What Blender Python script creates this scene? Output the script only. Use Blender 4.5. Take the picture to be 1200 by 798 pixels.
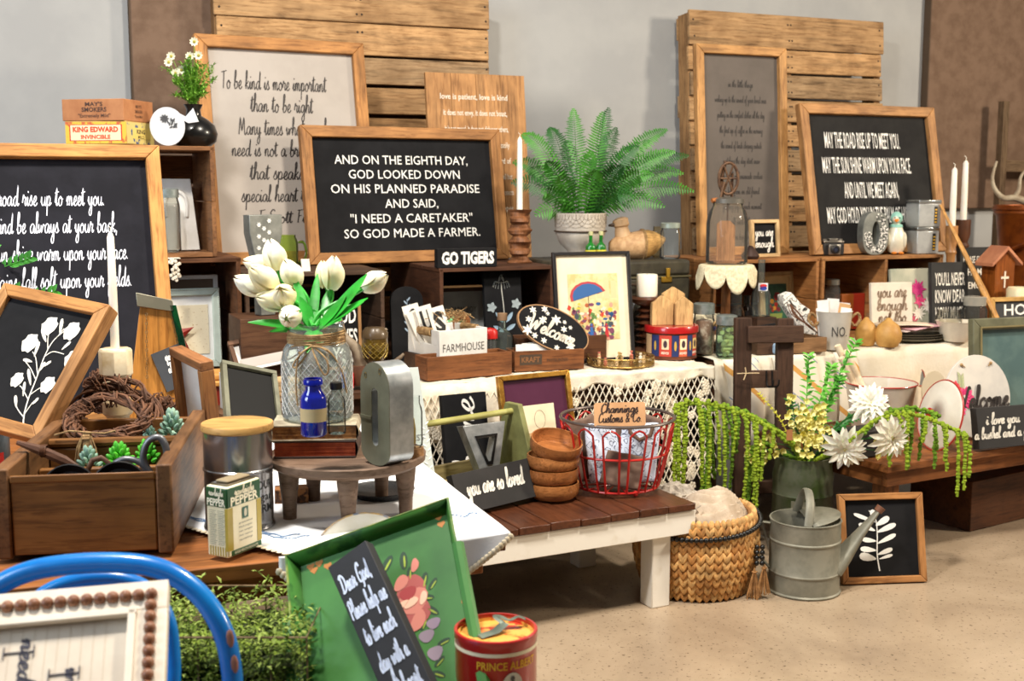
import bpy, math, random
from mathutils import Vector, Matrix, noise
R = math.radians
sin, cos, pi = math.sin, math.cos, math.pi
rnd = random.Random(7)
SC = bpy.context.scene
COL = SC.collection
for o in list(bpy.data.objects): bpy.data.objects.remove(o)

# ------------------------------------------------------------ camera, world, lights, exposure
H, F, PT = 1.2, 1400.0, R(7.3)
cam = bpy.data.objects.new('camera', bpy.data.cameras.new('camera')); COL.objects.link(cam)
cam.location = (0, 0, H); cam.rotation_euler = (pi/2 - PT, 0, 0)
cam.data.lens = 42.0; cam.data.sensor_width = 36.0; cam.data.clip_start = 0.05
cam.data.dof.use_dof = True; cam.data.dof.focus_distance = 2.7; cam.data.dof.aperture_fstop = 7.1
SC.camera = cam
W = bpy.data.worlds.new('world'); SC.world = W; W.use_nodes = True
W.node_tree.nodes['Background'].inputs[0].default_value = (1.0, 0.92, 0.82, 1)
W.node_tree.nodes['Background'].inputs[1].default_value = 0.15
def area(name, loc, target, size, power, col, sy=None):
    l = bpy.data.lights.new(name, 'AREA'); l.energy = power; l.color = col; l.size = size
    if sy: l.shape = 'RECTANGLE'; l.size_y = sy
    o = bpy.data.objects.new(name, l); COL.objects.link(o); o.location = loc
    o.rotation_euler = (Vector(target) - Vector(loc)).to_track_quat('-Z', 'Y').to_euler()
    return o
area('ceiling_lamp', (1.0, 2.3, 3.3), (0.3, 3.0, 0.4), 0.3, 122, (1.0, 0.90, 0.76))
area('ceiling_lamp', (-0.9, 1.7, 3.3), (-0.3, 2.8, 0.4), 0.3, 116, (1.0, 0.94, 0.86))
area('side_lamp', (4.8, 3.3, 2.6), (0.6, 4.6, 1.1), 0.6, 165, (1.0, 0.86, 0.68))
area('window_daylight', (-3.2, 0.2, 2.2), (-0.8, 3.6, 0.9), 1.6, 100, (0.74, 0.86, 1.0))
SC.view_settings.view_transform = 'Standard'; SC.view_settings.look = 'None'
SC.view_settings.gamma = 1.0; SC.view_settings.use_curve_mapping = False
SC.view_settings.exposure = -0.14
try: SC.cycles.use_denoising = True
except Exception: pass
SC.cycles.transparent_max_bounces = 24
SC.cycles.max_bounces = 8

# ------------------------------------------------------------ pixel -> point on a surface
def ray(px, py):
    a = (px-600)/F; b = -(py-399)/F
    return Vector((a, cos(PT)+b*sin(PT), -sin(PT)+b*cos(PT)))
def at(px, py, z=None, d=None):
    v = ray(px, py)
    if d is None: d = (z-H)/v.z
    return Vector((0, 0, H)) + v*d
def dep(p): return p.y*cos(PT) - (p.z-H)*sin(PT)
def spx(p): return dep(p)/F                      # metres per pixel there
# ------------------------------------------------------------ materials
def lin(c):
    return tuple(((x/255)/12.92 if x/255 <= .04045 else ((x/255+.055)/1.055)**2.4) for x in c) + (1,)
MC = {}
def newmat(name):
    m = bpy.data.materials.new(name); m.use_nodes = True
    nt = m.node_tree; b = nt.nodes['Principled BSDF']
    return m, nt, b
def tex(nt, kind='Object', scale=(1,1,1), rand=True):
    tc = nt.nodes.new('ShaderNodeTexCoord'); mp = nt.nodes.new('ShaderNodeMapping')
    mp.inputs['Scale'].default_value = scale
    nt.links.new(tc.outputs[kind], mp.inputs['Vector'])
    if rand:
        oi = nt.nodes.new('ShaderNodeObjectInfo'); mu = nt.nodes.new('ShaderNodeMath'); mu.operation = 'MULTIPLY'
        mu.inputs[1].default_value = 37.0
        nt.links.new(oi.outputs['Random'], mu.inputs[0]); nt.links.new(mu.outputs[0], mp.inputs['Location'])
    return mp
def noise_n(nt, mp, scale, detail=4, rough=.6, dist=0):
    n = nt.nodes.new('ShaderNodeTexNoise'); n.inputs['Scale'].default_value = scale
    n.inputs['Detail'].default_value = detail; n.inputs['Roughness'].default_value = rough
    n.inputs['Distortion'].default_value = dist
    nt.links.new(mp.outputs[0], n.inputs['Vector']); return n
def ramp(nt, src, stops):
    r = nt.nodes.new('ShaderNodeValToRGB'); e = r.color_ramp.elements
    e[0].position, e[0].color = stops[0]; e[1].position, e[1].color = stops[-1]
    for p, c in stops[1:-1]:
        k = e.new(p); k.color = c
    nt.links.new(src, r.inputs[0]); return r
def bump(nt, b, src, s=.3, d=.002):
    u = nt.nodes.new('ShaderNodeBump'); u.inputs['Strength'].default_value = s; u.inputs['Distance'].default_value = d
    nt.links.new(src, u.inputs['Height']); nt.links.new(u.outputs[0], b.inputs['Normal'])
def mul(c, f): return tuple(min(1, x*f) for x in c[:3]) + (1,)
def wood(c, axis='x', sc=1.0, rough=.6, dark=.45, spec=.35, key=''):
    k = ('wood', c, axis, sc, rough, dark, key)
    if k in MC: return MC[k]
    m, nt, b = newmat('wood'); L = lin(c)
    s = {'x': (1.2, 14, 14), 'y': (14, 1.2, 14), 'z': (14, 14, 1.2)}[axis]
    mp = tex(nt, scale=tuple(v*sc for v in s))
    n = noise_n(nt, mp, 2.2, 7, .65, 1.2)
    r = ramp(nt, n.outputs[0], [(.28, mul(L, dark)), (.45, mul(L, .85)), (.58, L), (.75, mul(L, 1.25))])
    mp2 = tex(nt, scale=(1,1,1)); n2 = noise_n(nt, mp2, 9*sc, 3, .5)
    mx = nt.nodes.new('ShaderNodeMixRGB'); mx.blend_type = 'MULTIPLY'; mx.inputs[0].default_value = .6
    r2 = ramp(nt, n2.outputs[0], [(.3, (.55,.5,.45,1)), (.6, (1,1,1,1))])
    nt.links.new(r.outputs[0], mx.inputs[1]); nt.links.new(r2.outputs[0], mx.inputs[2])
    n3 = noise_n(nt, mp, 7.5, 3, .7, .4); r3 = ramp(nt, n3.outputs[0], [(.36, (.50,.43,.36,1)), (.50, (1,1,1,1))])
    mx.inputs[0].default_value = .8; mz = nt.nodes.new('ShaderNodeMixRGB'); mz.blend_type = 'MULTIPLY'; mz.inputs[0].default_value = .75
    nt.links.new(mx.outputs[0], mz.inputs[1]); nt.links.new(r3.outputs[0], mz.inputs[2]); nt.links.new(mz.outputs[0], b.inputs['Base Color'])
    b.inputs['Roughness'].default_value = rough; b.inputs['Specular IOR Level'].default_value = spec
    bump(nt, b, n.outputs[0], .35, .0015)
    MC[k] = m; return m
def paint(c, rough=.5, metal=0, c2=None, ns=12, lo=.4, hi=.6, bmp=.05, bs=60, name='paint', spec=.5, det=5, emis=0, sss=0, coat=0):
    k = ('paint', c, rough, metal, c2, ns, lo, hi, bmp, bs, spec, det, sss, coat)
    if k in MC: return MC[k]
    m, nt, b = newmat(name); L = lin(c)
    mp = tex(nt)
    n = noise_n(nt, mp, ns, det, .6)
    c2l = lin(c2) if c2 else mul(L, .86)
    r = ramp(nt, n.outputs[0], [(lo, c2l), (hi, L)])
    nt.links.new(r.outputs[0], b.inputs['Base Color'])
    b.inputs['Roughness'].default_value = rough; b.inputs['Metallic'].default_value = metal
    b.inputs['Specular IOR Level'].default_value = spec
    b.inputs['Coat Weight'].default_value = coat
    if sss: b.inputs['Subsurface Weight'].default_value = sss; b.inputs['Subsurface Scale'].default_value = .01
    if bmp:
        n2 = noise_n(nt, mp, bs, 3, .6); bump(nt, b, n2.outputs[0], bmp, .002)
    MC[k] = m; return m
def flat(c, rough=.6, metal=0, name='print'): return paint(c, rough, metal, bmp=0, c2=c, ns=5, name=name)
def glass(c=(255,255,255), tint=.97, name='glass', rough=.02, milk=.05):
    k = ('glass', c, tint, rough, milk)
    if k in MC: return MC[k]
    m, nt, b = newmat(name); nt.nodes.remove(b)
    out = [n for n in nt.nodes if n.type == 'OUTPUT_MATERIAL'][0]
    tr = nt.nodes.new('ShaderNodeBsdfTransparent'); tr.inputs[0].default_value = mul(lin(c), tint)
    gl = nt.nodes.new('ShaderNodeBsdfGlossy'); gl.inputs[1].default_value = rough
    fr = nt.nodes.new('ShaderNodeLayerWeight'); fr.inputs[0].default_value = .16
    mp = tex(nt); n = noise_n(nt, mp, 25, 2); u = nt.nodes.new('ShaderNodeBump')
    u.inputs['Strength'].default_value = .25; u.inputs['Distance'].default_value = .003
    nt.links.new(n.outputs[0], u.inputs['Height']); nt.links.new(u.outputs[0], gl.inputs['Normal'])
    df = nt.nodes.new('ShaderNodeBsdfDiffuse'); df.inputs[0].default_value = mul(lin(c), .95)
    m0 = nt.nodes.new('ShaderNodeMixShader'); m0.inputs[0].default_value = milk
    nt.links.new(tr.outputs[0], m0.inputs[1]); nt.links.new(df.outputs[0], m0.inputs[2])
    mx = nt.nodes.new('ShaderNodeMixShader'); nt.links.new(fr.outputs['Fresnel'], mx.inputs[0])
    nt.links.new(m0.outputs[0], mx.inputs[1]); nt.links.new(gl.outputs[0], mx.inputs[2]); nt.links.new(mx.outputs[0], out.inputs[0])
    MC[k] = m; return m
def cloth(c, c2=None, ns=8, wv=350, bmp=.3, rough=.9):
    k = ('cloth', c, c2, ns, wv, bmp)
    if k in MC: return MC[k]
    m, nt, b = newmat('fabric'); L = lin(c); mp = tex(nt)
    n = noise_n(nt, mp, ns, 4); r = ramp(nt, n.outputs[0], [(.38, lin(c2) if c2 else mul(L, .9)), (.6, L)])
    nt.links.new(r.outputs[0], b.inputs['Base Color']); b.inputs['Roughness'].default_value = rough
    b.inputs['Specular IOR Level'].default_value = .15
    w1 = nt.nodes.new('ShaderNodeTexNoise'); w1.inputs['Scale'].default_value = wv
    nt.links.new(mp.outputs[0], w1.inputs['Vector']); bump(nt, b, w1.outputs[0], bmp, .001)
    MC[k] = m; return m

# ------------------------------------------------------------ mesh builder
class MB:
    def __init__(s): s.v = []; s.f = []; s.mi = []; s.M = Matrix(); s.cur = 0
    def add(s, vs, fs):
        o = len(s.v); M = s.M
        s.v += [tuple(M @ Vector(p)) for p in vs]
        s.f += [tuple(i+o for i in f) for f in fs]; s.mi += [s.cur]*len(fs); return s
    def box(s, x0, x1, y0, y1, z0, z1):
        vs = [(x,y,z) for z in (z0,z1) for y in (y0,y1) for x in (x0,x1)]
        return s.add(vs, [(0,2,3,1),(4,5,7,6),(0,1,5,4),(2,6,7,3),(0,4,6,2),(1,3,7,5)])
    def lathe(s, prof, seg=24, c=(0,0,0), sx=1, sy=1):
        vs = []; fs = []; n = len(prof)
        for i in range(seg):
            a = 2*pi*i/seg
            for r, z in prof: vs.append((c[0]+r*cos(a)*sx, c[1]+r*sin(a)*sy, c[2]+z))
        for i in range(seg):
            j = (i+1) % seg
            for k in range(n-1):
                if prof[k][0] < 1e-6 and prof[k+1][0] < 1e-6: continue
                if prof[k][0] < 1e-6: fs.append((i*n+k, j*n+k+1, i*n+k+1))
                elif prof[k+1][0] < 1e-6: fs.append((i*n+k, j*n+k, i*n+k+1))
                else: fs.append((i*n+k, j*n+k, j*n+k+1, i*n+k+1))
        return s.add(vs, fs)
    def tube(s, pts, r, seg=8, closed=False, flat=1.0, caps=True):
        pts = [Vector(p) for p in pts]; n = len(pts)
        rs = r if isinstance(r, (list, tuple)) else [r]*n
        vs = []; fs = []; up = None
        for i, p in enumerate(pts):
            a = pts[(i-1) % n] if (closed or i > 0) else p
            b = pts[(i+1) % n] if (closed or i < n-1) else p
            t = (b-a)
            t = t.normalized() if t.length > 1e-9 else Vector((0,0,1))
            if up is None:
                up = Vector((0,0,1)) if abs(t.z) < .9 else Vector((0,1,0))
            q = t.cross(up)
            if q.length < 1e-6: q = t.orthogonal()
            q.normalize(); w = q.cross(t).normalized(); up = w
            for k in range(seg):
                an = 2*pi*k/seg
                vs.append(tuple(p + q*cos(an)*rs[i] + w*sin(an)*rs[i]*flat))
        m = n if closed else n-1
        for i in range(m):
            j = (i+1) % n
            for k in range(seg):
                l = (k+1) % seg
                fs.append((i*seg+k, i*seg+l, j*seg+l, j*seg+k))
        if caps and not closed:
            fs.append(tuple(range(seg))[::-1]); fs.append(tuple((n-1)*seg+k for k in range(seg)))
        return s.add(vs, fs)
    def ball(s, c, r, seg=10, rings=6):
        rx, ry, rz = r if isinstance(r, (tuple, list)) else (r, r, r)
        prof = [(sin(pi*i/rings), -cos(pi*i/rings)) for i in range(rings+1)]
        prof[0] = (0, -1); prof[-1] = (0, 1)
        vs0 = MB().lathe(prof, seg)
        return s.add([(c[0]+x*rx, c[1]+y*ry, c[2]+z*rz) for x, y, z in vs0.v], vs0.f)
    def prism(s, poly, y0, y1):
        n = len(poly)
        vs = [(x, y0, z) for x, z in poly] + [(x, y1, z) for x, z in poly]
        fs = [tuple(range(n)), tuple(range(2*n-1, n-1, -1))]
        fs += [(i, n+i, n+(i+1) % n, (i+1) % n) for i in range(n)]
        return s.add(vs, fs)
    def ring(s, outer, inner, y0, y1):
        n = len(outer)
        vs = [(x,y0,z) for x,z in outer]+[(x,y0,z) for x,z in inner]+[(x,y1,z) for x,z in outer]+[(x,y1,z) for x,z in inner]
        fs = []
        for i in range(n):
            j = (i+1) % n
            fs += [(i,j,n+j,n+i),(2*n+j,2*n+i,3*n+i,3*n+j),(i,2*n+i,2*n+j,j),(n+j,3*n+j,3*n+i,n+i)]
        return s.add(vs, fs)
    def poly(s, poly, y):
        return s.add([(x, y, z) for x, z in poly], [tuple(range(len(poly)))])
    def grid(s, fn, nu, nv):
        vs = [tuple(fn(i/nu, j/nv)) for j in range(nv+1) for i in range(nu+1)]
        fs = [(j*(nu+1)+i, j*(nu+1)+i+1, (j+1)*(nu+1)+i+1, (j+1)*(nu+1)+i) for j in range(nv) for i in range(nu)]
        return s.add(vs, fs)
    def leaf(s, p, d, up, L, w, bend=.3, n=5, fold=.15):
        p = Vector(p); d = Vector(d).normalized(); up = Vector(up)
        sd = d.cross(up)
        if sd.length < 1e-5: sd = d.orthogonal()
        sd.normalize(); up = sd.cross(d).normalized(); vs = []; fs = []
        for i in range(n+1):
            t = i/n; ww = w*.5*(sin(pi*min(1, t*.93+.05))**.8); c = p + d*L*t + up*(-bend*L*t*t)
            vs += [tuple(c-sd*ww+up*ww*fold*2), tuple(c), tuple(c+sd*ww+up*ww*fold*2)]
        for i in range(n):
            a = i*3; fs += [(a,a+1,a+4,a+3),(a+1,a+2,a+5,a+4)]
        return s.add(vs, fs)
    def mesh(s, name, mats):
        me = bpy.data.meshes.new(name); me.from_pydata(s.v, [], s.f)
        for m in (mats if isinstance(mats, (list, tuple)) else [mats]): me.materials.append(m)
        if any(s.mi): me.polygons.foreach_set('material_index', s.mi)
        me.polygons.foreach_set('use_smooth', [True]*len(me.polygons))
        try: me.set_sharp_from_angle(angle=R(38))
        except Exception: pass
        me.update(); return me

def Tm(x=0, y=0, z=0, rz=0, rx=0, ry=0, s=1):
    return Matrix.Translation((x,y,z)) @ Matrix.Rotation(R(rz),4,'Z') @ Matrix.Rotation(R(rx),4,'X') @ Matrix.Rotation(R(ry),4,'Y') @ Matrix.Scale(s,4)
def thing(name, label, cat, loc, rz=0, lean=0, roll=0, group=None):
    o = bpy.data.objects.new(name, None); COL.objects.link(o); o.empty_display_size = .02
    o.location = loc; o.rotation_euler = (R(-lean), R(roll), R(rz))
    if roll:
        o.rotation_euler = (Matrix.Rotation(R(rz),3,'Z') @ Matrix.Rotation(R(-lean),3,'X') @ Matrix.Rotation(R(roll),3,'Y')).to_euler()
    o['label'] = label; o['category'] = cat
    if group: o['group'] = group
    return o
HOST = {}; HOSTN = ('panel','board','block','canvas','pail_body','card','label_field','print_sheet','body','box_body','round_board','oval_board','tray_floor')
SUBN = ('_print','_petal','_leaves_drawn','_patch','_patches','_grooves')
def part(root, name, mb, mat, bev=0, label=None, kind=None, sub=0, solid=0):
    me = mb.mesh(name, mat); o = bpy.data.objects.new(name, me); COL.objects.link(o)
    if root is not None:
        if name == 'lettering' or name.endswith(SUBN):
            for b_ in HOST.get(root.name, ()): root = b_; break
        elif name in HOSTN and not solid: HOST.setdefault(root.name, []).insert(0, o)
        o.parent = root
    if solid:
        m = o.modifiers.new('s', 'SOLIDIFY'); m.thickness = solid; m.offset = 0
    if bev:
        m = o.modifiers.new('b', 'BEVEL'); m.width = bev; m.segments = 2; m.limit_method = 'ANGLE'; m.angle_limit = R(40)
    if sub:
        m = o.modifiers.new('s', 'SUBSURF'); m.levels = sub; m.render_levels = sub
    if label: o['label'] = label
    if kind: o['kind'] = kind
    return o
def single(name, label, cat, mb, mat, loc=(0,0,0), rz=0, lean=0, roll=0, group=None, bev=0, kind=None, sub=0, solid=0):
    o = part(None, name, mb, mat, bev, None, kind, sub, solid)
    o.location = loc
    o.rotation_euler = (Matrix.Rotation(R(rz),3,'Z') @ Matrix.Rotation(R(-lean),3,'X') @ Matrix.Rotation(R(roll),3,'Y')).to_euler()
    o['label'] = label; o['category'] = cat
    if group: o['group'] = group
    return o
def struct(name, mb, mat, loc=(0,0,0), rz=0, bev=0):
    o = part(None, name, mb, mat, bev, None, 'structure'); o.location = loc; o.rotation_euler = (0,0,R(rz)); return o
def copy_tree(o, parent=None, loc=None):
    c = o.copy(); COL.objects.link(c); c.parent = parent
    if loc is not None: c.location = loc
    for ch in [x for x in bpy.data.objects if x.parent == o]: copy_tree(ch, c)
    return c

# ------------------------------------------------------------ lettering: built-in sans and an own single-stroke script
FC = {}
def glyphs(s, bold=0):
    k = (s, bold)
    if k in FC: return FC[k]
    cu = bpy.data.curves.new('t', 'FONT'); cu.body = s; cu.offset = bold; cu.resolution_u = 2
    ob = bpy.data.objects.new('t', cu); me = ob.to_mesh()
    vs = [(v.co.x, v.co.y) for v in me.vertices]; fs = [tuple(p.vertices) for p in me.polygons]
    ob.to_mesh_clear(); bpy.data.objects.remove(ob); bpy.data.curves.remove(cu)
    FC[k] = (vs, fs); return FC[k]
ST = {
'a': (1.12, [[(.85,.8),(.5,1),(.12,.6),(.2,.08),(.55,.1),(.85,.9),(.82,.25),(.95,0),(1.2,.25)]]),
'b': (.95, [[(0,.3),(.4,1.5),(.42,2.2),(.2,2),(.15,.2),(.4,0),(.75,.35),(.65,.9),(.4,.8),(.95,.75)]]),
'c': (.82, [[(.72,.8),(.5,1),(.12,.55),(.3,.02),(.6,.05),(.85,.3)]]),
'd': (1.12, [[(.8,.8),(.5,1),(.12,.5),(.3,0),(.65,.25),(.98,2.2),(.85,.4),(.95,0),(1.2,.25)]]),
'e': (.82, [[(.0,.2),(.5,.5),(.62,.88),(.4,1),(.12,.5),(.3,0),(.6,.05),(.85,.3)]]),
'f': (.72, [[(0,.2),(.4,1.2),(.6,2.1),(.35,2.2),(.22,1),(.15,-.9),(.38,-1),(.42,-.3),(.25,.2),(.75,.3)]]),
'g': (1.05, [[(.8,.85),(.5,1),(.12,.55),(.3,.05),(.65,.25),(.85,.95),(.8,-.7),(.5,-1.1),(.3,-.7),(.7,-.1),(1.1,.3)]]),
'h': (1.0, [[(0,.3),(.4,1.5),(.4,2.2),(.2,2),(.15,0)],[(.15,.2),(.45,.95),(.72,.85),(.7,.2),(.82,0),(1.05,.3)]]),
'i': (.52, [[(0,.2),(.22,.95),(.2,.2),(.32,0),(.56,.28)],[(.28,1.4),(.33,1.55)]]),
'j': (.5, [[(0,.2),(.3,.95),(.28,-.8),(0,-1),(.1,-.4),(.5,.3)],[(.32,1.4),(.36,1.55)]]),
'k': (.9, [[(0,.3),(.4,1.5),(.4,2.2),(.2,2),(.15,0)],[(.7,1),(.2,.45),(.5,.35),(.65,0),(.92,.25)]]),
'l': (.5, [[(0,.3),(.38,1.5),(.4,2.2),(.2,2.1),(.16,.3),(.3,0),(.54,.28)]]),
'm': (1.35, [[(0,.4),(.15,.95),(.13,0)],[(.13,.2),(.35,.95),(.55,.8),(.52,0)],[(.52,.2),(.75,.95),(.98,.8),(.95,.2),(1.08,0),(1.38,.3)]]),
'n': (1.0, [[(0,.4),(.15,.95),(.13,0)],[(.13,.2),(.4,.95),(.65,.8),(.62,.2),(.75,0),(1.05,.3)]]),
'o': (.95, [[(.5,1),(.12,.6),(.25,0),(.65,.1),(.75,.7),(.45,1),(.6,.75),(1,.7)]]),
'p': (1.0, [[(0,.3),(.2,1),(.15,-1.1)],[(.15,.3),(.45,1),(.75,.75),(.6,.1),(.25,.1),(.6,.0),(1.02,.3)]]),
'q': (1.05, [[(.8,.85),(.5,1),(.12,.55),(.3,.05),(.65,.25),(.85,.95),(.8,-1.1),(1.1,.2)]]),
'r': (.8, [[(0,.3),(.2,1.15),(.35,.85),(.6,.9),(.5,.3),(.6,0),(.84,.28)]]),
's': (.75, [[(0,.2),(.4,1.1),(.45,.7),(.6,.3),(.4,0),(.1,.1),(.45,.02),(.78,.3)]]),
't': (.6, [[(0,.3),(.35,1.9),(.25,.3),(.38,0),(.64,.28)],[(-.05,1.35),(.75,1.5)]]),
'u': (1.05, [[(0,.3),(.15,.95),(.15,.25),(.4,0),(.7,.35),(.78,.95),(.75,.2),(.88,0),(1.08,.28)]]),
'v': (.9, [[(0,.5),(.15,.95),(.35,0),(.7,.95),(.95,.8)]]),
'w': (1.25, [[(0,.5),(.12,.95),(.2,.05),(.55,.5),(.6,.85),(.65,.05),(1,.9),(1.28,.75)]]),
'x': (.85, [[(0,.8),(.2,1),(.6,0),(.88,.25)],[(.7,1),(.05,0)]]),
'y': (1.0, [[(0,.4),(.15,.95),(.2,.2),(.5,.1),(.75,.95),(.7,-.8),(.4,-1.1),(.25,-.7),(.6,-.1),(1.05,.3)]]),
'z': (.85, [[(0,.8),(.6,.95),(.1,0),(.5,-.2),(.45,-.9),(.2,-.9),(.88,.28)]]),
'D': (1.7, [[(.5,2),(.4,.1)],[(0,1.7),(.6,2.1),(1.4,1.5),(1.3,.4),(.5,0),(.1,.2)]]),
'G': (1.4, [[(1.2,1.7),(.9,2.2),(.3,1.6),(.2,.4),(.7,0),(1.2,.5),(1.15,1.0),(.7,.95)],[(1.15,1),(1.15,-.4),(.8,-.7)]]),
'T': (1.1, [[(.5,2.1),(.4,0)],[(-.1,1.95),(1.1,2.15)]]),
'M': (1.7, [[(.1,0),(.35,2.1),(.7,.4),(1.1,2.1),(1.3,.2),(1.5,0),(1.75,.3)]]),
'F': (1.1, [[(.4,2.1),(.3,0)],[(.1,2.0),(1.1,2.15)],[(.3,1.1),(.85,1.2)]]),
'S': (1.1, [[(.95,1.9),(.6,2.2),(.2,1.6),(.8,.8),(.5,0),(0,.3)]]),
'W': (1.9, [[(0,1.9),(.15,2.1),(.4,.05),(.95,1.4),(1.1,.05),(1.7,2.1),(1.9,1.9)]]),
'I': (.7, [[(.35,2.1),(.3,0)],[(0,2.05),(.75,2.15)],[(-.05,0),(.65,.05)]]),
'P': (1.2, [[(.35,2),(.3,0)],[(.05,1.7),(.6,2.15),(1.1,1.6),(.8,1.0),(.35,.95)]]),
'C': (1.2, [[(1.05,1.7),(.8,2.1),(.25,1.5),(.2,.4),(.6,0),(1.2,.4)]]),
'&': (1.1, [[(1,.8),(.4,0),(.1,.4),(.7,1.5),(.4,1.9),(.2,1.4),(1,0)]]),
',': (.4, [[(.2,.15),(.1,-.35)]]), '.': (.4, [[(.15,.02),(.2,.12)]]), "'": (.3, [[(.2,2.1),(.12,1.7)]]),
' ': (.75, []), '-': (.7, [[(.1,.6),(.6,.65)]]),
}
def catmull(p, n=4, closed=False):
    p = [Vector(q) for q in p]; out = []
    N = len(p)
    if N < 3 and not closed: return p
    rng = range(N) if closed else range(N-1)
    for i in rng:
        a = p[(i-1) % N] if (closed or i) else p[0]; b = p[i]; c = p[(i+1) % N]
        d = p[(i+2) % N] if (closed or i+2 < N) else p[-1]
        for k in range(n):
            t = k/n
            out.append(.5*((2*b)+(c-a)*t+(2*a-5*b+4*c-d)*t*t+(3*b-a-3*c+d)*t**3))
    if not closed: out.append(p[-1])
    return out
def script(s, th=.12, cal=.6, slant=.15):
    vs = []; fs = []; x = 0
    for ch in s:
        adv, strokes = ST.get(ch) or ST.get(ch.lower(), ST[' '])
        for st in strokes:
            pts = catmull([(x+a+b*slant, b) for a, b in st], 4)
            o = len(vs); n = len(pts)
            for i, p in enumerate(pts):
                t = (pts[min(i+1, n-1)]-pts[max(i-1, 0)]); t = t.normalized() if t.length else Vector((1,0))
                w = th*(1-cal+cal*abs(t.y))
                q = Vector((-t.y, t.x))*w
                vs += [(p.x+q.x, p.y+q.y), (p.x-q.x, p.y-q.y)]
            fs += [(o+2*i, o+2*i+1, o+2*i+3, o+2*i+2) for i in range(n-1)]
        x += adv
    return vs, fs
def put(mb, s, cx, cz, w, h, y=-.001, font='sans', bold=.01, th=.12, cyl=None, M2=None, cal=.6, align='c', slant=.15):
    """writes s centred at cx, baseline cz, cap/ascender height h, total width w; cyl=(radius, angle) bends it on a cylinder"""
    if font == 'sans': vs, fs = glyphs(s, bold); hh = .70
    else: vs, fs = script(s, th, cal, slant); hh = 2.2
    if not vs: return mb
    x0 = min(v[0] for v in vs); x1 = max(v[0] for v in vs)
    k = h/hh; kx = (w/(x1-x0)) if w else k
    off = {'c': (x0+x1)/2, 'l': x0}[align]
    P = [((v[0]-off)*kx+cx, v[1]*k+cz) for v in vs]
    if M2: P = [M2(a, b) for a, b in P]
    if cyl:
        r, a0 = cyl
        V = [(r*sin(a/r+a0), -r*cos(a/r+a0), b) for a, b in P]
    else: V = [(a, y, b) for a, b in P]
    # face towards -y
    f2 = []
    for f in fs:
        A, B, C_ = P[f[0]], P[f[1]], P[f[2]]
        ar = (B[0]-A[0])*(C_[1]-A[1])-(B[1]-A[1])*(C_[0]-A[0])
        f2.append(f if ar >= 0 else f[::-1])
    return mb.add(V, f2)
def cylpatch(mb, r, a0, a1, z0, z1, n=8):
    vs = []
    for i in range(n+1):
        a = a0+(a1-a0)*i/n
        vs += [(r*sin(a), -r*cos(a), z0), (r*sin(a), -r*cos(a), z1)]
    return mb.add(vs, [(2*i, 2*i+2, 2*i+3, 2*i+1) for i in range(n)])
def circ(cx, cz, rx, rz=None, n=24, a0=0, a1=2*pi):
    rz = rz or rx; full = abs(a1-a0-2*pi) < 1e-6
    return [(cx+rx*cos(a0+(a1-a0)*i/(n if full else n-1)), cz+rz*sin(a0+(a1-a0)*i/(n if full else n-1))) for i in range(n)]

# ------------------------------------------------------------ row frame: a runs along the wall, b away from the viewer
RZ = 23.27; UU = (cos(R(RZ)), sin(R(RZ))); Y0 = 3.774
def rw(a, b, z=0): return Vector((a*UU[0]-b*UU[1], Y0+a*UU[1]+b*UU[0], z))
def row(px, b, z):
    k = (px-600)/F
    # X = k*d ; d = Y cosP - (z-H) sinP
    c0 = -b*UU[1]; c1 = (Y0+b*UU[0])*cos(PT)-(z-H)*sin(PT)
    a = (k*c1-c0)/(UU[0]-k*UU[1]*cos(PT)); return rw(a, b, z)
# shared finishes
OAK, PINE, PAL, DRK, MID = (190,134,76), (205,150,90), (186,148,104), (92,60,38), (132,86,50)
BLACKB = paint((27,27,29), .85, c2=(20,20,22), ns=9, spec=.2, bmp=.1, bs=90, name='chalkboard')
WHITE = flat((240,238,232), .6, name='white_print'); BLK = flat((22,22,22), .6, name='black_print')
IRON = paint((24,22,22), .5, .6, bmp=.1, name='black_iron')
GALV = paint((186,190,192), .38, .7, c2=(140,146,148), ns=22, lo=.35, hi=.65, bmp=.15, bs=40, name='galvanised')
GREYGALV = paint((150,152,146), .5, .55, c2=(108,112,108), ns=18, lo=.3, hi=.7, bmp=.2, bs=50, name='old_zinc')
CREAM = paint((238,228,205), .55, c2=(228,215,190), name='cream')
WHT = paint((235,233,228), .5, c2=(222,219,212), bmp=.08, name='white_paint')
TWINE = paint((178,146,100), .9, c2=(140,108,70), ns=60, bmp=.6, bs=200, name='twine')
WAX = paint((245,240,228), .45, c2=(240,233,218), bmp=0, sss=.15, name='wax')
CLEAR = glass((250,253,252), .985)

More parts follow.
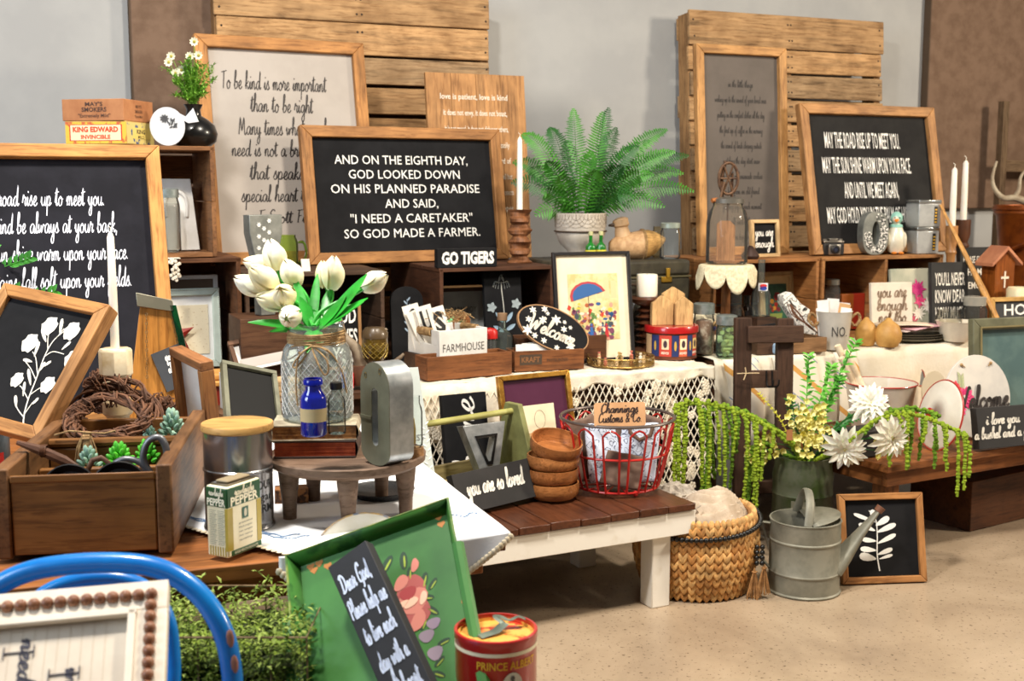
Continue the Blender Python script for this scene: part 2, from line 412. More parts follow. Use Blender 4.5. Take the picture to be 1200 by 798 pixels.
# ------------------------------------------------------------ setting
def concrete():
    m, nt, b = newmat('concrete'); mp = tex(nt, rand=False)
    n = noise_n(nt, mp, 1.6, 8, .65, .4)
    r = ramp(nt, n.outputs[0], [(.3, lin((134,116,97))), (.5, lin((164,145,122))), (.72, lin((186,167,143)))])
    n2 = noise_n(nt, mp, 95, 2, .5); r2 = ramp(nt, n2.outputs[0], [(.31, (.22,.17,.13,1)), (.37, (1,1,1,1))])
    n3 = noise_n(nt, mp, 9, 3, .6); r3 = ramp(nt, n3.outputs[0], [(.68, (1,1,1,1)), (.74, (1.25,1.25,1.25,1))])
    m1 = nt.nodes.new('ShaderNodeMixRGB'); m1.blend_type = 'MULTIPLY'; m1.inputs[0].default_value = .8
    m2 = nt.nodes.new('ShaderNodeMixRGB'); m2.blend_type = 'MULTIPLY'; m2.inputs[0].default_value = 1
    nt.links.new(r.outputs[0], m1.inputs[1]); nt.links.new(r2.outputs[0], m1.inputs[2])
    nt.links.new(m1.outputs[0], m2.inputs[1]); nt.links.new(r3.outputs[0], m2.inputs[2])
    nt.links.new(m2.outputs[0], b.inputs['Base Color']); b.inputs['Roughness'].default_value = .33
    b.inputs['Specular IOR Level'].default_value = .4
    bump(nt, b, n2.outputs[0], .08, .001); return m
mb = MB(); mb.box(-5, 6, -1.5, 9, -.05, 0); struct('floor', mb, concrete())
WALLB = 1.45
mb = MB(); mb.box(-4.5, 5.5, 0, .1, 0, 3.4)
wallm = paint((176,177,176), .85, c2=(168,169,169), ns=3, bmp=.12, bs=90, name='painted_wall', spec=.2)
struct('wall_back', mb, wallm, rw(0, WALLB), RZ)
mb = MB(); mb.box(-4.5, 5.5, -.012, 0, 0, .1)
struct('baseboard_back', mb, paint((70,62,55), .6), rw(0, WALLB), RZ)
BURL = cloth((126,103,86), (112,90,74), 14, 260, .5)
def acoustic(px0, px1, z0, z1, label):
    p0 = row(px0, WALLB-.05, 1.5); p1 = row(px1, WALLB-.05, 1.5)
    w = (p1-p0).length; t = thing('acoustic_panel', label, 'wall panel', Vector(((p0.x+p1.x)/2, (p0.y+p1.y)/2, 0)), RZ)
    mb = MB(); mb.box(-w/2, w/2, 0, .05, z0, z1); part(t, 'fabric_face', mb, BURL, .006)
    mb = MB(); mb.box(-w/2-.004, -w/2, .003, .05, z0, z1); part(t, 'edge_trim', mb, cloth((92,76,62)), 0)
acoustic(157, 560, .75, 2.6, 'brown burlap acoustic wall panel behind the left pallet')
acoustic(1086, 1400, 1.09, 2.6, 'brown burlap acoustic wall panel at the right behind the antler')

# ------------------------------------------------------------ general builders
def framed(t, w, h, fw, ft, wc, pm, rough=.6, sc=1.0, fm=None, pname='panel', flabel=None):
    mx = fm or wood(wc, 'x', sc, rough); mz = fm or wood(wc, 'z', sc, rough)
    mb = MB(); a, b = w/2, w/2-fw
    mb.prism([(-a,h),(a,h),(b,h-fw),(-b,h-fw)][::-1], -ft, 0); mb.prism([(-b,fw),(b,fw),(a,0),(-a,0)][::-1], -ft, 0)
    mb.cur = 1
    mb.prism([(-a,0),(-a,h),(-b,h-fw),(-b,fw)][::-1], -ft, 0); mb.prism([(b,fw),(b,h-fw),(a,h),(a,0)][::-1], -ft, 0)
    part(t, 'frame', mb, [mx, mz], min(.003, fw*.12), flabel)
    mb = MB(); mb.box(-b-.002, b+.002, -ft*.4, -ft*.15, fw-.002, h-fw+.002); part(t, pname, mb, pm)
    return -ft*.4-.0012
def letters(t, lines, y, mat, name='lettering', **kw):
    for L in lines:
        s, cx, cz, w, h = L[:5]; k = dict(kw)
        mb = MB(); put(mb, s, cx, cz, w, h, y, **k); part(t, name, mb, mat)
def crate(a0, a1, b, z0, z1, depth, wc, label, top=True, back=3, mid=None, grp='open wooden crates stacked as shelves'):
    w = a1-a0; h = z1-z0
    t = thing('wooden_crate', label, 'crate', rw((a0+a1)/2, b, z0), RZ, group=grp)
    mx = wood(wc, 'x', 1, .7); my = wood(wc, 'y', 1, .7); th = .014
    for sx in (-1, 1):
        x0 = -w/2 if sx < 0 else w/2-th
        for k in range(2):
            mb = MB(); mb.box(x0, x0+th, 0.002*k, depth, k*h/2+.001, (k+1)*h/2-.002); part(t, 'end_board', mb, my, .002)
    for zz in ((0, th), (h-th, h)):
        n = 3
        for k in range(n):
            mb = MB(); mb.box(-w/2+.001 if zz[0] == 0 else -w/2-.002, w/2-.001 if zz[0] == 0 else w/2+.002, depth*k/n+.002, depth*(k+1)/n-.002, zz[0], zz[1]+.0015*(k % 2))
            part(t, 'slat', mb, mx, .002)
    for k in range(back):
        mb = MB(); mb.box(-w/2, w/2, depth, depth+.01, th+k*(h-2*th)/back+.004, th+(k+1)*(h-2*th)/back-.006); part(t, 'back_slat', mb, mx, .002)
    if mid:
        mb = MB(); mb.box(mid-.007, mid+.007, .004, depth, th, h-th); part(t, 'divider', mb, my, .002)
    return t
# ---- tables
def table(name, label, a0, a1, b0, b1, z, apr=.07, leg=.05, wc=DRK, rz=RZ, org=None):
    c = org if org else rw(a0, b0, 0); w = a1-a0; d = b1-b0
    t = thing(name, label, 'table', Vector((c[0], c[1], 0)), rz)
    n = max(3, int(d/.16))
    for k in range(n):
        mb = MB(); mb.box(0, w, d*k/n, d*(k+1)/n-.003, z-.028, z-.004); part(t, 'top_board', mb, wood(wc, 'x'), .002)
    mb = MB(); mb.box(.03, w-.03, .03, .05, z-.028-apr, z-.029); mb.box(.03, w-.03, d-.05, d-.03, z-.028-apr, z-.029); part(t, 'long_apron', mb, wood(wc, 'x'), .002)
    mb = MB(); mb.box(.03, .05, .051, d-.051, z-.028-apr, z-.029); mb.box(w-.05, w-.03, .051, d-.051, z-.028-apr, z-.029); part(t, 'side_apron', mb, wood(wc, 'y'), .002)
    for x in (.055, w-.055-leg):
        for y in (.055, d-.055-leg):
            mb = MB(); mb.box(x, x+leg, y, y+leg, 0, z-.029); part(t, 'leg', mb, wood(wc, 'z'), .003)
    return t
T2 = table('display_table', 'long dark table under the crochet cloth along the wall', -1.75, .75, 0, 1.40, .59)
T3 = table('display_table', 'dark table behind the milk can under the plain cream cloth', .85, 2.45, .14, 1.40, .59)
# crochet tablecloth: cream top and an openwork drop with flower motifs
t = thing('crochet_tablecloth', 'cream crochet tablecloth with open net drop on the long table', 'tablecloth', rw(0, 0, .587), RZ)
LACE = cloth((238,228,208), (226,213,190), 25, 120, 1.0)
def lacetop(u, v):
    a = -.42+u*(.755+.42); b = -.004+v*.44
    return (a, b, .003+.0035*noise.noise(Vector((a*22, b*22, 0)))+.003*noise.noise(Vector((a*60, b*60, 3))))
mb = MB(); mb.grid(lacetop, 110, 44); part(t, 'cloth_top', mb, LACE, solid=.003)
mb = MB()
mb.grid(lambda u, v: (-.42+u*1.175, -.008-.006*sin(u*90)*v-.003*noise.noise(Vector((u*40, v*6, 1))), (.004-v*(.045+.012*sin(u*38)+.15*max(0, 1-max(0, u-.30)*14 if u > .30 else 1)))), 150, 5)
part(t, 'hem_band', mb, LACE, solid=.003)
mb = MB(); cell = .0235
def lp(i, j):
    a = -.42+i*cell*.5*2; z = -.03-j*cell
    a += (j % 2)*cell*.5
    dr = .010*sin(a*19)*min(1, j/6)+.012*noise.noise(Vector((a*7, z*3, 0)))*min(1, j/4)
    return Vector((a, -.012-dr*.8-.002*j*.3, z+.003*noise.noise(Vector((a*30, z*30, 5)))))
def rope(p, q, r=.0016):
    mb.tube([p, q], r, 4, caps=False)
NI = int(1.175/cell); NJ = 16
for j in range(NJ):
    for i in range(NI):
        p = lp(i, j)
        if j < NJ-1:
            for di in ((0, -1) if j % 2 == 0 else (0, 1)):
                if 0 <= i+di <= NI: rope(p, lp(i+di, j+1), .0019 if (i+j) % 3 else .0026)
for k in range(150):
    a = -.4+rnd.random()*1.14; j = rnd.random()*NJ*cell
    if k % 2: a = .35+rnd.random()*.39
    c = Vector((a, -.013-.010*sin(a*19)*.8, -.035-j)); n = 6
    mb.ball(c, (.006, .003, .006), 6, 4)
    for q in range(n):
        an = 2*pi*q/n+k
        mb.ball(c+Vector((cos(an)*.0105, 0, sin(an)*.0105)), (.0062, .0028, .0062), 6, 4)
part(t, 'net_drop', mb, LACE, kind='stuff')
# cream cloth on the right table
t = thing('cream_tablecloth', 'cream textured cloth with blue and orange stripes on the right table', 'tablecloth', rw(.84, .13, .587), RZ)
mb = MB()
def drape(u, v):
    a = u*1.63; s = v*.75
    if s < .45: return (a, .45-s, .003+.002*noise.noise(Vector((a*14, s*14, 0))))
    q = s-.45
    return (a, -.008-.014*sin(a*17+.6)*min(1, q*9)-.01*noise.noise(Vector((a*5, q*5, 2))), .003-min(q, .3))
mb.grid(drape, 90, 40)
def stripecloth():
    m, nt, b = newmat('striped_cloth'); mp = tex(nt, rand=False)
    sep = nt.nodes.new('ShaderNodeSeparateXYZ'); nt.links.new(mp.outputs[0], sep.inputs[0])
    a = nt.nodes.new('ShaderNodeMath'); a.operation = 'MULTIPLY_ADD'; a.inputs[1].default_value = .8
    nt.links.new(sep.outputs[0], a.inputs[0]); nt.links.new(sep.outputs[2], a.inputs[2])
    mo = nt.nodes.new('ShaderNodeMath'); mo.operation = 'PINGPONG'; mo.inputs[1].default_value = .11
    nt.links.new(a.outputs[0], mo.inputs[0]); sc = nt.nodes.new('ShaderNodeMath'); sc.operation = 'MULTIPLY'; sc.inputs[1].default_value = 9
    nt.links.new(mo.outputs[0], sc.inputs[0])
    c = lin((232,224,206))
    r = ramp(nt, sc.outputs[0], [(.0, lin((214,160,84))), (.09, lin((214,160,84))), (.10, c), (.80, c), (.82, lin((120,140,170))), (.86, c), (1.0, c)])
    r.color_ramp.interpolation = 'CONSTANT'
    nt.links.new(r.outputs[0], b.inputs['Base Color']); b.inputs['Roughness'].default_value = .9
    return m
part(t, 'cloth_sheet', mb, cloth((236,228,210), (222,212,190), 9, 90, .8), solid=.003)
mb = MB()
for a0, a1 in ((.02, .17), (.24, .42), (.50, .62)):
    mb.grid(lambda u, v: (a0+u*(a1-a0)+.03*sin(v*3), -.022-.012*sin((a0+u*(a1-a0))*17)-.012*sin(u*pi)-.02*v, .006-v*.36), 12, 14)
part(t, 'striped_fold', mb, stripecloth(), solid=.002, label='striped cotton fold with orange bands')

# ---- pallets
def pallet(label, px, b, w, h, rows, lean, seed, wc=PAL):
    p = row(px, b, .59); r = random.Random(seed)
    t = thing('wooden_pallet', label, 'pallet', p, RZ-1, lean)
    mx = [wood(wc, 'x', 1, .8, .32)] + [wood((198,156,108), 'x', 1.3, .8, .3), wood((172,142,106), 'x', 1.1, .8, .25)]
    for x in (-w/2, -.02, w/2-.04):
        mb = MB(); mb.box(x, x+.04, .018, .105, 0, h-.01); part(t, 'stringer', mb, wood((170,130,86), 'z', 1, .8), .003)
    z = h
    for i, (bh, gap) in enumerate(rows):
        dx0 = r.uniform(-.008, .008); dx1 = r.uniform(-.008, .008)
        mb = MB(); mb.box(-w/2+dx0, w/2+dx1, -.001*r.random(), .017, z-bh, z)
        o = part(t, 'board', mb, mx[i % 3], .004); o.rotation_euler[1] = R(r.uniform(-.25, .25))
        z -= bh+gap
    for k in range(4):
        mb = MB(); mb.box(-w/2, w/2, .106, .122, h-.12-k*h/4, h-.02-k*h/4); part(t, 'back_board', mb, mx[(k+1) % 3], .004)
    mb = MB(); z = h
    for bh, gap in rows:
        for x in (-w/2+.02, -.005, .012, w/2-.02):
            for zz in (z-bh*.28, z-bh*.75):
                mb.ball((x+r.uniform(-.006,.006), -.001, zz), (.0045, .0022, .0045), 6, 4)
        z -= bh+gap
    part(t, 'nail_heads', mb, paint((50,40,34), .7, .3), kind='stuff')
    return t
rows1 = [(.125,.004),(.125,.010),(.105,.014),(.105,.016),(.105,.02),(.10,.02),(.10,.02),(.10,.02),(.10,.02),(.10,.02),(.10,.02)]
pallet('weathered wooden pallet leaning behind the big grey lettered board', 431, 1.22, 1.13, 1.395, rows1, 3.4, 3)
rows2 = [(.155,.006),(.105,.010),(.105,.012),(.10,.014),(.10,.016),(.10,.018),(.10,.018),(.10,.02),(.10,.02),(.10,.02),(.10,.02)]
pallet('weathered wooden pallet leaning behind the tall narrow grey board', 928, 1.20, 1.075, 1.41, rows2, 3.7, 8)

# ---- crates of the back row
CB = .45
crate(-1.25, -.77, CB-.02, .59, .975, .42, (118,76,46), 'brown wooden crate holding the mint framed star picture')
crate(-1.29, -.84, CB, .978, 1.33, .38, (140,96,58), 'brown wooden crate on top of another holding the ribbed glass jar')
crate(-.755, -.281, CB, .59, .92, .56, (84,62,46), 'dark wooden crate under the left corner of the caretaker board', back=4)
crate(-.08, .36, CB, .59, .92, .56, (86,52,32), 'dark brown crate under the small black block sign')
crate(1.02, 1.515, .42, .59, .922, .40, (170,116,66), 'orange brown crate under the glass churn holding the small flower painting')
crate(1.53, 2.15, .42, .59, .922, .40, (172,120,70), 'light brown divided crate under the old camera and the metal letter', mid=.013)

# ---- leaning boards on the back row
def lay(cx, top, bot, wpx, w, h):
    return (lambda x: (x-cx)/wpx*w), (lambda y: (bot-y)/(bot-top)*h)
# big grey board
p = row(346, .90, .92)
t = thing('lettered_board', 'large pale grey framed board with thin black handwriting about being kind', 'sign', p, 28, 9.4)
w, h = .64, .83; y = framed(t, w, h, .045, .035, OAK, paint((176,168,160), .8, c2=(168,160,152), ns=5, name='grey_board'))
X, Z = lay(334, 48, 312, 200, w, h)
letters(t, [('To be kind is more important', X(325), Z(108), X(386)-X(262), .066), ('than to be right', X(331), Z(134), X(368)-X(292), .066),
 ('Many times what people', X(332), Z(161), X(384)-X(275), .066), ('need is not a brilliant mind', X(335), Z(186), X(402)-X(268), .062),
 ('that speaks but a', X(336), Z(213), X(387)-X(288), .062), ('special heart that listens', X(338), Z(239), X(402)-X(276), .06),
 ('F Scott Fitzgerald', X(345), Z(264), X(400)-X(298), .05)], y, flat((52,46,44), .6), font='script', th=.11)
# caretaker board
p = row(481, .80, .92)
t = thing('lettered_board', 'black framed board in white capitals about a caretaker and a farmer', 'sign', p, 27, 9.7)
w, h = .80, .505; y = framed(t, w, h, .042, .035, (178,126,74), BLACKB)
X, Z = lay(474, 154, 309, 228, w, h)
letters(t, [('AND ON THE EIGHTH DAY,', X(472), Z(196), X(549)-X(397), .033), ('GOD LOOKED DOWN', X(474), Z(212.5), X(538)-X(411), .033),
 ('ON HIS PLANNED PARADISE', X(475), Z(229), X(560)-X(390), .033), ('AND SAID,', X(479), Z(246), X(509)-X(448), .033),
 ('"I NEED A CARETAKER"', X(479), Z(263), X(549)-X(409), .033), ('SO GOD MADE A FARMER.', X(479), Z(280), X(557)-X(401), .033)], y, WHITE, bold=0.0)
# love is patient plank
p = row(565, .93, .92)
t = thing('lettered_plank_board', 'tall unframed honey wood board with white typewriter lettering about love', 'sign', p, 24, 6.3)
w, h = .42, .725
for k in range(4):
    mb = MB(); mb.box(-w/2+k*w/4+.0006, -w/2+(k+1)*w/4-.0006, -.018, 0, 0, h); part(t, 'board', mb, wood((190,140,88), 'z', .9), .0015)
X, Z = lay(559, 87, 302, 115, w, h)
LL = ['love is patient, love is kind', 'it does not envy, it does not boast,', 'it is not proud, it does not dishonor others,', 'it is not self-seeking, it is not easily', 'angered, it keeps no record of', 'wrongs, love does not delight in evil but', 'rejoices with the truth, it always protects', 'always trusts, always hopes,', 'always perseveres']
letters(t, [(s, X(556+i*.8), Z(117+i*18.5), min(.27, .0095*len(s)) if i else X(597)-X(519), .022) for i, s in enumerate(LL)], -.0192, flat((232,222,205)), bold=.01)
# tall grey framed board
p = row(869, .70, .922)
t = thing('lettered_board', 'tall narrow dark grey framed board with faint small handwriting', 'sign', p, RZ, 4.2)
w, h = .435, .85; y = framed(t, w, h, .036, .032, (200,150,92), paint((98,90,84), .85, c2=(90,83,77), ns=6))
GG = ['in the little things', 'waking up to the sound of your loved ones', 'putting on the comfiest clothes all the day', 'the first sip of coffee in the morning', 'the sound of birds chirping outside', 'watching the day start anew', 'the smell of homemade cookies', 'a hug from an old friend', 'finding joy in each moment', 'a walk under the stars', 'is where happiness lives']
letters(t, [(s, 0, h-.165-i*.062, [.12, .25, .23, .21, .2, .18, .2, .17, .19, .17, .16][i], .028) for i, s in enumerate(GG)], y, flat((48,42,40)), font='script', th=.16)
# road rise board at right
p = row(1029, .555, .922)
t = thing('lettered_board', 'black framed board with tall condensed white capitals beside the right wall panel', 'sign', p, 24.5, 11.4)
w, h = .72, .628; y = framed(t, w, h, .042, .035, (178,130,80), paint((40,39,38), .85, spec=.2, c2=(32,31,31), ns=7, bmp=.15, bs=70))
X, Z = lay(1020, 125, 298, 157, w, h)
letters(t, [('MAY THE ROAD RISE UP TO MEET YOU.', X(1012), Z(175), X(1058)-X(971), .068), ('MAY THE SUN SHINE WARM UPON YOUR FACE.', X(1015), Z(204), X(1067)-X(964), .068),
 ('AND UNTIL WE MEET AGAIN,', X(1017), Z(233), X(1049)-X(986), .068), ('MAY GOD HOLD YOU IN THE PALM OF HIS HAND.', X(1018), Z(262), X(1072)-X(963), .068)], y, WHITE, bold=.004)
# little 'you are enough' framed sign
p = row(895, .54, .922)
t = thing('small_framed_sign', 'little blond framed black sign with white brush lettering beside the churn', 'sign', p, RZ, 6)
w, h = .135, .15; y = framed(t, w, h, .014, .02, (226,192,140), BLACKB)
letters(t, [('you are', 0, .085, .088, .04), ('enough', 0, .040, .09, .04)], y, WHITE, font='script', th=.14)
# the big blackboard at left
t = thing('lettered_board', 'large black framed board with white cursive blessing at the far left', 'sign', (-1.10, 2.766, .63), 25, 14.9)
w, h = .614, .690; y = framed(t, w, h, .034, .035, (206,148,82), paint((32,32,39), .85, c2=(24,24,30), spec=.2, ns=9, bmp=.1, bs=90))
X, Z = lay(15, 178, 505, 330, w, h)
mb = MB()
for s, xr, zb, wd in (('May the road rise up to meet you.', 118, 240, 176), ('may the wind be always at your back,', 132, 272, 196), ('may the sun shine warm upon your face.', 143, 304, 208), ('and rains fall soft upon your fields.', 145, 336, 190)):
    put(mb, s, X(xr-13-wd/2), Z(zb)-.018, X(wd)-X(0), .050, y, font='script', th=.105)
    part(t, 'lettering', mb, flat((225,228,240))); mb = MB()

# ------------------------------------------------------------ more helpers
def pl(px, py, z, back=0):
    p = at(px, py, z); s = spx(p); p.y += back*s; return p, s
def MW(o): return Matrix.LocRotScale(o.location, o.rotation_euler, None)
def uv(o, px, py, y=0):
    """where the line of sight through a photo point meets the plane y of a board, in the board's own x, z"""
    m = MW(o).inverted(); c = m @ Vector((0,0,H)); d = (m.to_3x3() @ ray(px, py)); t = (y-c.y)/d.y
    q = c+d*t; return q.x, q.z
def write(t, items, y, mat, name='lettering', **kw):
    """items: (string, x0, x1, baseline py, cap px) on board t"""
    for it in items:
        s, xa, xb, py, hp = it[:5]; k = dict(kw)
        if len(it) > 5: k.update(it[5])
        a = uv(t, xa, py, y); b = uv(t, xb, py, y); c = uv(t, (xa+xb)/2, py-hp, y); d = uv(t, (xa+xb)/2, py, y)
        mb = MB(); put(mb, s, (a[0]+b[0])/2, d[1], abs(b[0]-a[0]), abs(c[1]-d[1]), y, **k); part(t, name, mb, mat)
def from3(o, tl, tr, bl, h):
    """stand board o on three points: x along tl->tr, z from bl up; origin at its bottom left corner"""
    x = (tr-tl).normalized(); z = (tl-bl); z = (z-x*z.dot(x)).normalized(); y = z.cross(x)
    m = Matrix((x, y, z)).transposed(); o.location = tl-z*h; o.rotation_euler = m.to_euler(); return (tr-tl).length
def sc(prof, s): return [(r*s, z*s) for r, z in prof]
def align(d):
    return Vector((0,0,1)).rotation_difference(Vector(d).normalized()).to_matrix().to_4x4()
def jar(name, label, cat, px, py, z, w, h, neck=.8, nh=.16, lid=None, lidh=.12, gm=None, group=None, p=None, wall=1, mouth=None):
    """glass vessel: w, h in photo pixels; optional lid (material)"""
    if p is None: p, s = pl(px, py, z, w/2)
    else: s = spx(p)
    r = w/2*s; hh = h*s; gm = gm or CLEAR
    t = thing(name, label, cat, p, rnd.uniform(0, 90), group=group)
    body = hh*(1-nh-(lidh if lid else 0)); rn = r*neck
    prof = [(0, .002), (r*.85, .001), (r*.98, .006), (r, r*.2), (r, body*.86), (r*.93, body*.95), (rn, body+hh*nh*.3), (rn, body+hh*nh), (rn*1.04, body+hh*nh)]
    mb = MB(); mb.lathe(prof, 28); part(t, 'glass_body', mb, gm)
    if lid:
        zz = body+hh*nh*.45; mb = MB()
        mb.lathe([(0, hh), (rn*.98, hh), (rn*1.1, hh-.003), (rn*1.1, zz), (rn*1.02, zz)][::-1], 28)
        part(t, 'lid', mb, lid)
    return t, p, s, r, hh
def bottle(name, label, px, py, z, w, h, gm, neck=.4, sh=.62, cap=None, capm=None, group=None, p=None):
    if p is None: p, s = pl(px, py, z, w/2)
    else: s = spx(p)
    r = w/2*s; hh = h*s; rn = r*neck
    t = thing(name, label, 'bottle', p, 0, group=group)
    ct = .87 if cap else 1
    prof = [(0,.001),(r*.9,.001),(r,.004),(r,hh*sh),(r*.9,hh*(sh+.05)),(rn,hh*(sh+.15)),(rn,hh*ct),(rn*1.15,hh*ct),(rn*1.15,hh*(ct-.02))]
    mb = MB(); mb.lathe(prof, 20); part(t, 'glass_body', mb, gm)
    if cap:
        mb = MB(); mb.lathe([(rn*1.2,hh*.86),(rn*1.25,hh*.87),(rn*1.25,hh*.99),(0,hh)], 18); part(t, 'cap', mb, capm)
    return t, p, s, r, hh
def boxm(x, y, z, bx=0, by=0, bz=0):
    mb = MB(); mb.box(-x/2+bx, x/2+bx, -y/2+by, y/2+by, bz, z+bz); return mb

# ============================================================ FRONT TABLE
Z1 = .63; O1 = Vector((-.01, 1.925, 0)); R1 = 20
def t1(x, y, z=Z1): return O1 + Vector((x*cos(R(R1))-y*sin(R(R1)), x*sin(R(R1))+y*cos(R(R1)), z))
table('front_table', 'honey brown wooden table at lower left under the embroidered cloth', -1.62, 0, 0, 1.22, Z1-.001, apr=.045, leg=.045, wc=(158,98,48), rz=R1, org=t1(-1.62, 0, 0))
t = thing('embroidered_tablecloth', 'white embroidered table runner with crochet edging under the cake stand', 'tablecloth', t1(0,0,Z1), R1)
CW = cloth((236,238,240), (226,228,232), 6, 300, .25)
def lo1(px, py):
    p = at(px, py, Z1+.002)-O1; c, s_ = cos(R(R1)), sin(R(R1)); return (p.x*c+p.y*s_, -p.x*s_+p.y*c)
A = lo1(196, 612); B = lo1(345, 657)
def runner(u, v):
    if u < .45: fx = A[0]+(B[0]-A[0])*u/.45; fy = A[1]+(max(B[1], .0)-A[1])*u/.45
    else: k = (u-.45)/.55; fx = B[0]*(1-k)+.006*k; fy = max(B[1], 0)*(1-k)-.004*k
    bx = -.62+.626*u; by = 1.0
    return (fx+(bx-fx)*v, fy+(by-fy)*v, .003+.0015*noise.noise(Vector((u*7, v*9, 0))))
mb = MB(); mb.grid(runner, 50, 40); part(t, 'cloth_sheet', mb, CW, solid=.0015)
def flap(u, v):
    x = B[0]-.02+(.006-B[0]+.02)*u; ln = .055*min(1, (1-u)*5)+.004; ln = ln*min(1, .35+u*6)
    return (x, -.0055-.003*sin(u*22)*v, .003-ln*v)
mb = MB(); mb.grid(flap, 60, 8); part(t, 'front_flap', mb, CW, solid=.0015)
mb = MB()
for i in range(64):
    u = i/63; q = flap(u, 1); mb.ball((q[0], q[1]-.001, q[2]-.003), (.0058, .002, .0062), 8, 4)
for i in range(26):
    u = i/25*.45; q = runner(u, 0); mb.ball((q[0]-.001, q[1]-.003, q[2]+.0005), (.006, .005, .0015), 8, 4)
part(t, 'crochet_edging', mb, cloth((232,222,200), (205,190,160), 60, 200, .6), kind='stuff')
emb = MB(); ep = MB()
def stitch(u0, u1, v, m, n, amp):
    for i in range(n):
        u = u0+(u1-u0)*i/n; q = runner(u, v+amp*sin(i*.9)); m.box(q[0]-.0022, q[0]+.0022, q[1]-.0012, q[1]+.0012, q[2]+.0014, q[2]+.0024)
stitch(.05, .52, .085, emb, 60, .004); stitch(.62, .98, .12, emb, 46, .01); stitch(.05, .5, .10, emb, 60, .003)
part(t, 'blue_embroidery', emb, flat((88,132,180)), kind='stuff')
stitch(.2, .34, .13, ep, 10, .02); stitch(.75, .9, .14, ep, 10, .02); part(t, 'pink_embroidery', ep, flat((205,110,170)), kind='stuff')

# ---- long wooden toolbox in front
p = at(6, 655, Z1+.002); q = at(190, 655, Z1+.002); wB = (q-p).length+.012; TB = (132,88,44)
t = thing('divided_wooden_box', 'long worn brown wooden box with divider and twine bow at the lower left', 'box', p, 8)
LB, hB = .46, .142; mx = wood(TB, 'x', 1.1, .42, .4); my = wood((126,88,54), 'y', 1.0, .55)
for x0 in (-.012, wB-.024):
    mb = MB(); mb.box(x0, x0+.024, -.004, LB, 0, hB); part(t, 'side_board', mb, my, .003)
for y0, hh in ((0, .128), (.17, .10), (.250, .118), (LB-.014, .13)):
    mb = MB(); mb.box(.013, wB-.025, y0, y0+.014, .004, hh); part(t, 'cross_board', mb, mx, .003)
mb = MB(); mb.box(.013, wB-.025, .012, LB-.02, .004, .012); part(t, 'bottom_board', mb, mx, .001)
mb = MB(); mb.tube([(.012, .257, .126), (wB-.02, .257, .126)], .0085, 8); part(t, 'round_rail', mb, mx)
mb = MB(); mb.box(.0135, wB-.0255, -.0035, .001, .119, .131); part(t, 'top_strip', mb, mx, .002)
BX = MW(t)
def inb(x, y, z): return BX @ Vector((x, y, z))
# twine bow on the rail
mb = MB()
for k in range(16):
    a = rnd.uniform(-1, 1); mb.tube([(0,0,0), (a*.008, -.008, .004), (a*.016, -.012, -.015), (a*.02, -.013, -.034-rnd.random()*.012)], .0012, 5)
for k in range(6): mb.tube([(.002*k-.006, 0, .010), (.002*k-.006, -.011, 0), (.002*k-.006, 0, -.011), (.002*k-.006, .011, 0), (.002*k-.006, 0, .010)], .0013, 5)
mb.tube([(0,-.004,.01), (-.03,-.004,.013), (-.055,-.004,.006)], .0016, 5); mb.tube([(0,-.004,.01), (.03,-.004,.008), (.048,-.002,.012)], .0016, 5)
single('twine_bow', 'frayed twine bow tied round the rail of the long wooden box', 'bow', mb, TWINE, inb(.078, .250, .136), 5)
# black pans leaning inside the front compartment
for i, (x, lab) in enumerate(((.088, 'black round iron lid in the box, left of the two'), (.165, 'black round iron lid in the box, right of the two'))):
    mb = MB(); mb.lathe([(0,0),(.036,0),(.044,.004),(.046,.010),(.044,.011),(.034,.003),(0,.003)], 28)
    single('iron_lid', lab, 'lid', mb, IRON, inb(x, .060, .086+.002*i), 5, -76, group=None)
# wooden rod and leather strap
mb = MB(); mb.tube([(-.055,0,.03),(-.02,0,.018),(.02,0,.0),(.045,0,-.012)], [.004,.0085,.0085,.003], 8)
for k in range(5): mb.tube(circ(0,0,.0095,n=10) and [(-.016+k*.002, .0098*cos(a*.628), .016+.0098*sin(a*.628)) for a in range(10)], .0012, 4, closed=True)
single('wooden_spindle', 'dark wooden spindle lying across the left front of the long box', 'tool', mb, wood((96,62,42), 'x', 2, .5), inb(.05, .11, .128), 0)
mb = MB(); mb.tube([(-.018,0,-.05),(-.018,0,0),(-.010,0,.016),(.004,0,.02),(.015,0,.012),(.019,0,-.006),(.019,0,-.05)], .0045, 8, flat=.4)
single('leather_strap', 'arched brown leather strap standing in the long box', 'strap', mb, paint((110,78,58), .6), inb(.118, .135, .105), 5)
# shears
t = thing('sheep_shears', 'old grey metal shears with two looped handles in the long box', 'shears', inb(.205, .10, .075), 5)
mb = MB(); mb.tube(catmull([(.0,0,.03),(-.010,0,.055),(-.001,0,.082),(.018,0,.088),(.028,0,.066),(.022,0,.040),(.008,0,.025)], 4, True), .0058, 10, closed=True); part(t, 'handle_loop', mb, paint((120,122,126), .42, .7))
mb = MB(); mb.tube(catmull([(-.062,0,.026),(-.058,0,.044),(-.038,0,.054),(-.014,0,.046),(-.004,0,.026),(-.02,0,.016),(-.045,0,.018)], 4, True), .0052, 10, closed=True); part(t, 'handle_loop', mb, paint((120,122,126), .42, .7))
mb = MB(); mb.tube([(.006,0,.024),(-.01,.03,-.02),(-.03,.05,-.06)], .006, 8, flat=.5); mb.tube([(-.03,0,.016),(-.01,.03,-.02),(.02,.05,-.06)], .006, 8, flat=.5); part(t, 'blade', mb, paint((110,112,116), .4, .8))
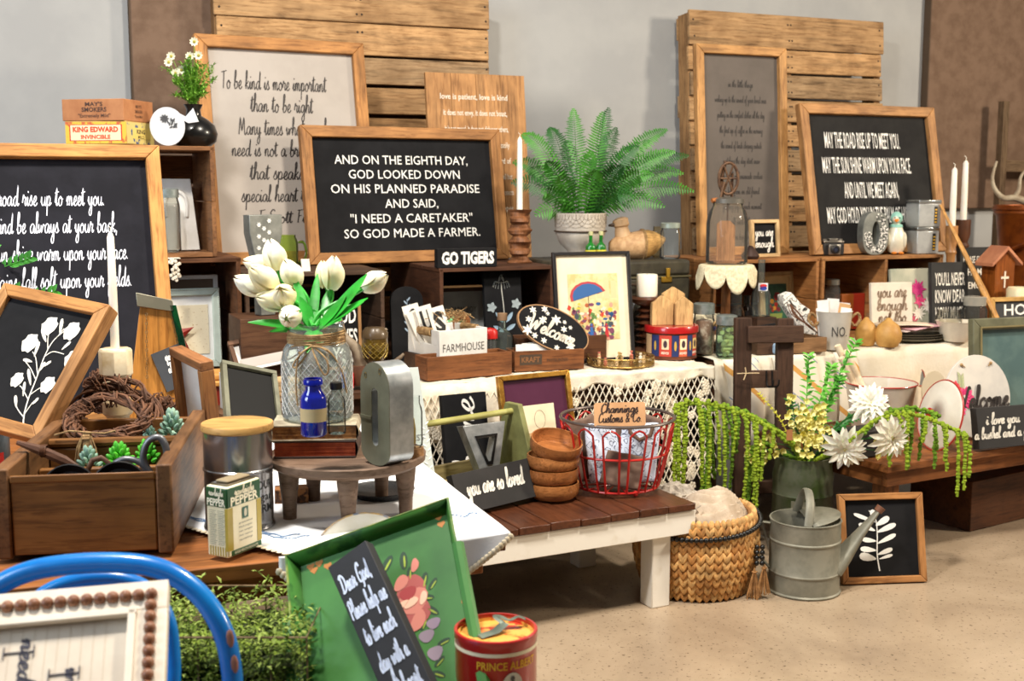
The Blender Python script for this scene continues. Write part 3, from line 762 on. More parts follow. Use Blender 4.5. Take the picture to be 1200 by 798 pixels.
# succulents
def succulent(label, loc, r, h, col, n=26):
    mb = MB()
    for k in range(n):
        v = k/n; a = k*2.4; rr = r*(.35+.65*(1-v)); d = Vector((cos(a)*rr*(1-v*.5), sin(a)*rr*(1-v*.5), h*v))
        mb.M = Matrix.Translation(d) @ align((cos(a)*(1-v)*1.5, sin(a)*(1-v)*1.5, .7))
        mb.lathe([(0,-.004),(r*.20,0),(r*.26,r*.3),(r*.16,r*.62),(0,r*.74)], 6)
    single('succulent', label, 'plant', mb, col, loc, group='succulents in the long box', kind=None)
SB = paint((150,182,160), .6, c2=(120,156,140), ns=40); SG = paint((92,196,52), .5, c2=(58,158,34), ns=40)
succulent('pale blue green succulent at the right end of the back compartment', inb(.200, .40, .090), .022, .055, SB, 34)
succulent('small blue green succulent beside the wreath in the back compartment', inb(.160, .385, .085), .016, .035, SB)
succulent('bright green succulent left of centre behind the iron lids', inb(.135, .22, .088), .020, .034, SG)
succulent('bright green succulent right of centre behind the iron lids', inb(.178, .24, .088), .018, .034, SG)
succulent('pale succulent half hidden behind the twine bow', inb(.086, .21, .080), .018, .040, SB)
# grapevine wreaths
def wreath(label, px, py, d, rpx, rzd, lean, thick=.017, sy=1.0, seed=1):
    p = at(px, py, d=d); s = spx(p); Rr = rpx*s; r = random.Random(seed); mb = MB()
    for k in range(13):
        pts = []; ph = r.uniform(0, 6.3); off = r.uniform(.3, 1)*thick; tw = r.choice((2, 3, 4)); e = r.uniform(-.006, .006)
        for i in range(44):
            a = 2*pi*i/44; q = ph+tw*a
            rr = Rr+off*cos(q)+e+.002*noise.noise(Vector((i*.7, k*3, seed)))*2
            pts.append((rr*cos(a), off*sin(q), rr*sin(a)*sy))
        mb.tube(pts, r.uniform(.0018, .0034), 5, closed=True)
    for k in range(22):
        a = r.uniform(0, 6.3); pts = []
        for i in range(6):
            b_ = a+(i-2.5)*.05; q = i*1.25+k
            pts.append(((Rr+thick*1.2*cos(q))*cos(b_), thick*1.2*sin(q), (Rr+thick*1.2*cos(q))*sin(b_)*sy))
        mb.tube(pts, .0016, 4)
    return single('grapevine_wreath', label, 'wreath', mb, paint((112,72,46), .75, c2=(78,48,30), ns=60, bmp=.5, bs=120), p, rzd, lean)
wreath('large grapevine wreath standing in the back compartment round the candle post', 134, 492, 2.30, 42, 8, 18, seed=2)
wreath('grapevine wreath lying nearly flat across the back of the long box', 128, 490, 2.20, 42, 10, 68, .013, seed=5)
wreath('small grapevine wreath leaning on the tapered glass panel at right', 184, 494, 2.46, 26, -25, 14, .013, seed=9)
wreath('grapevine wreath standing behind the candle post beside the sprig picture', 118, 458, 2.52, 19, -30, 10, .012, seed=12)
# sprig picture at left
t = thing('framed_sprig_picture', 'tilted oak framed black picture of a white flowering sprig, far left', 'picture', (0,0,0))
w = from3(t, at(13, 338, d=2.40), at(136, 364, d=2.30), at(-47, 490, d=2.27), .290)
hP = .290; BXT = t
mbx = wood(OAK, 'x'); mbz = wood((186,136,84), 'z'); fw, ft = .025, .034
mb = MB(); mb.prism([(0,hP),(fw,hP-fw),(w-fw,hP-fw),(w,hP)][::1], -ft+.01, .01); mb.prism([(0,0),(w,0),(w-fw,fw),(fw,fw)], -ft+.01, .01)
mb.cur = 1; mb.prism([(0,0),(fw,fw),(fw,hP-fw),(0,hP)], -ft+.01, .01); mb.prism([(w,0),(w,hP),(w-fw,hP-fw),(w-fw,fw)], -ft+.01, .01)
part(t, 'frame', mb, [mbx, mbz], .002)
mb = MB(); mb.box(fw-.002, w-fw+.002, -.012, 0, fw-.002, hP-fw+.002); part(t, 'panel', mb, BLACKB)
yy = -.0135
def U(px, py): return uv(BXT, px, py, yy)
def stroke(mb, pts, w0, w1, y):
    P = catmull([Vector(U(*q)) for q in pts], 5); o = len(mb.v); n = len(P); vs = []
    for i, q in enumerate(P):
        tt = (P[min(i+1,n-1)]-P[max(i-1,0)]).normalized(); ww = w0+(w1-w0)*i/(n-1); nn = Vector((-tt.y, tt.x))*ww/2
        vs += [(q.x+nn.x, y, q.y+nn.y), (q.x-nn.x, y, q.y-nn.y)]
    mb.add(vs, [(2*i,2*i+1,2*i+3,2*i+2) for i in range(n-1)])
def blobp(mb, a, b, wpx, y, tip=1.0):
    a2, b2 = Vector(U(*a)), Vector(U(*b)); L = (b2-a2).length; d = (b2-a2).normalized(); nn = Vector((-d.y, d.x)); W2 = wpx
    vs = []; n = 12
    for i in range(n):
        an = 2*pi*i/n; u_ = .5-.5*cos(an); v_ = sin(an)*(.35+.65*u_) if tip else sin(an)
        q = a2+d*L*u_+nn*v_*W2/2; vs.append((q.x, y, q.y))
    mb.add(vs, [tuple(range(n))])
mb = MB()
stroke(mb, [(27,506),(28,488),(33,468),(42,445),(52,418),(62,400),(75,388)], .0032, .002, yy)
for st in ([(27,488),(20,478),(18,467)],[(28,486),(38,472),(44,467)],[(33,468),(26,455),(23,452)],[(36,462),(46,455),(52,453)],[(42,445),(36,432),(30,424)],[(44,440),(42,420),(38,412)],[(52,418),(62,412),(75,415)],[(56,410),(56,398),(57,392)],[(66,396),(75,385)]):
    stroke(mb, st, .002, .0016, yy)
for a, b, wd in (((19,478),(18,463),.008),((38,474),(45,466),.007),((27,465),(29,447),.007),((36,452),(33,432),.008),((44,437),(53,424),.009),((38,424),(27,421),.008),((40,418),(46,400),.009),((54,401),(50,389),.008),((70,392),(73,373),.009),((72,410),(83,400),.008),((50,430),(60,423),.007)):
    blobp(mb, a, b, wd*1.2, yy)
part(t, 'sprig_stems', mb, flat((232,226,212)))
for cx, cz, r_ in ((20,445,7),(56,451,8),(35,402,9),(58,382,9),(84,388,9),(85,421,9)):
    c = Vector(U(cx, cz)); k = (Vector(U(cx+r_, cz))-c).length; mb = MB()
    mb.poly([(c.x+k*(1+.12*sin(a*2.5))*cos(a*.393), c.y+k*1.15*(1+.12*sin(a*2.5))*sin(a*.393)) for a in range(16)], yy-.0004)
    part(t, 'sprig_flower', mb, flat((236,232,220)))
t = thing('wire_easel', 'black scrolled wire easel under the sprig picture', 'easel', at(35, 540, Z1+.002), -25)
mb = MB(); mb.tube(catmull([(0,0,.0),(0,0,.045),(.005,0,.066),(.018,0,.062),(.020,0,.048),(.010,0,.046)], 5), .0022, 6); mb.tube([(0,0,.004),(0,.11,.004)], .0022, 6); part(t, 'scroll', mb, IRON)
# candle post and taper
POSTS = paint((226,212,182), .6, c2=(196,172,130), ns=16, bmp=.25, bs=50, name='cream_turned_wood')
def taper(label, px, y0, y1, z0, p, wpx, group=None, lean=0, rz=0):
    s = spx(p); L = (y1-y0)*s*1.02; r = wpx*s/2
    t = thing('taper_candle', label, 'candle', (p.x, p.y, z0), rz, lean, group=group)
    mb = MB(); mb.lathe([(0,0),(r,0),(r*.96,L*.5),(r*.80,L*.95),(r*.45,L*.985),(0,L)], 16); part(t, 'wax', mb, WAX)
    mb = MB(); mb.tube([(0,0,L-.002),(.001,0,L+r*.8),(-r*.5,0,L+r*1.3)], r*.12, 5); part(t, 'wick', mb, flat((225,220,205)))
    return t
p = at(139, 548, Z1+.002); p.y += .01; s = spx(p); hz = (548-408)*s
t = thing('turned_candle_holder', 'cream turned wooden candle post in the long box behind the wreaths', 'candle holder', p, 12)
mb = MB(); mb.lathe(sc([(0,0),(20,0),(20,10),(13,16),(13,60),(17,64),(17,78),(12,84),(13,96),(17,101),(15,106)], s), 24); part(t, 'turned_shaft', mb, POSTS)
mb = MB(); mb.lathe(sc([(15,106),(19,110),(19,137),(17,140),(5,140),(5,136),(0,136)], s), 8); part(t, 'octagonal_top', mb, POSTS, .001)
taper('tall white taper candle on the cream candle post', 137, 275, 410, Z1+.002+137*s, p, 10)
p2 = at(148, 500, d=2.62)
# tapered framed glass panel behind the candle
t = thing('tapered_glass_lantern_panel', 'tapered amber wood panel with chain and green glass edge behind the candle', 'panel', at(172, 521, Z1+.002)+Vector((0,.12,0)), 14, 10)
s = spx(t.location); mb = MB(); mb.prism([(x*s, z*s) for x, z in ((-42,0),(44,0),(14,150),(-20,158))], 0, .010); part(t, 'wood_panel', mb, wood((176,118,54), 'z', 1, .3), .001)
mb = MB(); mb.prism([(x*s, z*s) for x, z in ((42,0),(50,0),(20,150),(13,150))], -.012, .012); part(t, 'glass_edge', mb, glass((70,150,110), .8))
mb = MB(); mb.prism([(x*s, z*s) for x, z in ((-24,150),(17,143),(16,156),(-25,166))], -.012, .012); part(t, 'metal_cap', mb, paint((150,145,125), .4, .8), .001)
for x in (-14, 14):
    mb = MB()
    for k in range(15 if x < 0 else 26):
        z = (140-k*5.2)*s; xx = (x+(.18*k*5.2 if x > 0 else -.1*k))*s
        mb.M = Matrix.Translation((xx, -.006, z)) @ Matrix.Rotation(k*1.57, 4, 'Z')
        mb.tube([(.0022*cos(a), 0, .004*sin(a)) for a in [i*pi/4 for i in range(8)]], .0007, 4, closed=True)
    part(t, 'chain', mb, paint((120,105,80), .4, .8), kind='stuff')
mb = MB(); mb.tube([(-.01,-.02,.0),(.012,-.006,.10),(.034,-.02,.0)], .0013, 5); part(t, 'wire_stand', mb, IRON)
mb = MB(); mb.lathe([(0,0),(.02,0),(.02,.004),(.006,.02),(.005,.23),(.013,.235),(0,.235)], 16)
pc = at(148, 507, Z1+.002)+Vector((.0,.22,0))
single('candlestick', 'slim candlestick behind the amber panel', 'candle holder', mb, paint((120,100,70), .4, .7), pc)
taper('shorter white taper candle just right of the tall one', 148, 322, 372, pc.z+.235, pc, 8)
# kind sign, red lidded box, leaning frame on easel, black panel
t = thing('small_block_sign', 'small tilted charcoal sign with white handwriting behind the red box', 'sign', at(208, 470, Z1+.002)+Vector((0,.0,0)), 22, 12, -32)
t.location = at(214, 452, d=2.80); t.rotation_euler = (R(-10), R(-20), R(22)); s = spx(t.location)
mb = boxm(.076, .02, .095); part(t, 'block', mb, paint((58,60,64), .8))
write(t, [('grow wild', 193, 213, 420, 12), ('all who', 197, 217, 434, 12)], -.0112, WHITE, font='script', th=.2)
p = at(228, 497, Z1+.002)+Vector((-.01,.09,0)); s = spx(p)
t = thing('lidded_wooden_box', 'red wooden box with a honey wood lid behind the leaning frame', 'box', p, 20)
mb = boxm(.175, .13, .085); part(t, 'box_body', mb, paint((128,34,20), .5, c2=(100,24,14), bmp=.1), .002)
mb = MB(); mb.box(-.094,.094,-.071,.071,.085,.098); mb.box(-.08,.08,-.055,.055,.098,.112); part(t, 'lid', mb, wood((206,150,78), 'x', 1, .5), .003)
mb = MB(); mb.box(-.1,.1,-.08,.08,-.0,.006); part(t, 'base_moulding', mb, wood((120,70,36), 'x'), .001)
t = thing('leaning_wood_frame', 'deep rustic wood frame seen from the side on a black wire easel', 'frame', (0,0,0))
w = from3(t, at(213, 404, d=2.42), at(250, 422, d=2.30), at(270, 504, d=2.30), .175)
h = .175
mb = MB(); mb.box(0, w, -.028, .0, h-.018, h); mb.box(0, w, -.028, 0, 0, .018); part(t, 'frame_rail', mb, wood((150,100,60), 'x'), .002)
for x0 in (0, w-.018): mb = MB(); mb.box(x0, x0+.018, -.028, 0, .018, h-.018); part(t, 'frame_stile', mb, wood((156,104,56), 'z'), .002)
mb = MB(); mb.box(.018, w-.018, -.012, -.006, .018, h-.018); part(t, 'panel', mb, WHT)
p = at(243, 498, Z1+.002); t = thing('wire_easel', 'thin black wire easel holding the deep rustic frame', 'easel', p, 0)
mb = MB(); mb.tube([(-.03,-.02,0),(0,0,.085)], .0016, 6); mb.tube([(-.015,-.03,0),(.012,-.01,.075)], .0016, 6); mb.tube([(0,0,.085),(.02,.05,0)], .0016, 6); part(t, 'wire', mb, IRON)
t = thing('framed_blackboard', 'small blank blackboard in a grey green frame behind the canister lid', 'blackboard', (0,0,0))
w = from3(t, at(257, 427, d=2.46), at(321, 440, d=2.52), at(278, 512, d=2.35), .18); h = .18
mf = paint((112,112,92), .6, c2=(92,92,74), ns=30); fw = .010
mb = MB(); mb.box(0,w,-.016,0,h-fw,h); mb.box(0,w,-.016,0,0,fw); mb.box(0,fw,-.016,0,fw,h-fw); mb.box(w-fw,w,-.016,0,fw,h-fw); part(t, 'frame', mb, mf, .001)
mb = MB(); mb.box(fw,w-fw,-.008,-.002,fw,h-fw); part(t, 'panel', mb, paint((10,10,10), .6, spec=.2))
# ---- canister and pepper tin
p, s = pl(272, 628, Z1+.002, 42)
t = thing('metal_canister', 'tall shiny metal canister with a round wooden lid and black lettering', 'canister', p, 0)
r = 41*s; h = 118*s
TINM = paint((190,192,196), .22, .95, c2=(165,166,170), ns=6, lo=.35, hi=.65, bmp=.06, bs=14, name='tin')
mb = MB(); mb.lathe([(0,.001),(r*1.0,.001),(r*1.04,.004),(r*1.0,.010),(r*.985,.014),(r*.985,h*.60),(r*1.02,h*.61),(r*1.02,h*.625),(r*.985,h*.635),(r*.985,h)], 48); part(t, 'body', mb, TINM)
mb = MB(); mb.lathe([(0,h+.0005),(r*.99,h+.0005),(r*1.04,h+.003),(r*1.04,h+.011),(r*1.02,h+.013),(0,h+.013)], 48); part(t, 'wooden_lid', mb, wood((224,176,104), 'x', .7, .5, .8))
for k, (s_, zz) in enumerate((('FLOUR', .072), ('sugar', .052), ('FARM', .032))):
    mb = MB(); put(mb, s_, 0, zz, .05, .014, cyl=(r*.99, .95), font='sans', bold=.012 if k != 1 else 0); part(t, 'lettering', mb, BLK)
p = at(268, 655, Z1+.002)
t = thing('spice_tin', 'green and cream pepper tin in front of the wooden lidded canister', 'tin', p, 62)
w, d, h = .078, .042, .112
mb = MB(); mb.box(0, w, 0, d, 0, h*.30*0+.030*0+h); part(t, 'body', mb, paint((232,224,196), .35, c2=(224,214,182), name='tin_label'), .003)
GR = paint((28,84,46), .35, c2=(22,72,38)); OL = paint((172,152,62), .35, c2=(158,138,50))
mb = MB()
mb.box(-.0004, w+.0004, -.0004, d+.0004, h*.70, h*.985); part(t, 'green_band', mb, GR, .002); mb = MB(); mb.box(.006, w+.0005, -.0005, d*.98, 0.001, h*.10); part(t, 'green_band', mb, GR, .002)
mb = MB(); mb.box(-.0005, .012, -.0005, .005, h*.10, h*.70); mb.box(w-.010, w+.0005, -.0005, .004, h*.10, h*.70)
for k in range(7): mb.box(-.0006, 0, d*.1+k*d*.12, d*.15+k*d*.12, .002, h*.15)
part(t, 'gold_band', mb, OL)
mb = MB(); mb.box(.006,w-.006,.004,d-.004,h,h+.003); part(t, 'rim', mb, paint((120,110,92), .35, .9), .001)
mb = MB(); mb.box(.012,w-.012,.009,d-.009,h+.003,h+.007); part(t, 'stopper', mb, paint((150,134,104), .6), .002)
mb = MB(); put(mb, 'PEPPER', w/2, h*.73, w*.82, .013, -.0012, bold=.035); part(t, 'lettering', mb, flat((240,234,210)))
mb = MB(); put(mb, 'Rawleighs', w/2, h*.86, w*.6, .013, -.0012, font='script', th=.2); part(t, 'lettering', mb, flat((240,234,210)))
mb = MB(); mb.M = Matrix.Rotation(R(-90), 4, 'Z') @ Matrix.Translation((-d, 0, 0)); put(mb, 'PEPPER', d/2, h*.73, d*.86, .011, -.0012, bold=.03); put(mb, 'Rawleighs', d/2, h*.87, d*.7, .011, -.0012, font='script', th=.2); part(t, 'lettering', mb, flat((240,234,210)))
mb = MB(); put(mb, 'GOOD HEALTH PRODUCTS', w*.52, h*.04, w*.7, .004, -.0012); part(t, 'lettering', mb, flat((230,225,200)))
mb = MB(); mb.poly([(x+w*.52, z+h*.58) for x, z in ((-.007,-.009),(.007,-.009),(.007,.009),(-.007,.009))], -.0008); part(t, 'portrait_patch', mb, flat((60,100,88)))
mb = MB(); mb.poly([(w*.52+.0035*cos(a), h*.58+.007*sin(a)) for a in [i*.63 for i in range(10)]], -.0011); part(t, 'portrait_oval', mb, flat((205,200,180)))
for k in range(5):
    mb = MB(); put(mb, ['granulated', 'black pepper', 'net weight', 'four ounces', 'quality'][k], w*.52, h*(.44-.06*k), w*.4, .0028, -.0011); part(t, 'small_print', mb, flat((90,90,80)))
mb = MB(); mb.M = Matrix.Rotation(R(-90), 4, 'Z') @ Matrix.Translation((-d, 0, 0))
for c in (.28, .68):
    for k in range(20): mb.box(d*(c-.15), d*(c+.13+.04*((k*7) % 3)), -.0010, -.0006, h*(.18+.025*k), h*(.187+.025*k))
part(t, 'small_print', mb, flat((150,148,128)), kind='stuff')
# ---- cake stand
p = at(408, 600, Z1+.002); s = spx(p); r = 93*s*.985; hS = .103; STW = wood((128,104,86), 'x', 1.2, .6, .7)
t = thing('wooden_riser', 'round grey brown wooden cake stand on five tapered legs', 'cake stand', p, 0)
mb = MB(); mb.lathe([(0,hS-.016),(r*.90,hS-.016),(r*.99,hS-.008),(r,hS+.003),(r*.975,hS+.005),(r*.94,hS-.001),(r*.93,hS),(0,hS)], 64); part(t, 'round_top', mb, STW)
for k in range(5):
    a = R(-82+72*k); x, y = cos(a)*r*.76, sin(a)*r*.76; mb = MB(); mb.lathe([(0,0),(.0115,0),(.0125,.03),(.0165,hS*.6),(.019,hS-.0165),(0,hS-.0165)], 20); o = part(t, 'leg', mb, STW); o.location = (x, y, 0)
ZS = Z1+.002+hS+.001; PS = p; SR = r
# books
OLDC = paint((196,186,160), .8, c2=(120,104,84), ns=20, lo=.35, hi=.6, bmp=.3)
def book(label, loc, rz, w, d, h, cover, page, seed=0, spine=None):
    t = thing('old_book', label, 'book', loc, rz)
    mb = MB(); mb.box(-w/2,w/2,-d/2,d/2,0,.0028); mb.box(-w/2,w/2,-d/2,d/2,h-.0028,h)
    mb.grid(lambda u, v: (w/2+.004*sin(v*pi), -d/2+u*d, v*h), 6, 6); part(t, 'cover', mb, cover, .001)
    mb = MB(); mb.box(-w/2+.003,w/2-.001,-d/2+.003,d/2-.003,.0029,h-.0029)
    for k in range(7): z0 = .003+(h-.006)*k/7; mb.box(-w/2+.002,w/2-.001,-d/2+.0015+.001*(k % 2),-d/2+.004,z0,z0+(h-.006)/7*.8)
    part(t, 'pages', mb, page, 0)
    return t
pb = at(369, 534, ZS)+Vector((0,.030,0)); sb = spx(pb)
book('old book with orange red page edges, lower of the pair on the cake stand', (pb.x, pb.y, ZS), 3, .142, .098, .030, paint((70,52,44), .7), paint((176,80,40), .8, c2=(150,58,28), ns=50), 1)
book('worn brown book with ragged pages, upper of the pair on the cake stand', (pb.x-.002, pb.y, ZS+.0302), 5, .146, .10, .028, OLDC, paint((178,122,66), .85, c2=(128,82,44), ns=90, bmp=.5), 2)
ZB = ZS+.0585
# glass vase
pv = Vector((pb.x+.0, pb.y+.012, ZB)); s = spx(pv)
t = thing('glass_jar_vase', 'quilted clear glass jar wrapped in twine holding the white tulips', 'vase', pv, 0)
r = 41*s; h = 112*s
mb = MB()
mb.lathe([(0,.003),(r*.9,.001),(r,.006),(r,h*.62),(r*.93,h*.74),(r*.78,h*.82),(r*.76,h*.97),(r*.80,h),(r*.77,h)], 32); part(t, 'glass_body', mb, glass((240,248,244), .97, milk=.22))
mb = MB()
for k in range(26):
    for sg in (-1, 1):
        pts = [(r*1.005*cos(2*pi*k/26+sg*i*.12), r*1.005*sin(2*pi*k/26+sg*i*.12), h*(.08+.05*i)) for i in range(12)]
        mb.tube(pts, .0006, 4, caps=False)
part(t, 'quilted_relief', mb, glass((255,255,255), .98, rough=.15, milk=.5), kind='stuff')
mb = MB()
for k in range(9): mb.tube([((r*.80+.001*sin(k*3))*cos(a), (r*.80)*sin(a), h*.80+k*.0024+.002*sin(a*2+k)) for a in [i*pi/10 for i in range(20)]], .0019, 5, closed=True)
part(t, 'twine_wrap', mb, TWINE)
mb = MB(); fr = -r*1.02
for pts in ([(0,-r*.84,h*.80),(-.015,fr,h*.74),(-.03,fr,h*.62),(-.024,fr,h*.60),(0,-r*.86,h*.78)], [(0,-r*.84,h*.79),(.01,fr,h*.66),(.022,fr,h*.52),(.030,fr,h*.56),(.026,fr,h*.68),(.004,-r*.84,h*.79)],
            [(-.002,-r*.84,h*.79),(-.020,fr,h*.70),(-.026,fr,h*.45),(-.024,fr,h*.20)], [(0,-r*.84,h*.80),(.028,fr*.85,h*.76),(.048,fr*.6,h*.55),(.056,fr*.5,h*.30)], [(0,-r*.84,h*.80),(.02,fr*.9,h*.78),(.042,fr*.65,h*.62),(.05,fr*.55,h*.15)], [(0,-r*.84,h*.81),(-.03,fr*.7,h*.80),(-.052,-.01,h*.70),(-.05,-.0,h*.62),(-.02,fr*.9,h*.74)]):
    mb.tube(catmull(pts, 5), .0015, 5)
part(t, 'twine_bow', mb, TWINE)
# tulips
TG = paint((46,170,50), .4, c2=(28,140,34), ns=30, name='tulip_leaf'); TWm = paint((248,244,222), .5, c2=(240,228,180), ns=14, bmp=.03, sss=.1, name='tulip_petal')
def tulip(label, px, py, dirp, L=.058, Rr=.0225, dd=0.0):
    L *= 1.12; Rr *= 1.12
    mouth = pv+Vector((rnd.uniform(-.012,.012), rnd.uniform(-.012,.012), h-.004))
    c = at(px, py, d=dep(pv)+dd); s_ = spx(c)
    D = Vector(dirp).normalized(); base = c-D*L*.5
    t = thing('tulip', label, 'flower', base, group='white tulips in the glass jar')
    mb = MB(); M0 = align(D)
    for k in range(6):
        a0 = k*pi/3*1.0+.4; off = 1.0 if k % 2 else .90
        def pet(u, v):
            wd = 1.25*(sin(pi*min(1, .12+v*.86))**.6); a = a0+(u-.5)*wd*1.5
            rr = Rr*off*(sin(pi*(.10+.87*v))**.7)*(1+.05*(abs(u-.5)*2)**2); 
            return M0 @ Vector((rr*cos(a), rr*sin(a), L*v*(1.0-.06*(abs(u-.5)*2)**2)+(.0 if k % 2 else .002)))
        mb.grid(pet, 6, 8)
    part(t, 'petals', mb, TWm)
    mb = MB(); P = [mouth-base, (mouth-base)*.62+Vector((0,0,.012))-D*.02, -D*.02, Vector((0,0,0))+D*.003]
    P = catmull([Vector(q) for q in P], 5); mb.tube(P, [.0034]*(len(P)), 7); part(t, 'stem', mb, TG)
    return t
for a in (('white tulip at the top left of the bouquet', 321, 299, (-.25,-.2,1), .052, .019, .02), ('white tulip pointing left below the topmost one', 303, 310, (-1,-.3,.25), .048, .016, .03),
          ('leftmost white tulip of the bouquet', 292, 334, (-1,-.3,.55), .050, .017, -.01), ('white tulip in the middle of the left cluster', 308, 325, (-.7,-.5,.7), .055, .019, -.035), ('small white tulip behind the left cluster', 315, 335, (-.3,.4,.5), .05, .018, .05),
          ('white tulip right of the left cluster, tilted left', 341, 320, (-.4,-.3,.9), .048, .018, .02), ('white tulip below the left cluster facing left', 318, 352, (-.9,-.6,.3), .050, .018, -.03),
          ('white tulip hanging over the left cluster', 333, 346, (-.1,-.8,.5), .046, .018, -.055), ('lowest white tulip facing the viewer', 340, 371, (-.1,-1,-.05), .040, .0175, -.07),
          ('white tulip standing upright in the middle', 390, 320, (.1,-.15,1), .054, .0185, 0), ('white tulip mostly hidden behind the upright one', 380, 322, (-.2,.3,1), .045, .015, .04), ('rightmost white tulip pointing right', 439, 330, (.9,-.2,.55), .046, .0175, -.01)):
    tulip(*a)
t = thing('tulip_foliage', 'broad bright green tulip leaves over the rim of the glass jar', 'leaves', pv+Vector((0,0,h-.004)))
for (px, py, w_, dd, bend) in ((293,372,.022,-.05,.10),(316,383,.020,-.03,.15),(345,326,.018,.02,-.05),(352,348,.02,-.02,.05),(372,322,.016,.02,0),(408,350,.022,-.03,-.1),(424,352,.024,-.02,.05),(436,328,.030,-.04,-.12),(430,350,.022,-.06,.0),(398,372,.02,-.06,.1),(385,340,.018,.02,0),(360,395,.022,-.08,.5),(375,395,.02,-.07,.4)):
    tip = at(px, py, d=dep(pv)+dd)-t.location; st = Vector((rnd.uniform(-.012,.012), -.008, -.008)); D = tip-st
    mb = MB(); mb.leaf(st, D, (0,-.5,.9), D.length*1.02, w_*1.1, bend, 9, .12); part(t, 'leaf', mb, TG)
# blue bottle, small clear bottle
p_ = at(367, 512, ZB)+Vector((0,.010,0)); COB = glass((24,50,190), .75)
t, p_, s, r, hh = bottle('glass_bottle', 'cobalt blue glass bottle with tan paper label in front of the vase', 0,0,0, 31, 68, paint((12,28,150), .08, c2=(8,20,120), name='cobalt_glass', coat=1), .62, .66, p=p_)
mb = MB(); mb.lathe([(r*1.01,hh*.27),(r*1.01,hh*.50)], 24); part(t, 'paper_label', mb, paint((196,176,132), .7))
mb = MB(); mb.lathe([(r*.64,hh*.88),(r*.74,hh*.9),(r*.74,hh*.97),(r*.66,hh)], 24); part(t, 'screw_neck', mb, paint((12,28,150), .1, name='cobalt_glass'))
p_ = at(394, 510, ZB)+Vector((0,.010,0))
bottle('glass_bottle', 'small clear bottle with black cap beside the blue bottle', 0,0,0, 21, 62, glass((236,240,238), .9), .55, .64, 1, paint((24,24,26), .4), p=p_)
# metal numeral
p_ = at(449, 548, ZS)+Vector((.004,.034,0)); s = spx(p_)
t = thing('galvanised_letter', 'galvanised metal letter with rounded ends and a slot on the cake stand', 'letter', p_, -48)
hh = 121*s; w = .082; th = .050
out = [(w/2*cos(a), hh-w/2+w/2*sin(a)) for a in [pi*i/12 for i in range(13)]] + [(w/2*cos(a), w*.30+w*.30*sin(a)) for a in [pi+pi*i/12 for i in range(13)]]
inn = [(w*.11*cos(a), hh*.70+w*.11*sin(a)) for a in [pi*i/12 for i in range(13)]] + [(w*.11*cos(a), hh*.24+w*.11*sin(a)) for a in [pi+pi*i/12 for i in range(13)]]
mb = MB(); mb.ring(out, inn, -th/2, -th/2+.001)
ml = paint((118,118,98), .5, .35, c2=(98,98,80), ns=10, bmp=.1); part(t, 'front_plate', mb, ml)
mb = MB(); mb.ring(out, inn, -th/2+.0012, th/2); part(t, 'side_band', mb, GALV)
mb = MB(); mb.box(-w/2*.99, -w*.11, -th/2-.002, -th/2, hh*.44, hh*.47); part(t, 'ledge', mb, ml)
for x, z in ((.2,.92),(-.3,.86)):
    mb = MB(); mb.tube([(w*x+.003*cos(a), -th/2-.0006, hh*z+.005*sin(a)) for a in [i*pi/5 for i in range(10)]], .0006, 4, closed=True); part(t, 'hook_eye', mb, paint((160,130,70), .3, .9))
# tiny hourglass jar
t, p_, s, r, hh = jar('glass_bottle', 'small glass jar on a wooden foot at the right edge of the cake stand', 'jar', 0,0,0, 20, 60, .7, .2, p=at(485, 537, ZS)+Vector((0,.012,.018)))
mb = MB(); mb.lathe([(0,-.018),(r*1.1,-.018),(r*1.1,-.001),(0,-.001)], 20); part(t, 'wooden_foot', mb, wood((180,136,92), 'x'))
mb = MB(); mb.tube([(0,0,.005),(.003,0,.03),(-.003,.002,.05)], .003, 6); part(t, 'contents', mb, paint((180,150,60), .6))
# round black tray and burnt box behind the legs
mb = MB(); mb.lathe([(0,0),(.05,0),(.062,.012),(.060,.013),(.048,.004),(0,.004)], 30); single('black_dish', 'black textured dish on the cloth behind the cake stand legs', 'dish', mb, paint((32,32,34), .5, bmp=.8, bs=150), at(447, 580, Z1+.004))
single('carved_box', 'small brown box with dark carved lines under the cake stand', 'box', boxm(.06,.035,.026), paint((168,112,62), .7, c2=(70,42,24), ns=60, lo=.42, hi=.5), at(342, 587, Z1+.004), 10, bev=.001)
# enamel plate leaning behind the tray
t = thing('enamel_plate', 'worn white enamel plate leaning behind the green tray', 'plate', at(432, 634, d=2.0)+Vector((0,0,-.0)), 20, -55)
t.rotation_euler = (R(62), 0, R(25)); t.location = at(430, 672, d=1.98)
mb = MB(); mb.lathe([(0,0),(.06,0),(.075,.008),(.098,.014),(.099,.016),(.074,.011),(.058,.003),(0,.003)], 44); part(t, 'plate', mb, paint((238,236,226), .2, c2=(226,220,200), ns=10, lo=.3, hi=.5, coat=.6))
mb = MB(); mb.tube([(.0985*cos(a), .0985*sin(a), .015) for a in [i*pi/24 for i in range(48)]], .0018, 6, closed=True); part(t, 'rim', mb, paint((214,180,120), .4, c2=(120,130,150), ns=60))

# ============================================================ lower foreground
table('low_bench', 'low wooden bench below the tray and the red tin', -.66, .22, 0, .52, .30, wc=(120,80,48), rz=0, org=Vector((-.66, 1.22, 0)))
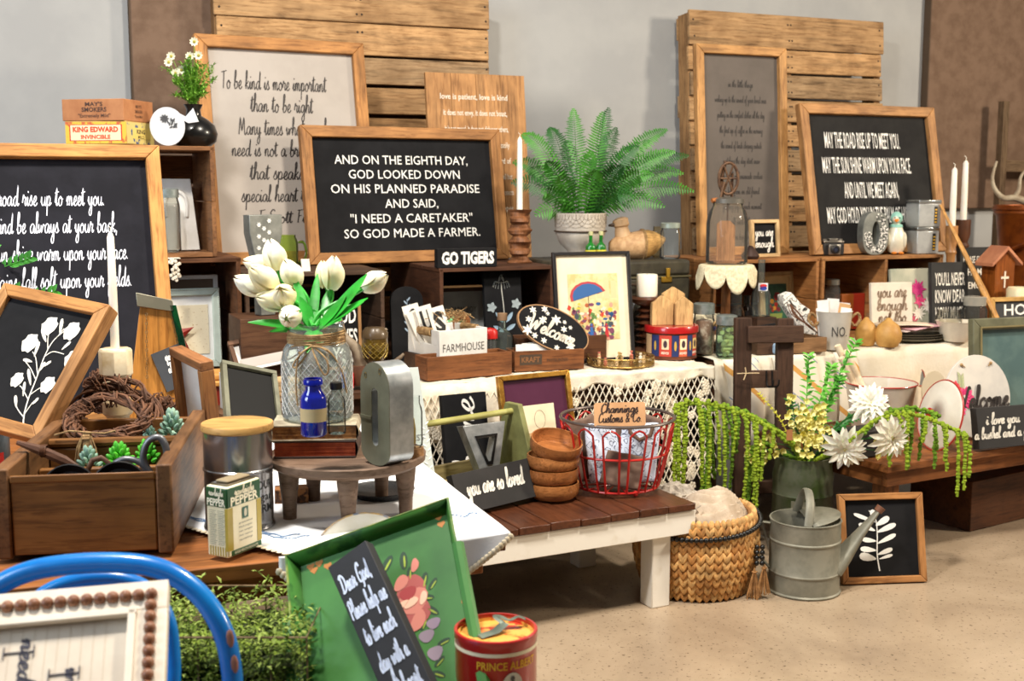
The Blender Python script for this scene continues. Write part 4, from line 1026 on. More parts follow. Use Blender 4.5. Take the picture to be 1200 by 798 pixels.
# green tole tray
t = thing('painted_tray', 'green painted tray with pink rose leaning on the front table', 'tray', (0,0,0)); hT = .40
w = from3(t, at(343, 659, d=1.79), at(531, 592, d=1.755), at(386, 830, d=1.63), hT); TR = t
TGm = paint((66,124,56), .38, c2=(50,104,44), ns=7, lo=.35, hi=.65, bmp=.05, coat=.3, name='green_enamel'); TGe = paint((58,110,44), .4, c2=(30,72,28), ns=22, lo=.4, hi=.5, name='green_enamel')
mb = MB(); mb.box(.012, w-.012, -.001, .001, .012, hT-.012); part(t, 'tray_floor', mb, TGm)
mb = MB()
for quad in (((.012,.001,hT-.012),(w-.012,.001,hT-.012),(w,-.022,hT),(0,-.022,hT)), ((.012,.001,.012),(.012,.001,hT-.012),(0,-.022,hT),(0,-.022,0)), ((w-.012,.001,hT-.012),(w-.012,.001,.012),(w,-.022,0),(w,-.022,hT)), ((w-.012,.001,.012),(.012,.001,.012),(0,-.022,0),(w,-.022,0))):
    mb.add(quad, [(0,1,2,3)])
part(t, 'tray_rim', mb, TGe, solid=.003)
mb = MB(); mb.tube([(0,-.022,0),(0,-.022,hT),(w,-.022,hT),(w,-.022,0)], .0022, 6); part(t, 'rolled_edge', mb, paint((150,160,80), .4, c2=(70,110,50), ns=30))
for x, z0, z1 in ((-.003, 0, hT*.74), (w+.003, 0, hT*.80)):
    mb = MB(); mb.tube([(x,-.022,z0),(x,-.024,z1)], .009, 8); part(t, 'hand_grip', mb, TGm)
def UT(px, py): return uv(TR, px, py, -.0018)
def patch(t, px, py, rpx, squash, ang, mat, name, y, n=14, wob=.1, ph=0):
    c = Vector(uv(t, px, py, y)); k = (Vector(uv(t, px+rpx, py, y))-c).length; vs = []
    for i in range(n):
        a = 2*pi*i/n; rr = k*(1+wob*sin(a*3+ph)); x_, z_ = rr*cos(a), rr*squash*sin(a)
        vs.append((c.x+x_*cos(ang)-z_*sin(ang), c.y+x_*sin(ang)+z_*cos(ang)))
    mb = MB(); mb.poly(vs, y); return part(t, name, mb, mat)
P1, P2, P3, P4 = flat((170,80,76)), flat((204,124,110)), flat((160,48,52)), flat((238,190,164))
for px, py, r_, sq, an, m, yk in ((482,690,17,.9,.3,P1,-.0016),(490,718,17,.8,.9,P1,-.0017),(484,704,18,.8,.2,P2,-.0019),(470,683,10,.7,.8,P2,-.0021),(490,727,13,.6,1.0,P2,-.0021),(478,695,10,.75,.2,P3,-.0023),(482,706,9,.5,.4,P4,-.0025),(472,708,7,.5,.3,P4,-.0025),(496,700,8,.5,1.2,P4,-.0024)):
    patch(t, px, py, r_, sq, an, m, 'rose_petal', yk, 14, .07, px)
patch(t, 486, 662, 8, .55, 1.3, P2, 'rose_bud', -.0016); patch(t, 508, 730, 8, .8, 0, flat((150,130,150)), 'violet_flower', -.0017); patch(t, 500, 745, 9, .8, 0, flat((140,124,140)), 'violet_flower', -.0017); patch(t, 510, 765, 9, .9, 0, flat((150,134,150)), 'violet_flower', -.0017)
for px, py, r_, an in ((453,662,12,.9),(473,657,11,1.5),(480,672,8,1.4),(497,680,10,1.2),(507,684,8,.8),(500,700,9,-.3),(506,715,10,-.8),(497,730,9,1),(515,775,8,.6),(514,790,9,-.6),(520,752,8,.2)):
    patch(t, px, py, r_, .42, an, flat((20,58,30)), 'painted_leaf', -.0014, 10, 0)
    patch(t, px+1, py+1, r_*.7, .16, an, flat((150,170,50)), 'painted_leaf', -.0017, 8, 0)
for px, py in ((368,668),(374,660),(384,663),(364,664),(508,600),(514,606),(520,600),(517,614),(545,705)):
    patch(t, px, py, 4.5, .8, 0, flat((190,120,50)), 'gold_flower', -.0015, 8, .3)
# black prayer block
t = thing('block_sign', 'tall black block sign in white brush lettering leaning in the green tray', 'sign', (0,0,0))
w = from3(t, at(384, 665, d=1.685), at(428, 633, d=1.676), at(466, 806, d=1.57), .30)
mb = MB(); mb.box(0, w, 0, .022, 0, .30); part(t, 'block', mb, paint((34,34,38), .7, c2=(26,26,29), bmp=.1), .001)
def along(t, items, y, mat, th=.22):
    for s_, x0, z0, ww, hh_ in items:
        mb = MB(); put(mb, s_, x0, z0, ww, hh_, y, font='script', th=th); part(t, 'lettering', mb, mat)
along(t, [('Dear God,', w*.46, .250, w*.74, .029), ('Please help me', w*.5, .208, w*.90, .029), ('to live each', w*.5, .165, w*.76, .029), ('day with a', w*.52, .121, w*.72, .029), ('soft heart.', w*.5, .079, w*.78, .029), ('Amen', w*.5, .04, w*.5, .024)], -.0012, flat((215,225,245)))
# red tobacco tin
pT = at(581, 735, d=1.60); rT = .056; zT = pT.z-.155
t = thing('pedestal_box', 'plain wooden box supporting the red tin', 'box', (pT.x, pT.y, .30)); part(t, 'box_body', boxm(.15,.15,zT-.301), wood((120,84,52), 'x'), .002)
t = thing('round_tobacco_tin', 'round red tin with yellow lettering at the bottom centre', 'tin', (pT.x, pT.y, zT+.0)); hT2 = .155
REDT = paint((176,24,26), .28, c2=(158,18,20), ns=8, coat=.5, name='red_enamel')
mb = MB(); mb.lathe([(0,0),(rT*.98,0),(rT*.98,hT2-.012),(rT*1.0,hT2-.010),(rT*1.0,hT2-.001),(rT*.985,hT2),(rT*.93,hT2),(rT*.92,hT2-.006)], 56); part(t, 'body', mb, REDT)
mb = MB(); mb.lathe([(rT*.92,hT2-.006),(rT*.86,hT2-.004),(rT*.84,hT2-.008),(0,hT2-.008)], 56); part(t, 'lid', mb, paint((206,60,34), .35, c2=(232,170,80), ns=38, lo=.5, hi=.56, det=2, coat=.3))
mb = MB(); mb.lathe([(rT*.985,hT2-.021),(rT*.988,hT2-.021),(rT*.988,hT2-.016),(rT*.985,hT2-.016)], 56); part(t, 'cream_stripe', mb, flat((232,222,190)))
mb = MB(); put(mb, 'PRINCE ALBERT', 0, hT2-.038, .088, .0105, cyl=(rT*.992, .34), bold=.02); part(t, 'lettering', mb, flat((222,170,40)))
mb = MB(); put(mb, 'CRIMP CUT', 0, hT2-.098, .06, .008, cyl=(rT*.992, .34), bold=.02); part(t, 'lettering', mb, flat((222,170,40)))
def oval(mb, r, a0, cz, rx, rz, n=20): mb.add([(r*sin(a0+rx/r*cos(2*pi*i/n)), -r*cos(a0+rx/r*cos(2*pi*i/n)), cz+rz*sin(2*pi*i/n)) for i in range(n)], [tuple(range(n))])
mb = MB(); oval(mb, rT*1.001, .42, hT2-.062, .0150, .020); part(t, 'oval_medallion', mb, flat((225,222,205)))
mb = MB()
oval(mb, rT*1.006, .42, hT2-.050, .0030, .0038); oval(mb, rT*1.006, .42, hT2-.062, .0058, .009); oval(mb, rT*1.006, .39, hT2-.074, .0022, .008); oval(mb, rT*1.006, .45, hT2-.074, .0022, .008); part(t, 'figure_print', mb, flat((96,92,86)))
mb = MB(); mb.tube([(-.022,-.018,hT2-.006),(0,-.004,hT2-.004),(.012,.010,hT2+.002)], .008, 6, flat=.15); mb.tube(catmull([(.010,.012,hT2+.001),(.0,.022,hT2+.006),(.006,.030,hT2+.004),(.018,.018,hT2+.003),(.030,.024,hT2+.006),(.040,.022,hT2+.003)], 4), .005, 6, flat=.3); part(t, 'pull_tab', mb, paint((120,132,118), .5, .5, c2=(90,100,90), ns=40))
# blue tubular chair
BLU = paint((0,124,206), .3, c2=(0,106,188), ns=9, bmp=.08, coat=.4, name='blue_paint')
t = thing('tubular_chair', 'bright blue tubular metal chair seen from behind in the lower left corner', 'chair', (0,0,0))
def tp(pts, d): return [at(x, y, d=d) for x, y in pts]
L0 = tp([(-40,760),(-22,705),(0,685),(40,668),(100,660),(160,661),(200,672),(237,700),(262,742),(272,790),(272,830)], 1.42)
Lend = L0[-1].copy(); Lend.z = .02; L0 = [Vector((L0[0].x-.005, L0[0].y, .02)), Vector((L0[0].x-.005, L0[0].y, .45))]+L0[0:]+[Vector((Lend.x, Lend.y, .42)), Lend]
mb = MB(); mb.tube(catmull(L0, 6), .0125, 14); part(t, 'back_hoop', mb, BLU)
L1 = tp([(30,760),(40,710),(62,690),(100,679),(145,679),(178,695),(197,728),(203,775),(203,820)], 1.46)
L1 = [Vector((L1[0].x, L1[0].y, .43))]+L1+[Vector((L1[-1].x, L1[-1].y, .43))]
mb = MB(); mb.tube(catmull(L1, 5), .0095, 12); part(t, 'inner_hoop', mb, BLU)
mb = MB(); mb.lathe([(0,.418),(.175,.418),(.182,.424),(.182,.432),(.175,.438),(0,.438)], 40, (-.50,1.22,0), 1.0, 1.1); part(t, 'seat', mb, BLU)
mb = MB(); mb.tube([(-.64,1.08,.418),(-.66,1.04,.0)], .011, 10); part(t, 'front_leg', mb, BLU)
mb = MB(); mb.tube([(-.37,1.08,.418),(-.35,1.04,.0)], .011, 10); part(t, 'front_leg', mb, BLU)
mb = MB()
for x, y, r_ in ((268,745,5),(273,775,4)):
    c = at(x, y, d=1.42); mb.ball((c.x+.004, c.y-.010, c.z), (.005, .0035, .012), 8, 5)
part(t, 'chipped_spots', mb, paint((150,100,80), .7))
# beaded frame
t = thing('beaded_frame', 'white frame edged with brown wooden beads standing on the blue chair', 'frame', (0,0,0)); hF = .335
w = from3(t, at(-75, 706, d=1.27), at(198, 682, d=1.31), at(-72, 840, d=1.19), hF)
CR = paint((232,222,206), .5, c2=(222,210,192), ns=10)
fo, fi = .0, .034
mb = MB()
for x0, x1, z0, z1 in ((0,w,hF-fi,hF),(0,w,0,fi),(0,fi,fi,hF-fi),(w-fi,w,fi,hF-fi)): mb.box(x0,x1,-.006,.012,z0,z1)
part(t, 'frame', mb, CR, .001)
mb = MB()
for x0, x1, z0, z1 in ((fi-.003,w-fi+.003,hF-fi-.006,hF-fi+.002),(fi-.003,w-fi+.003,fi-.002,fi+.006),(fi-.002,fi+.006,fi,hF-fi),(w-fi-.006,w-fi+.002,fi,hF-fi)): mb.box(x0,x1,-.010,-.002,z0,z1)
part(t, 'inner_lip', mb, CR, .001)
mb = MB(); mb.box(fi,w-fi,.002,.006,fi,hF-fi); part(t, 'panel', mb, paint((214,202,184), .7, c2=(204,190,172), ns=14))
mb = MB()
k = fi+.022
while k < w-fi-.02: mb.box(k, k+.0006, .0017, .0022, fi, hF-fi); k += .012
part(t, 'panel_grooves', mb, paint((200,186,166), .8), kind='stuff')
bm = paint((140,92,62), .5, c2=(122,76,50), ns=30, coat=.2, name='bead_wood'); b0 = None; rb = .0066
me = MB().ball((0,0,0), rb, 14, 9).mesh('bead', bm)
def bead(x, z):
    o = bpy.data.objects.new('bead', me); COL.objects.link(o); o.parent = t; o.location = (x, -.0075, z)
n = int((w-.03)/.0134)
for k in range(n+1): bead(w-.017-k*.0134, hF-.017); bead(w-.017-k*.0134, .017)
n = int((hF-.03)/.0134)
for k in range(1, n): bead(w-.017, hF-.017-k*.0134); bead(.017, hF-.017-k*.0134)
for cx, cz, s_, hh_ in ((.185, .235, 'I', .030), (.235, .215, 'I', .030)):
    pass
def rot90(cx, cz): return lambda a, b: (cx+b, cz-a)
for px, py, s_, ww, hh_, f in ((22,765,'I',.022,.030,'sans'),(29,800,'need you',.10,.02,'script'),(75,790,'I',.022,.030,'sans'),(82,830,'want you',.09,.02,'script')):
    x_, z_ = uv(t, px, py, .0018); mb = MB()
    if f == 'sans':
        mb.box(x_-.015, x_+.015, .0004, .0014, z_-.0006, z_+.0006); mb.box(x_-.0155, x_-.0145, .0004, .0014, z_-.007, z_+.007); mb.box(x_+.0145, x_+.0155, .0004, .0014, z_-.007, z_+.007)
    else: put(mb, s_, 0, 0, ww, hh_, .001, font='script', th=.13, M2=rot90(x_-.008, z_))
    part(t, 'lettering', mb, flat((40,40,60)))
# wire basket of moss
t = thing('wire_moss_basket', 'rusty wire basket filled with trailing green moss below the table', 'basket', (-.45, 1.655, .302)); bw, bd, bh = .345, .21, .295
mb = MB(); WR = paint((150,128,96), .6, .4, c2=(110,88,62), ns=40)
for z in (.0, .10, .20, bh): mb.tube([(-bw/2,-bd/2,z),(bw/2,-bd/2,z),(bw/2,bd/2,z),(-bw/2,bd/2,z)], .0018, 5, closed=True)
for k in range(8):
    x = -bw/2+bw*k/7; mb.tube([(x,-bd/2,0),(x,-bd/2,bh)], .0014, 5); mb.tube([(x,bd/2,0),(x,bd/2,bh)], .0014, 5)
part(t, 'wire_frame', mb, WR)
MO1 = paint((120,142,36), .8, c2=(78,100,22), ns=30); MO2 = paint((156,172,84), .8, c2=(110,130,48), ns=30)
for m_, n_, sd in ((MO1, 5200, 1), (MO2, 2600, 2)):
    mb = MB(); r_ = random.Random(sd)
    for k in range(n_):
        x = r_.uniform(-.5, .5)*bw*1.0; y = r_.uniform(-.5, .5)*bd*1.0; z = bh-.03+.022*noise.noise(Vector((x*14, y*14, sd)))+r_.uniform(-.05, .034)
        if r_.random() < .35: y = -bd/2-.004+r_.uniform(-.006,.01); z = r_.uniform(.12, bh)
        d = Vector((r_.uniform(-1,1), r_.uniform(-1,.6), r_.uniform(-.2,1)))
        mb.leaf((x,y,z), d, (0,0,1), r_.uniform(.006,.014), r_.uniform(.003,.0065), .3, 2, .2)
    part(t, 'moss', mb, m_, kind='stuff')
mb = MB(); mb.grid(lambda u, v: ((u-.5)*bw*.96, (v-.5)*bd*.94, bh-.05+.03*noise.noise(Vector((u*6, v*5, 0)))), 24, 16); mb.box(-bw*.47,bw*.47,-bd*.46,bd*.46,.05,bh-.085); part(t, 'moss_bed', mb, paint((60,76,22), .9, c2=(34,44,12), ns=60, bmp=1, bs=120), kind='stuff')
mb = MB(); r_ = random.Random(4)
for k in range(26):
    x = r_.uniform(-.5,.5)*bw; y = r_.uniform(-.4,.5)*bd; q = Vector((x,y,bh-.02)); pts = [q]
    for i in range(4): q = q+Vector((r_.uniform(-.02,.02), r_.uniform(-.012,.008), r_.uniform(.004,.016))); pts.append(q)
    mb.tube(pts, .0009, 4)
    for q in pts[1:]:
        for j in range(4): mb.leaf(q, (r_.uniform(-1,1), r_.uniform(-1,.5), r_.uniform(-.3,.8)), (0,0,1), .010, .005, .2, 2)
part(t, 'sprigs', mb, MO2, kind='stuff')
# can and flowers at the left edge
t = thing('oil_can', 'blue grey metal can with red stripe cut by the left edge of the picture', 'can', at(-22, 556, Z1+.002)+Vector((0,.02,0)), 10)
mb = MB(); mb.lathe([(0,0),(.046,0),(.048,.004),(.048,.085),(.044,.09),(0,.092)], 30); part(t, 'body', mb, paint((98,112,120), .4, .4))
mb = MB(); cylpatch(mb, .0486, .75, 1.05, .004, .045); part(t, 'red_label', mb, flat((190,40,34)))
t = thing('flower_vase', 'vase of leafy sprigs and pink blossom reaching in at the left edge', 'vase', at(-46, 505, Z1+.002)+Vector((0,.1,0)))
mb = MB(); mb.lathe([(0,0),(.03,0),(.045,.04),(.035,.12),(.02,.15),(.026,.17)], 24); part(t, 'vessel', mb, paint((200,190,170), .4))
for k, (px, py) in enumerate(((33,303),(62,342),(20,340),(-10,290),(10,355))):
    tip = at(px, py, d=dep(t.location)-.12)-t.location; pts = catmull([Vector((0,0,.12)), Vector((tip.x*.3,tip.y*.3,tip.z*.85)), tip], 8); mb = MB(); mb.tube(pts, .0012, 5)
    for i, q in enumerate(pts[5:]):
        for sg in (-1, 1): mb.leaf(q, (pts[-1]-pts[4]).normalized()+Vector((0,-.3*sg,sg*.8)), (0,-1,.2), .022, .011, .2, 4)
    part(t, 'leafy_sprig', mb, paint((70,160,48), .5, c2=(44,122,34), ns=30))
for px, py in ((-3,325),(-6,352)):
    c = at(px, py, d=dep(t.location)-.13)-t.location; mb = MB()
    for k in range(9): a = k*.7; mb.leaf(c, (cos(a),-.6,sin(a)), (0,-1,0), .016, .013, -.3, 4)
    mb.tube([c, Vector((0,0,.14))], .001, 4); part(t, 'pink_blossom', mb, paint((226,160,142), .6))

# ============================================================ LOW BENCH WITH WHITE LEGS
ZN = .31; RN = 27; NFR = Vector((.525, 3.335, 0)); NW, ND = .95, .53
def bn(x, y, z=ZN): return NFR + Vector((x*cos(R(RN))-y*sin(R(RN)), x*sin(R(RN))+y*cos(R(RN)), z))
t = thing('plank_bench', 'low bench with dark cross planks and white painted legs', 'bench', bn(-NW, 0, 0), RN)
PLK = wood((92,52,32), 'y', 1.1, .38, .5); WP = paint((236,232,222), .5, c2=(214,204,186), ns=7, lo=.3, hi=.45, bmp=.12, name='white_painted_wood')
n = 10
for k in range(n):
    mb = MB(); dz = .0015*((k*7) % 3); mb.box(NW*k/n+.001, NW*(k+1)/n-.001, -.006+.002*(k % 2), ND, ZN-.026, ZN-.004+dz-.0015); part(t, 'plank', mb, PLK, .003)
mb = MB(); mb.box(.0, NW+.005, .004, .026, ZN-.096, ZN-.0275); part(t, 'front_rail', mb, WP, .002)
mb = MB(); mb.box(.0, NW+.005, ND-.026, ND-.004, ZN-.096, ZN-.0275); part(t, 'back_rail', mb, WP, .002)
for x in (0.002, NW-.019):
    mb = MB(); mb.box(x, x+.022, .027, ND-.027, ZN-.096, ZN-.0275); part(t, 'end_rail', mb, WP, .002)
for x in (.06, NW-.125):
    for y in (.028, ND-.09):
        mb = MB(); mb.box(x, x+.062, y, y+.062, 0, ZN-.0277); part(t, 'leg', mb, WP, .003)
ZN += .0005
# red wire basket
pB = bn(-.20, .24); pB = at(726, 581, ZN); pB.y += .10; s = spx(pB); rt = 66*s; rb_ = 46*s; hb = .215
t = thing('red_wire_basket', 'red wire basket with grey rim holding folded shirts on the bench', 'basket', pB, 10)
REDW = paint((186,32,26), .35, c2=(160,24,20), coat=.3, name='red_wire')
def wr(z): return rb_+(rt-rb_)*(z/hb)**.75
mb = MB(); mb.tube([(rt*cos(a), rt*sin(a), hb) for a in [i*pi/24 for i in range(48)]], .0050, 8, closed=True); part(t, 'grey_rim', mb, paint((110,100,96), .4, .6))
mb = MB()
for z in (.012, .115): mb.tube([(wr(z)*cos(a), wr(z)*sin(a), z) for a in [i*pi/24 for i in range(48)]], .0036, 8, closed=True)
part(t, 'wire_hoop', mb, REDW)
nL = 13
for k in range(nL):
    a = 2*pi*k/nL; da = pi/nL*.62; mb = MB(); pts = []
    for z in (.010, .06, .12, .17): pts.append((wr(z)*1.01*cos(a-da), wr(z)*1.01*sin(a-da), z))
    for j in range(5): q = -da+2*da*j/4; zz = .186+.018*cos(q/da*pi/2); pts.append((wr(zz)*1.01*cos(a+q), wr(zz)*1.01*sin(a+q), zz))
    for z in (.17, .12, .06, .010): pts.append((wr(z)*1.01*cos(a+da), wr(z)*1.01*sin(a+da), z))
    mb.tube(pts, .0034, 7); part(t, 'wire_loop', mb, REDW)
mb = MB()
for k in range(6): a = pi*k/6; mb.tube([(rb_*cos(a), rb_*sin(a), .012), (-rb_*cos(a), -rb_*sin(a), .012)], .0026, 6)
part(t, 'base_wires', mb, REDW)
for a in (-1.35, .75, 2.8):
    mb = MB(); mb.ball((rb_*cos(a), rb_*sin(a), .009), (.009,.009,.009), 8, 6); part(t, 'foot', mb, REDW)
def blob(name, label, cat, loc, r, mat, seed=0, amp=.25, fr=3, rz=0, group=None, kind=None, nu=40, nv=24):
    mb = MB(); rx, ry, rz_ = r
    def f(u, v):
        a = 2*pi*u; b = pi*v; d = Vector((sin(b)*cos(a), sin(b)*sin(a), -cos(b)))
        k = 1+amp*noise.noise(d*fr+Vector((seed*7, 0, 0)))+amp*.5*noise.noise(d*fr*2.3+Vector((0, seed*5, 0)))
        return (d.x*rx*k, d.y*ry*k, d.z*rz_*k)
    mb.grid(f, nu, nv); return single(name, label, cat, mb, mat, loc, rz, group=group, kind=kind)
def printed(c1, c2, sc_=60, w=.06):
    m, nt, b = newmat('printed_cotton'); mp = tex(nt); n = noise_n(nt, mp, sc_, 2, .4, 1.5)
    r = ramp(nt, n.outputs[0], [(.47, lin(c1)), (.49, lin(c2)), (.52, lin(c2)), (.54, lin(c1))])
    nt.links.new(r.outputs[0], b.inputs['Base Color']); b.inputs['Roughness'].default_value = .9; return m
BRC = cloth((122,100,88), (104,84,74), 10, 250, .3); BLC = printed((214,226,244), (96,104,128), 32)
def folded(label, loc, w, h, th, mat, rz, lean, roll, seed, neck=False):
    mb = MB()
    def f(u, v):
        x = (u-.5)*w; z = v*h; y = .006*noise.noise(Vector((u*5, v*5, seed)))+.012*sin(u*pi*1.0)*-1
        return (x*(1-.1*v), y, z+.006*noise.noise(Vector((u*4, seed, 1))))
    mb.grid(f, 16, 16); t_ = thing('folded_shirt', label, 'shirt', loc, rz, lean, roll)
    part(t_, 'fabric', mb, mat, solid=th, sub=1)
    if neck:
        mb = MB(); mb.tube([(-.035,-th/2-.012,h*.98),(-.03,-th/2-.014,h*.80),(0,-th/2-.016,h*.70),(.03,-th/2-.014,h*.80),(.035,-th/2-.012,h*.98)], .006, 8, flat=.4); part(t_, 'neckline', mb, BRC)
    return t_
o = pB
folded('brown shirt folded over the left side of the red basket', o+Vector((-.078,-.0,.03)), .11, .185, .014, BRC, 30, 5, -10, 1)
folded('white and blue patterned shirt rolled upright at the left of the red basket', o+Vector((-.035,-.045,.03)), .10, .175, .016, BLC, 5, 8, -6, 2)
folded('brown triangular folded shirt at the front of the red basket', o+Vector((.000,-.082,.022)), .12, .10, .012, BRC, 0, 14, 12, 3)
folded('white and blue patterned shirt with brown neckline at the right of the red basket', o+Vector((.050,-.035,.03)), .12, .178, .016, BLC, -6, 4, 6, 4, True)
folded('brown shirt standing at the far back of the red basket', o+Vector((.01,.060,.03)), .13, .20, .02, BRC, 5, 0, 0, 5)
folded('brown shirt rolled at the right rear of the red basket', o+Vector((.085,.02,.03)), .07, .19, .02, BRC, -40, 0, 8, 6)
t = thing('kraft_tag', 'kraft paper tag with black handwriting on the rim of the red basket', 'tag', o+Vector((-.005,-rt*.86,hb-.002)), 8, 8)
w, h = .150, .070; mb = MB(); mb.prism([(-w/2,.006),(-w/2+.006,0),(w/2-.006,0),(w/2,.006),(w/2,h-.006),(w/2-.006,h),(-w/2+.006,h),(-w/2,h-.006)], -.001, .001); part(t, 'card', mb, paint((206,160,116), .8, c2=(196,148,104)))
for s_, z, ww in (('Channings', .041, .11), ('Customs & Co.', .014, .125)): mb = MB(); put(mb, s_, 0, z, ww, .028, -.0018, font='script', th=.17); part(t, 'lettering', mb, flat((60,44,40)))
# bowls
BWm = wood((176,112,62), 'x', 1.6, .38, .55)
pb = at(649, 590, ZN); pb.y += .075; s = spx(pb); rr = 31*s
prof = [(0,.001),(rr*.80,.001),(rr*.97,.014),(rr,.030),(rr*.98,.046),(rr*.93,.046),(rr*.92,.03),(rr*.80,.010),(0,.007)]
for k, (dx, lean, dz, lab) in enumerate(((0,0,0,'pale bottom wooden bowl of the stack on the bench'), (-.002,0,.041,'second wooden bowl from the bottom of the stack, with light patches'), (.0,0,.082,'third wooden bowl from the bottom of the stack'), (.004,0,.124,'top wooden bowl of the stack, tilted to show its inside'))):
    mb = MB(); mb.lathe(prof, 36)
    o_ = single('wooden_bowl', lab, 'bowl', mb, BWm if k % 2 else wood((190,126,72), 'x', 1.4, .4, .6), pb+Vector((dx, 0, dz)), k*50, group='stacked wooden bowls')
    if k == 3: o_.rotation_euler = (R(14), R(9), 0); o_.location.z += .004; o_.scale = (1.0,1.0,1.0)
# gold frame
t = thing('gold_framed_print', 'gold framed picture with purple mat leaning behind the bowls', 'picture', Vector((.095, 3.60, ZN)), 32, 12)
w, h = .262, .325
y = framed(t, w, h, .016, .020, OAK, paint((86,44,66), .12, c2=(78,38,60), ns=3, bmp=0, coat=.8), fm=paint((190,142,60), .32, .75, c2=(150,104,40), ns=40, bmp=.2))
mb = MB(); mb.box(-w*.20, w*.24, y-.0022, y-.0002, h*.14, h*.70); part(t, 'cream_card', mb, paint((238,224,190), .7), .0005)
mb = MB(); mb.box(-w*.17, w*.21, y-.0030, y-.0023, h*.03, h*.44); part(t, 'kraft_card', mb, paint((214,180,132), .7))
mb = MB(); ln = []
for rr_ in (.010, .016, .021): mb.tube([(.008+rr_*cos(a), y-.0036, h*.26+rr_*sin(a)) for a in [i*pi/8 for i in range(16)]], .0006, 4, closed=True)
for k in range(8): a = k*pi/4; mb.tube([(.008+.021*cos(a), y-.0036, h*.26+.021*sin(a)), (.008+.03*cos(a+.3), y-.0036, h*.26+.032*sin(a+.3))], .0006, 4)
mb.tube([(.006+.02*cos(a), y-.0028, h*.56+.028*sin(a)) for a in [i*pi/8 for i in range(16)]], .0005, 4, closed=True)
part(t, 'engraved_drawing', mb, flat((130,104,84)), kind='stuff')
# toolbox
OLV = paint((136,138,84), .7, c2=(112,112,66), ns=16, lo=.35, hi=.6, bmp=.2, name='olive_paint')
t = thing('green_tool_tote', 'olive green wooden tote with a round handle on the bench', 'tote', Vector((.012, 3.50, ZN)), 40)
Lx, Wy = .46, .17
for x in (-.018, -Lx):
    mb = MB(); M0 = Matrix.Rotation(R(90), 4, 'Z')
    prof2 = [(-Wy/2,0),(Wy/2,0),(Wy/2,.11),(.030,.255),(-.030,.255),(-Wy/2,.11)]
    n_ = len(prof2); vs = [(x, a, b) for a, b in prof2]+[(x+.018, a, b) for a, b in prof2]
    mb.add(vs, [tuple(range(n_))[::-1], tuple(range(n_, 2*n_))]+[(i, (i+1) % n_, n_+(i+1) % n_, n_+i) for i in range(n_)]); part(t, 'end_panel', mb, OLV, .002)
for y in (-Wy/2, Wy/2-.014):
    mb = MB(); mb.box(-Lx+.0185, -.0185, y, y+.014, 0, .085); part(t, 'side_panel', mb, wood((178,160,112), 'x', 1, .7), .002)
mb = MB(); mb.box(-Lx+.0185, -.0185, -Wy/2+.0145, Wy/2-.0145, 0, .012); part(t, 'base_panel', mb, OLV)
mb = MB(); mb.tube([(-Lx-.014,0,.232),(.004,0,.232)], .0095, 12); part(t, 'round_handle', mb, paint((168,166,96), .5, c2=(150,146,80)))
# galvanised A in the tote
t = thing('galvanised_letter', 'galvanised open metal triangle letter inside the olive tote', 'letter', Vector((-.075, 3.395, ZN+.055)), 34, 10)
a_, b_ = .145, .155
mb = MB(); ou = [(-a_/2,b_),(a_/2,b_),(a_/2-.002,b_-.03),(.012,0),(-.03,0)][::-1]
mb.ring([(-a_/2,b_),(a_/2,b_),(.028,-.01),(-.02,-.01)][::-1], [(-.03,b_-.04),(.035,b_-.04),(.010,.045),(.0,.045)][::-1], -.018, .018); part(t, 'letter_body', mb, GALV, .001)
mb = MB(); mb.ring([(-.036,b_-.032),(.040,b_-.032),(.014,.036),(-.004,.036)][::-1], [(-.030,b_-.038),(.034,b_-.038),(.010,.046),(.0,.046)][::-1], -.022, -.017); part(t, 'inner_edge', mb, IRON)
# signs on the bench
t = thing('block_sign', 'black block sign with white word running upwards behind the tote handle', 'sign', Vector((-.140, 3.60, ZN)), 30, 8)
w, h = .152, .262; mb = MB(); mb.box(-w/2,w/2,-.022,0,0,h); part(t, 'block', mb, BLACKB, .001)
def rotU(cx, cz): return lambda a, b: (cx-b, cz+a)
mb = MB(); put(mb, 'home', 0, 0, .235, .085, -.0232, font='script', th=.10, M2=rotU(.030, h*.52), slant=.1); part(t, 'lettering', mb, WHITE)
t = thing('block_sign', 'black block sign reading in white brush script how loved you are', 'sign', Vector((-.050, 3.262, ZN+.001)), 38, 20, -2)
w, h = .268, .112; mb = MB(); mb.box(-w/2,w/2,-.028,0,0,h); part(t, 'block', mb, paint((38,36,36), .75, c2=(30,29,29), bmp=.1), .001)
mb = MB(); put(mb, 'you are so loved', .004, .046, .205, .052, -.0292, font='script', th=.2); part(t, 'lettering', mb, flat((238,236,226)))
t = thing('fabric_sign_board', 'pale grey green board with faint lettering leaning behind the cake stand', 'sign', Vector((-.262, 3.12, ZN)), 22, 16)
w, h = .150, .415; mb = MB(); mb.prism([(-w/2,0),(w/2,0),(w/2-.028,h),(-w/2+.01,h)], -.012, 0); part(t, 'board', mb, paint((196,204,200), .8, c2=(176,184,180), ns=5, bmp=.2), .001)
for s_, px_, z, ww in (('BLEST', .018, .215, .06), ('HOME', .028, .04, .05)): mb = MB(); put(mb, s_, px_, z, ww, .016, -.0132); part(t, 'lettering', mb, flat((120,124,124)))
mb = MB()
for k in range(9): a = k*.7; mb.leaf((.055+.012*cos(k*2), -.014, .075+.012*sin(k*3)), (cos(a),-.2,sin(a)), (0,-1,0), .014, .009, .1, 3)
part(t, 'pink_flower_print', mb, flat((224,130,160)))
mb = MB()
for k in range(14): mb.leaf((.050+.0*k, -.0135, .10+.012*k), (1 if k % 2 else -1, 0, .8), (0,-1,0), .016, .004, .1, 3)
part(t, 'pale_sprig_print', mb, flat((232,236,232)))

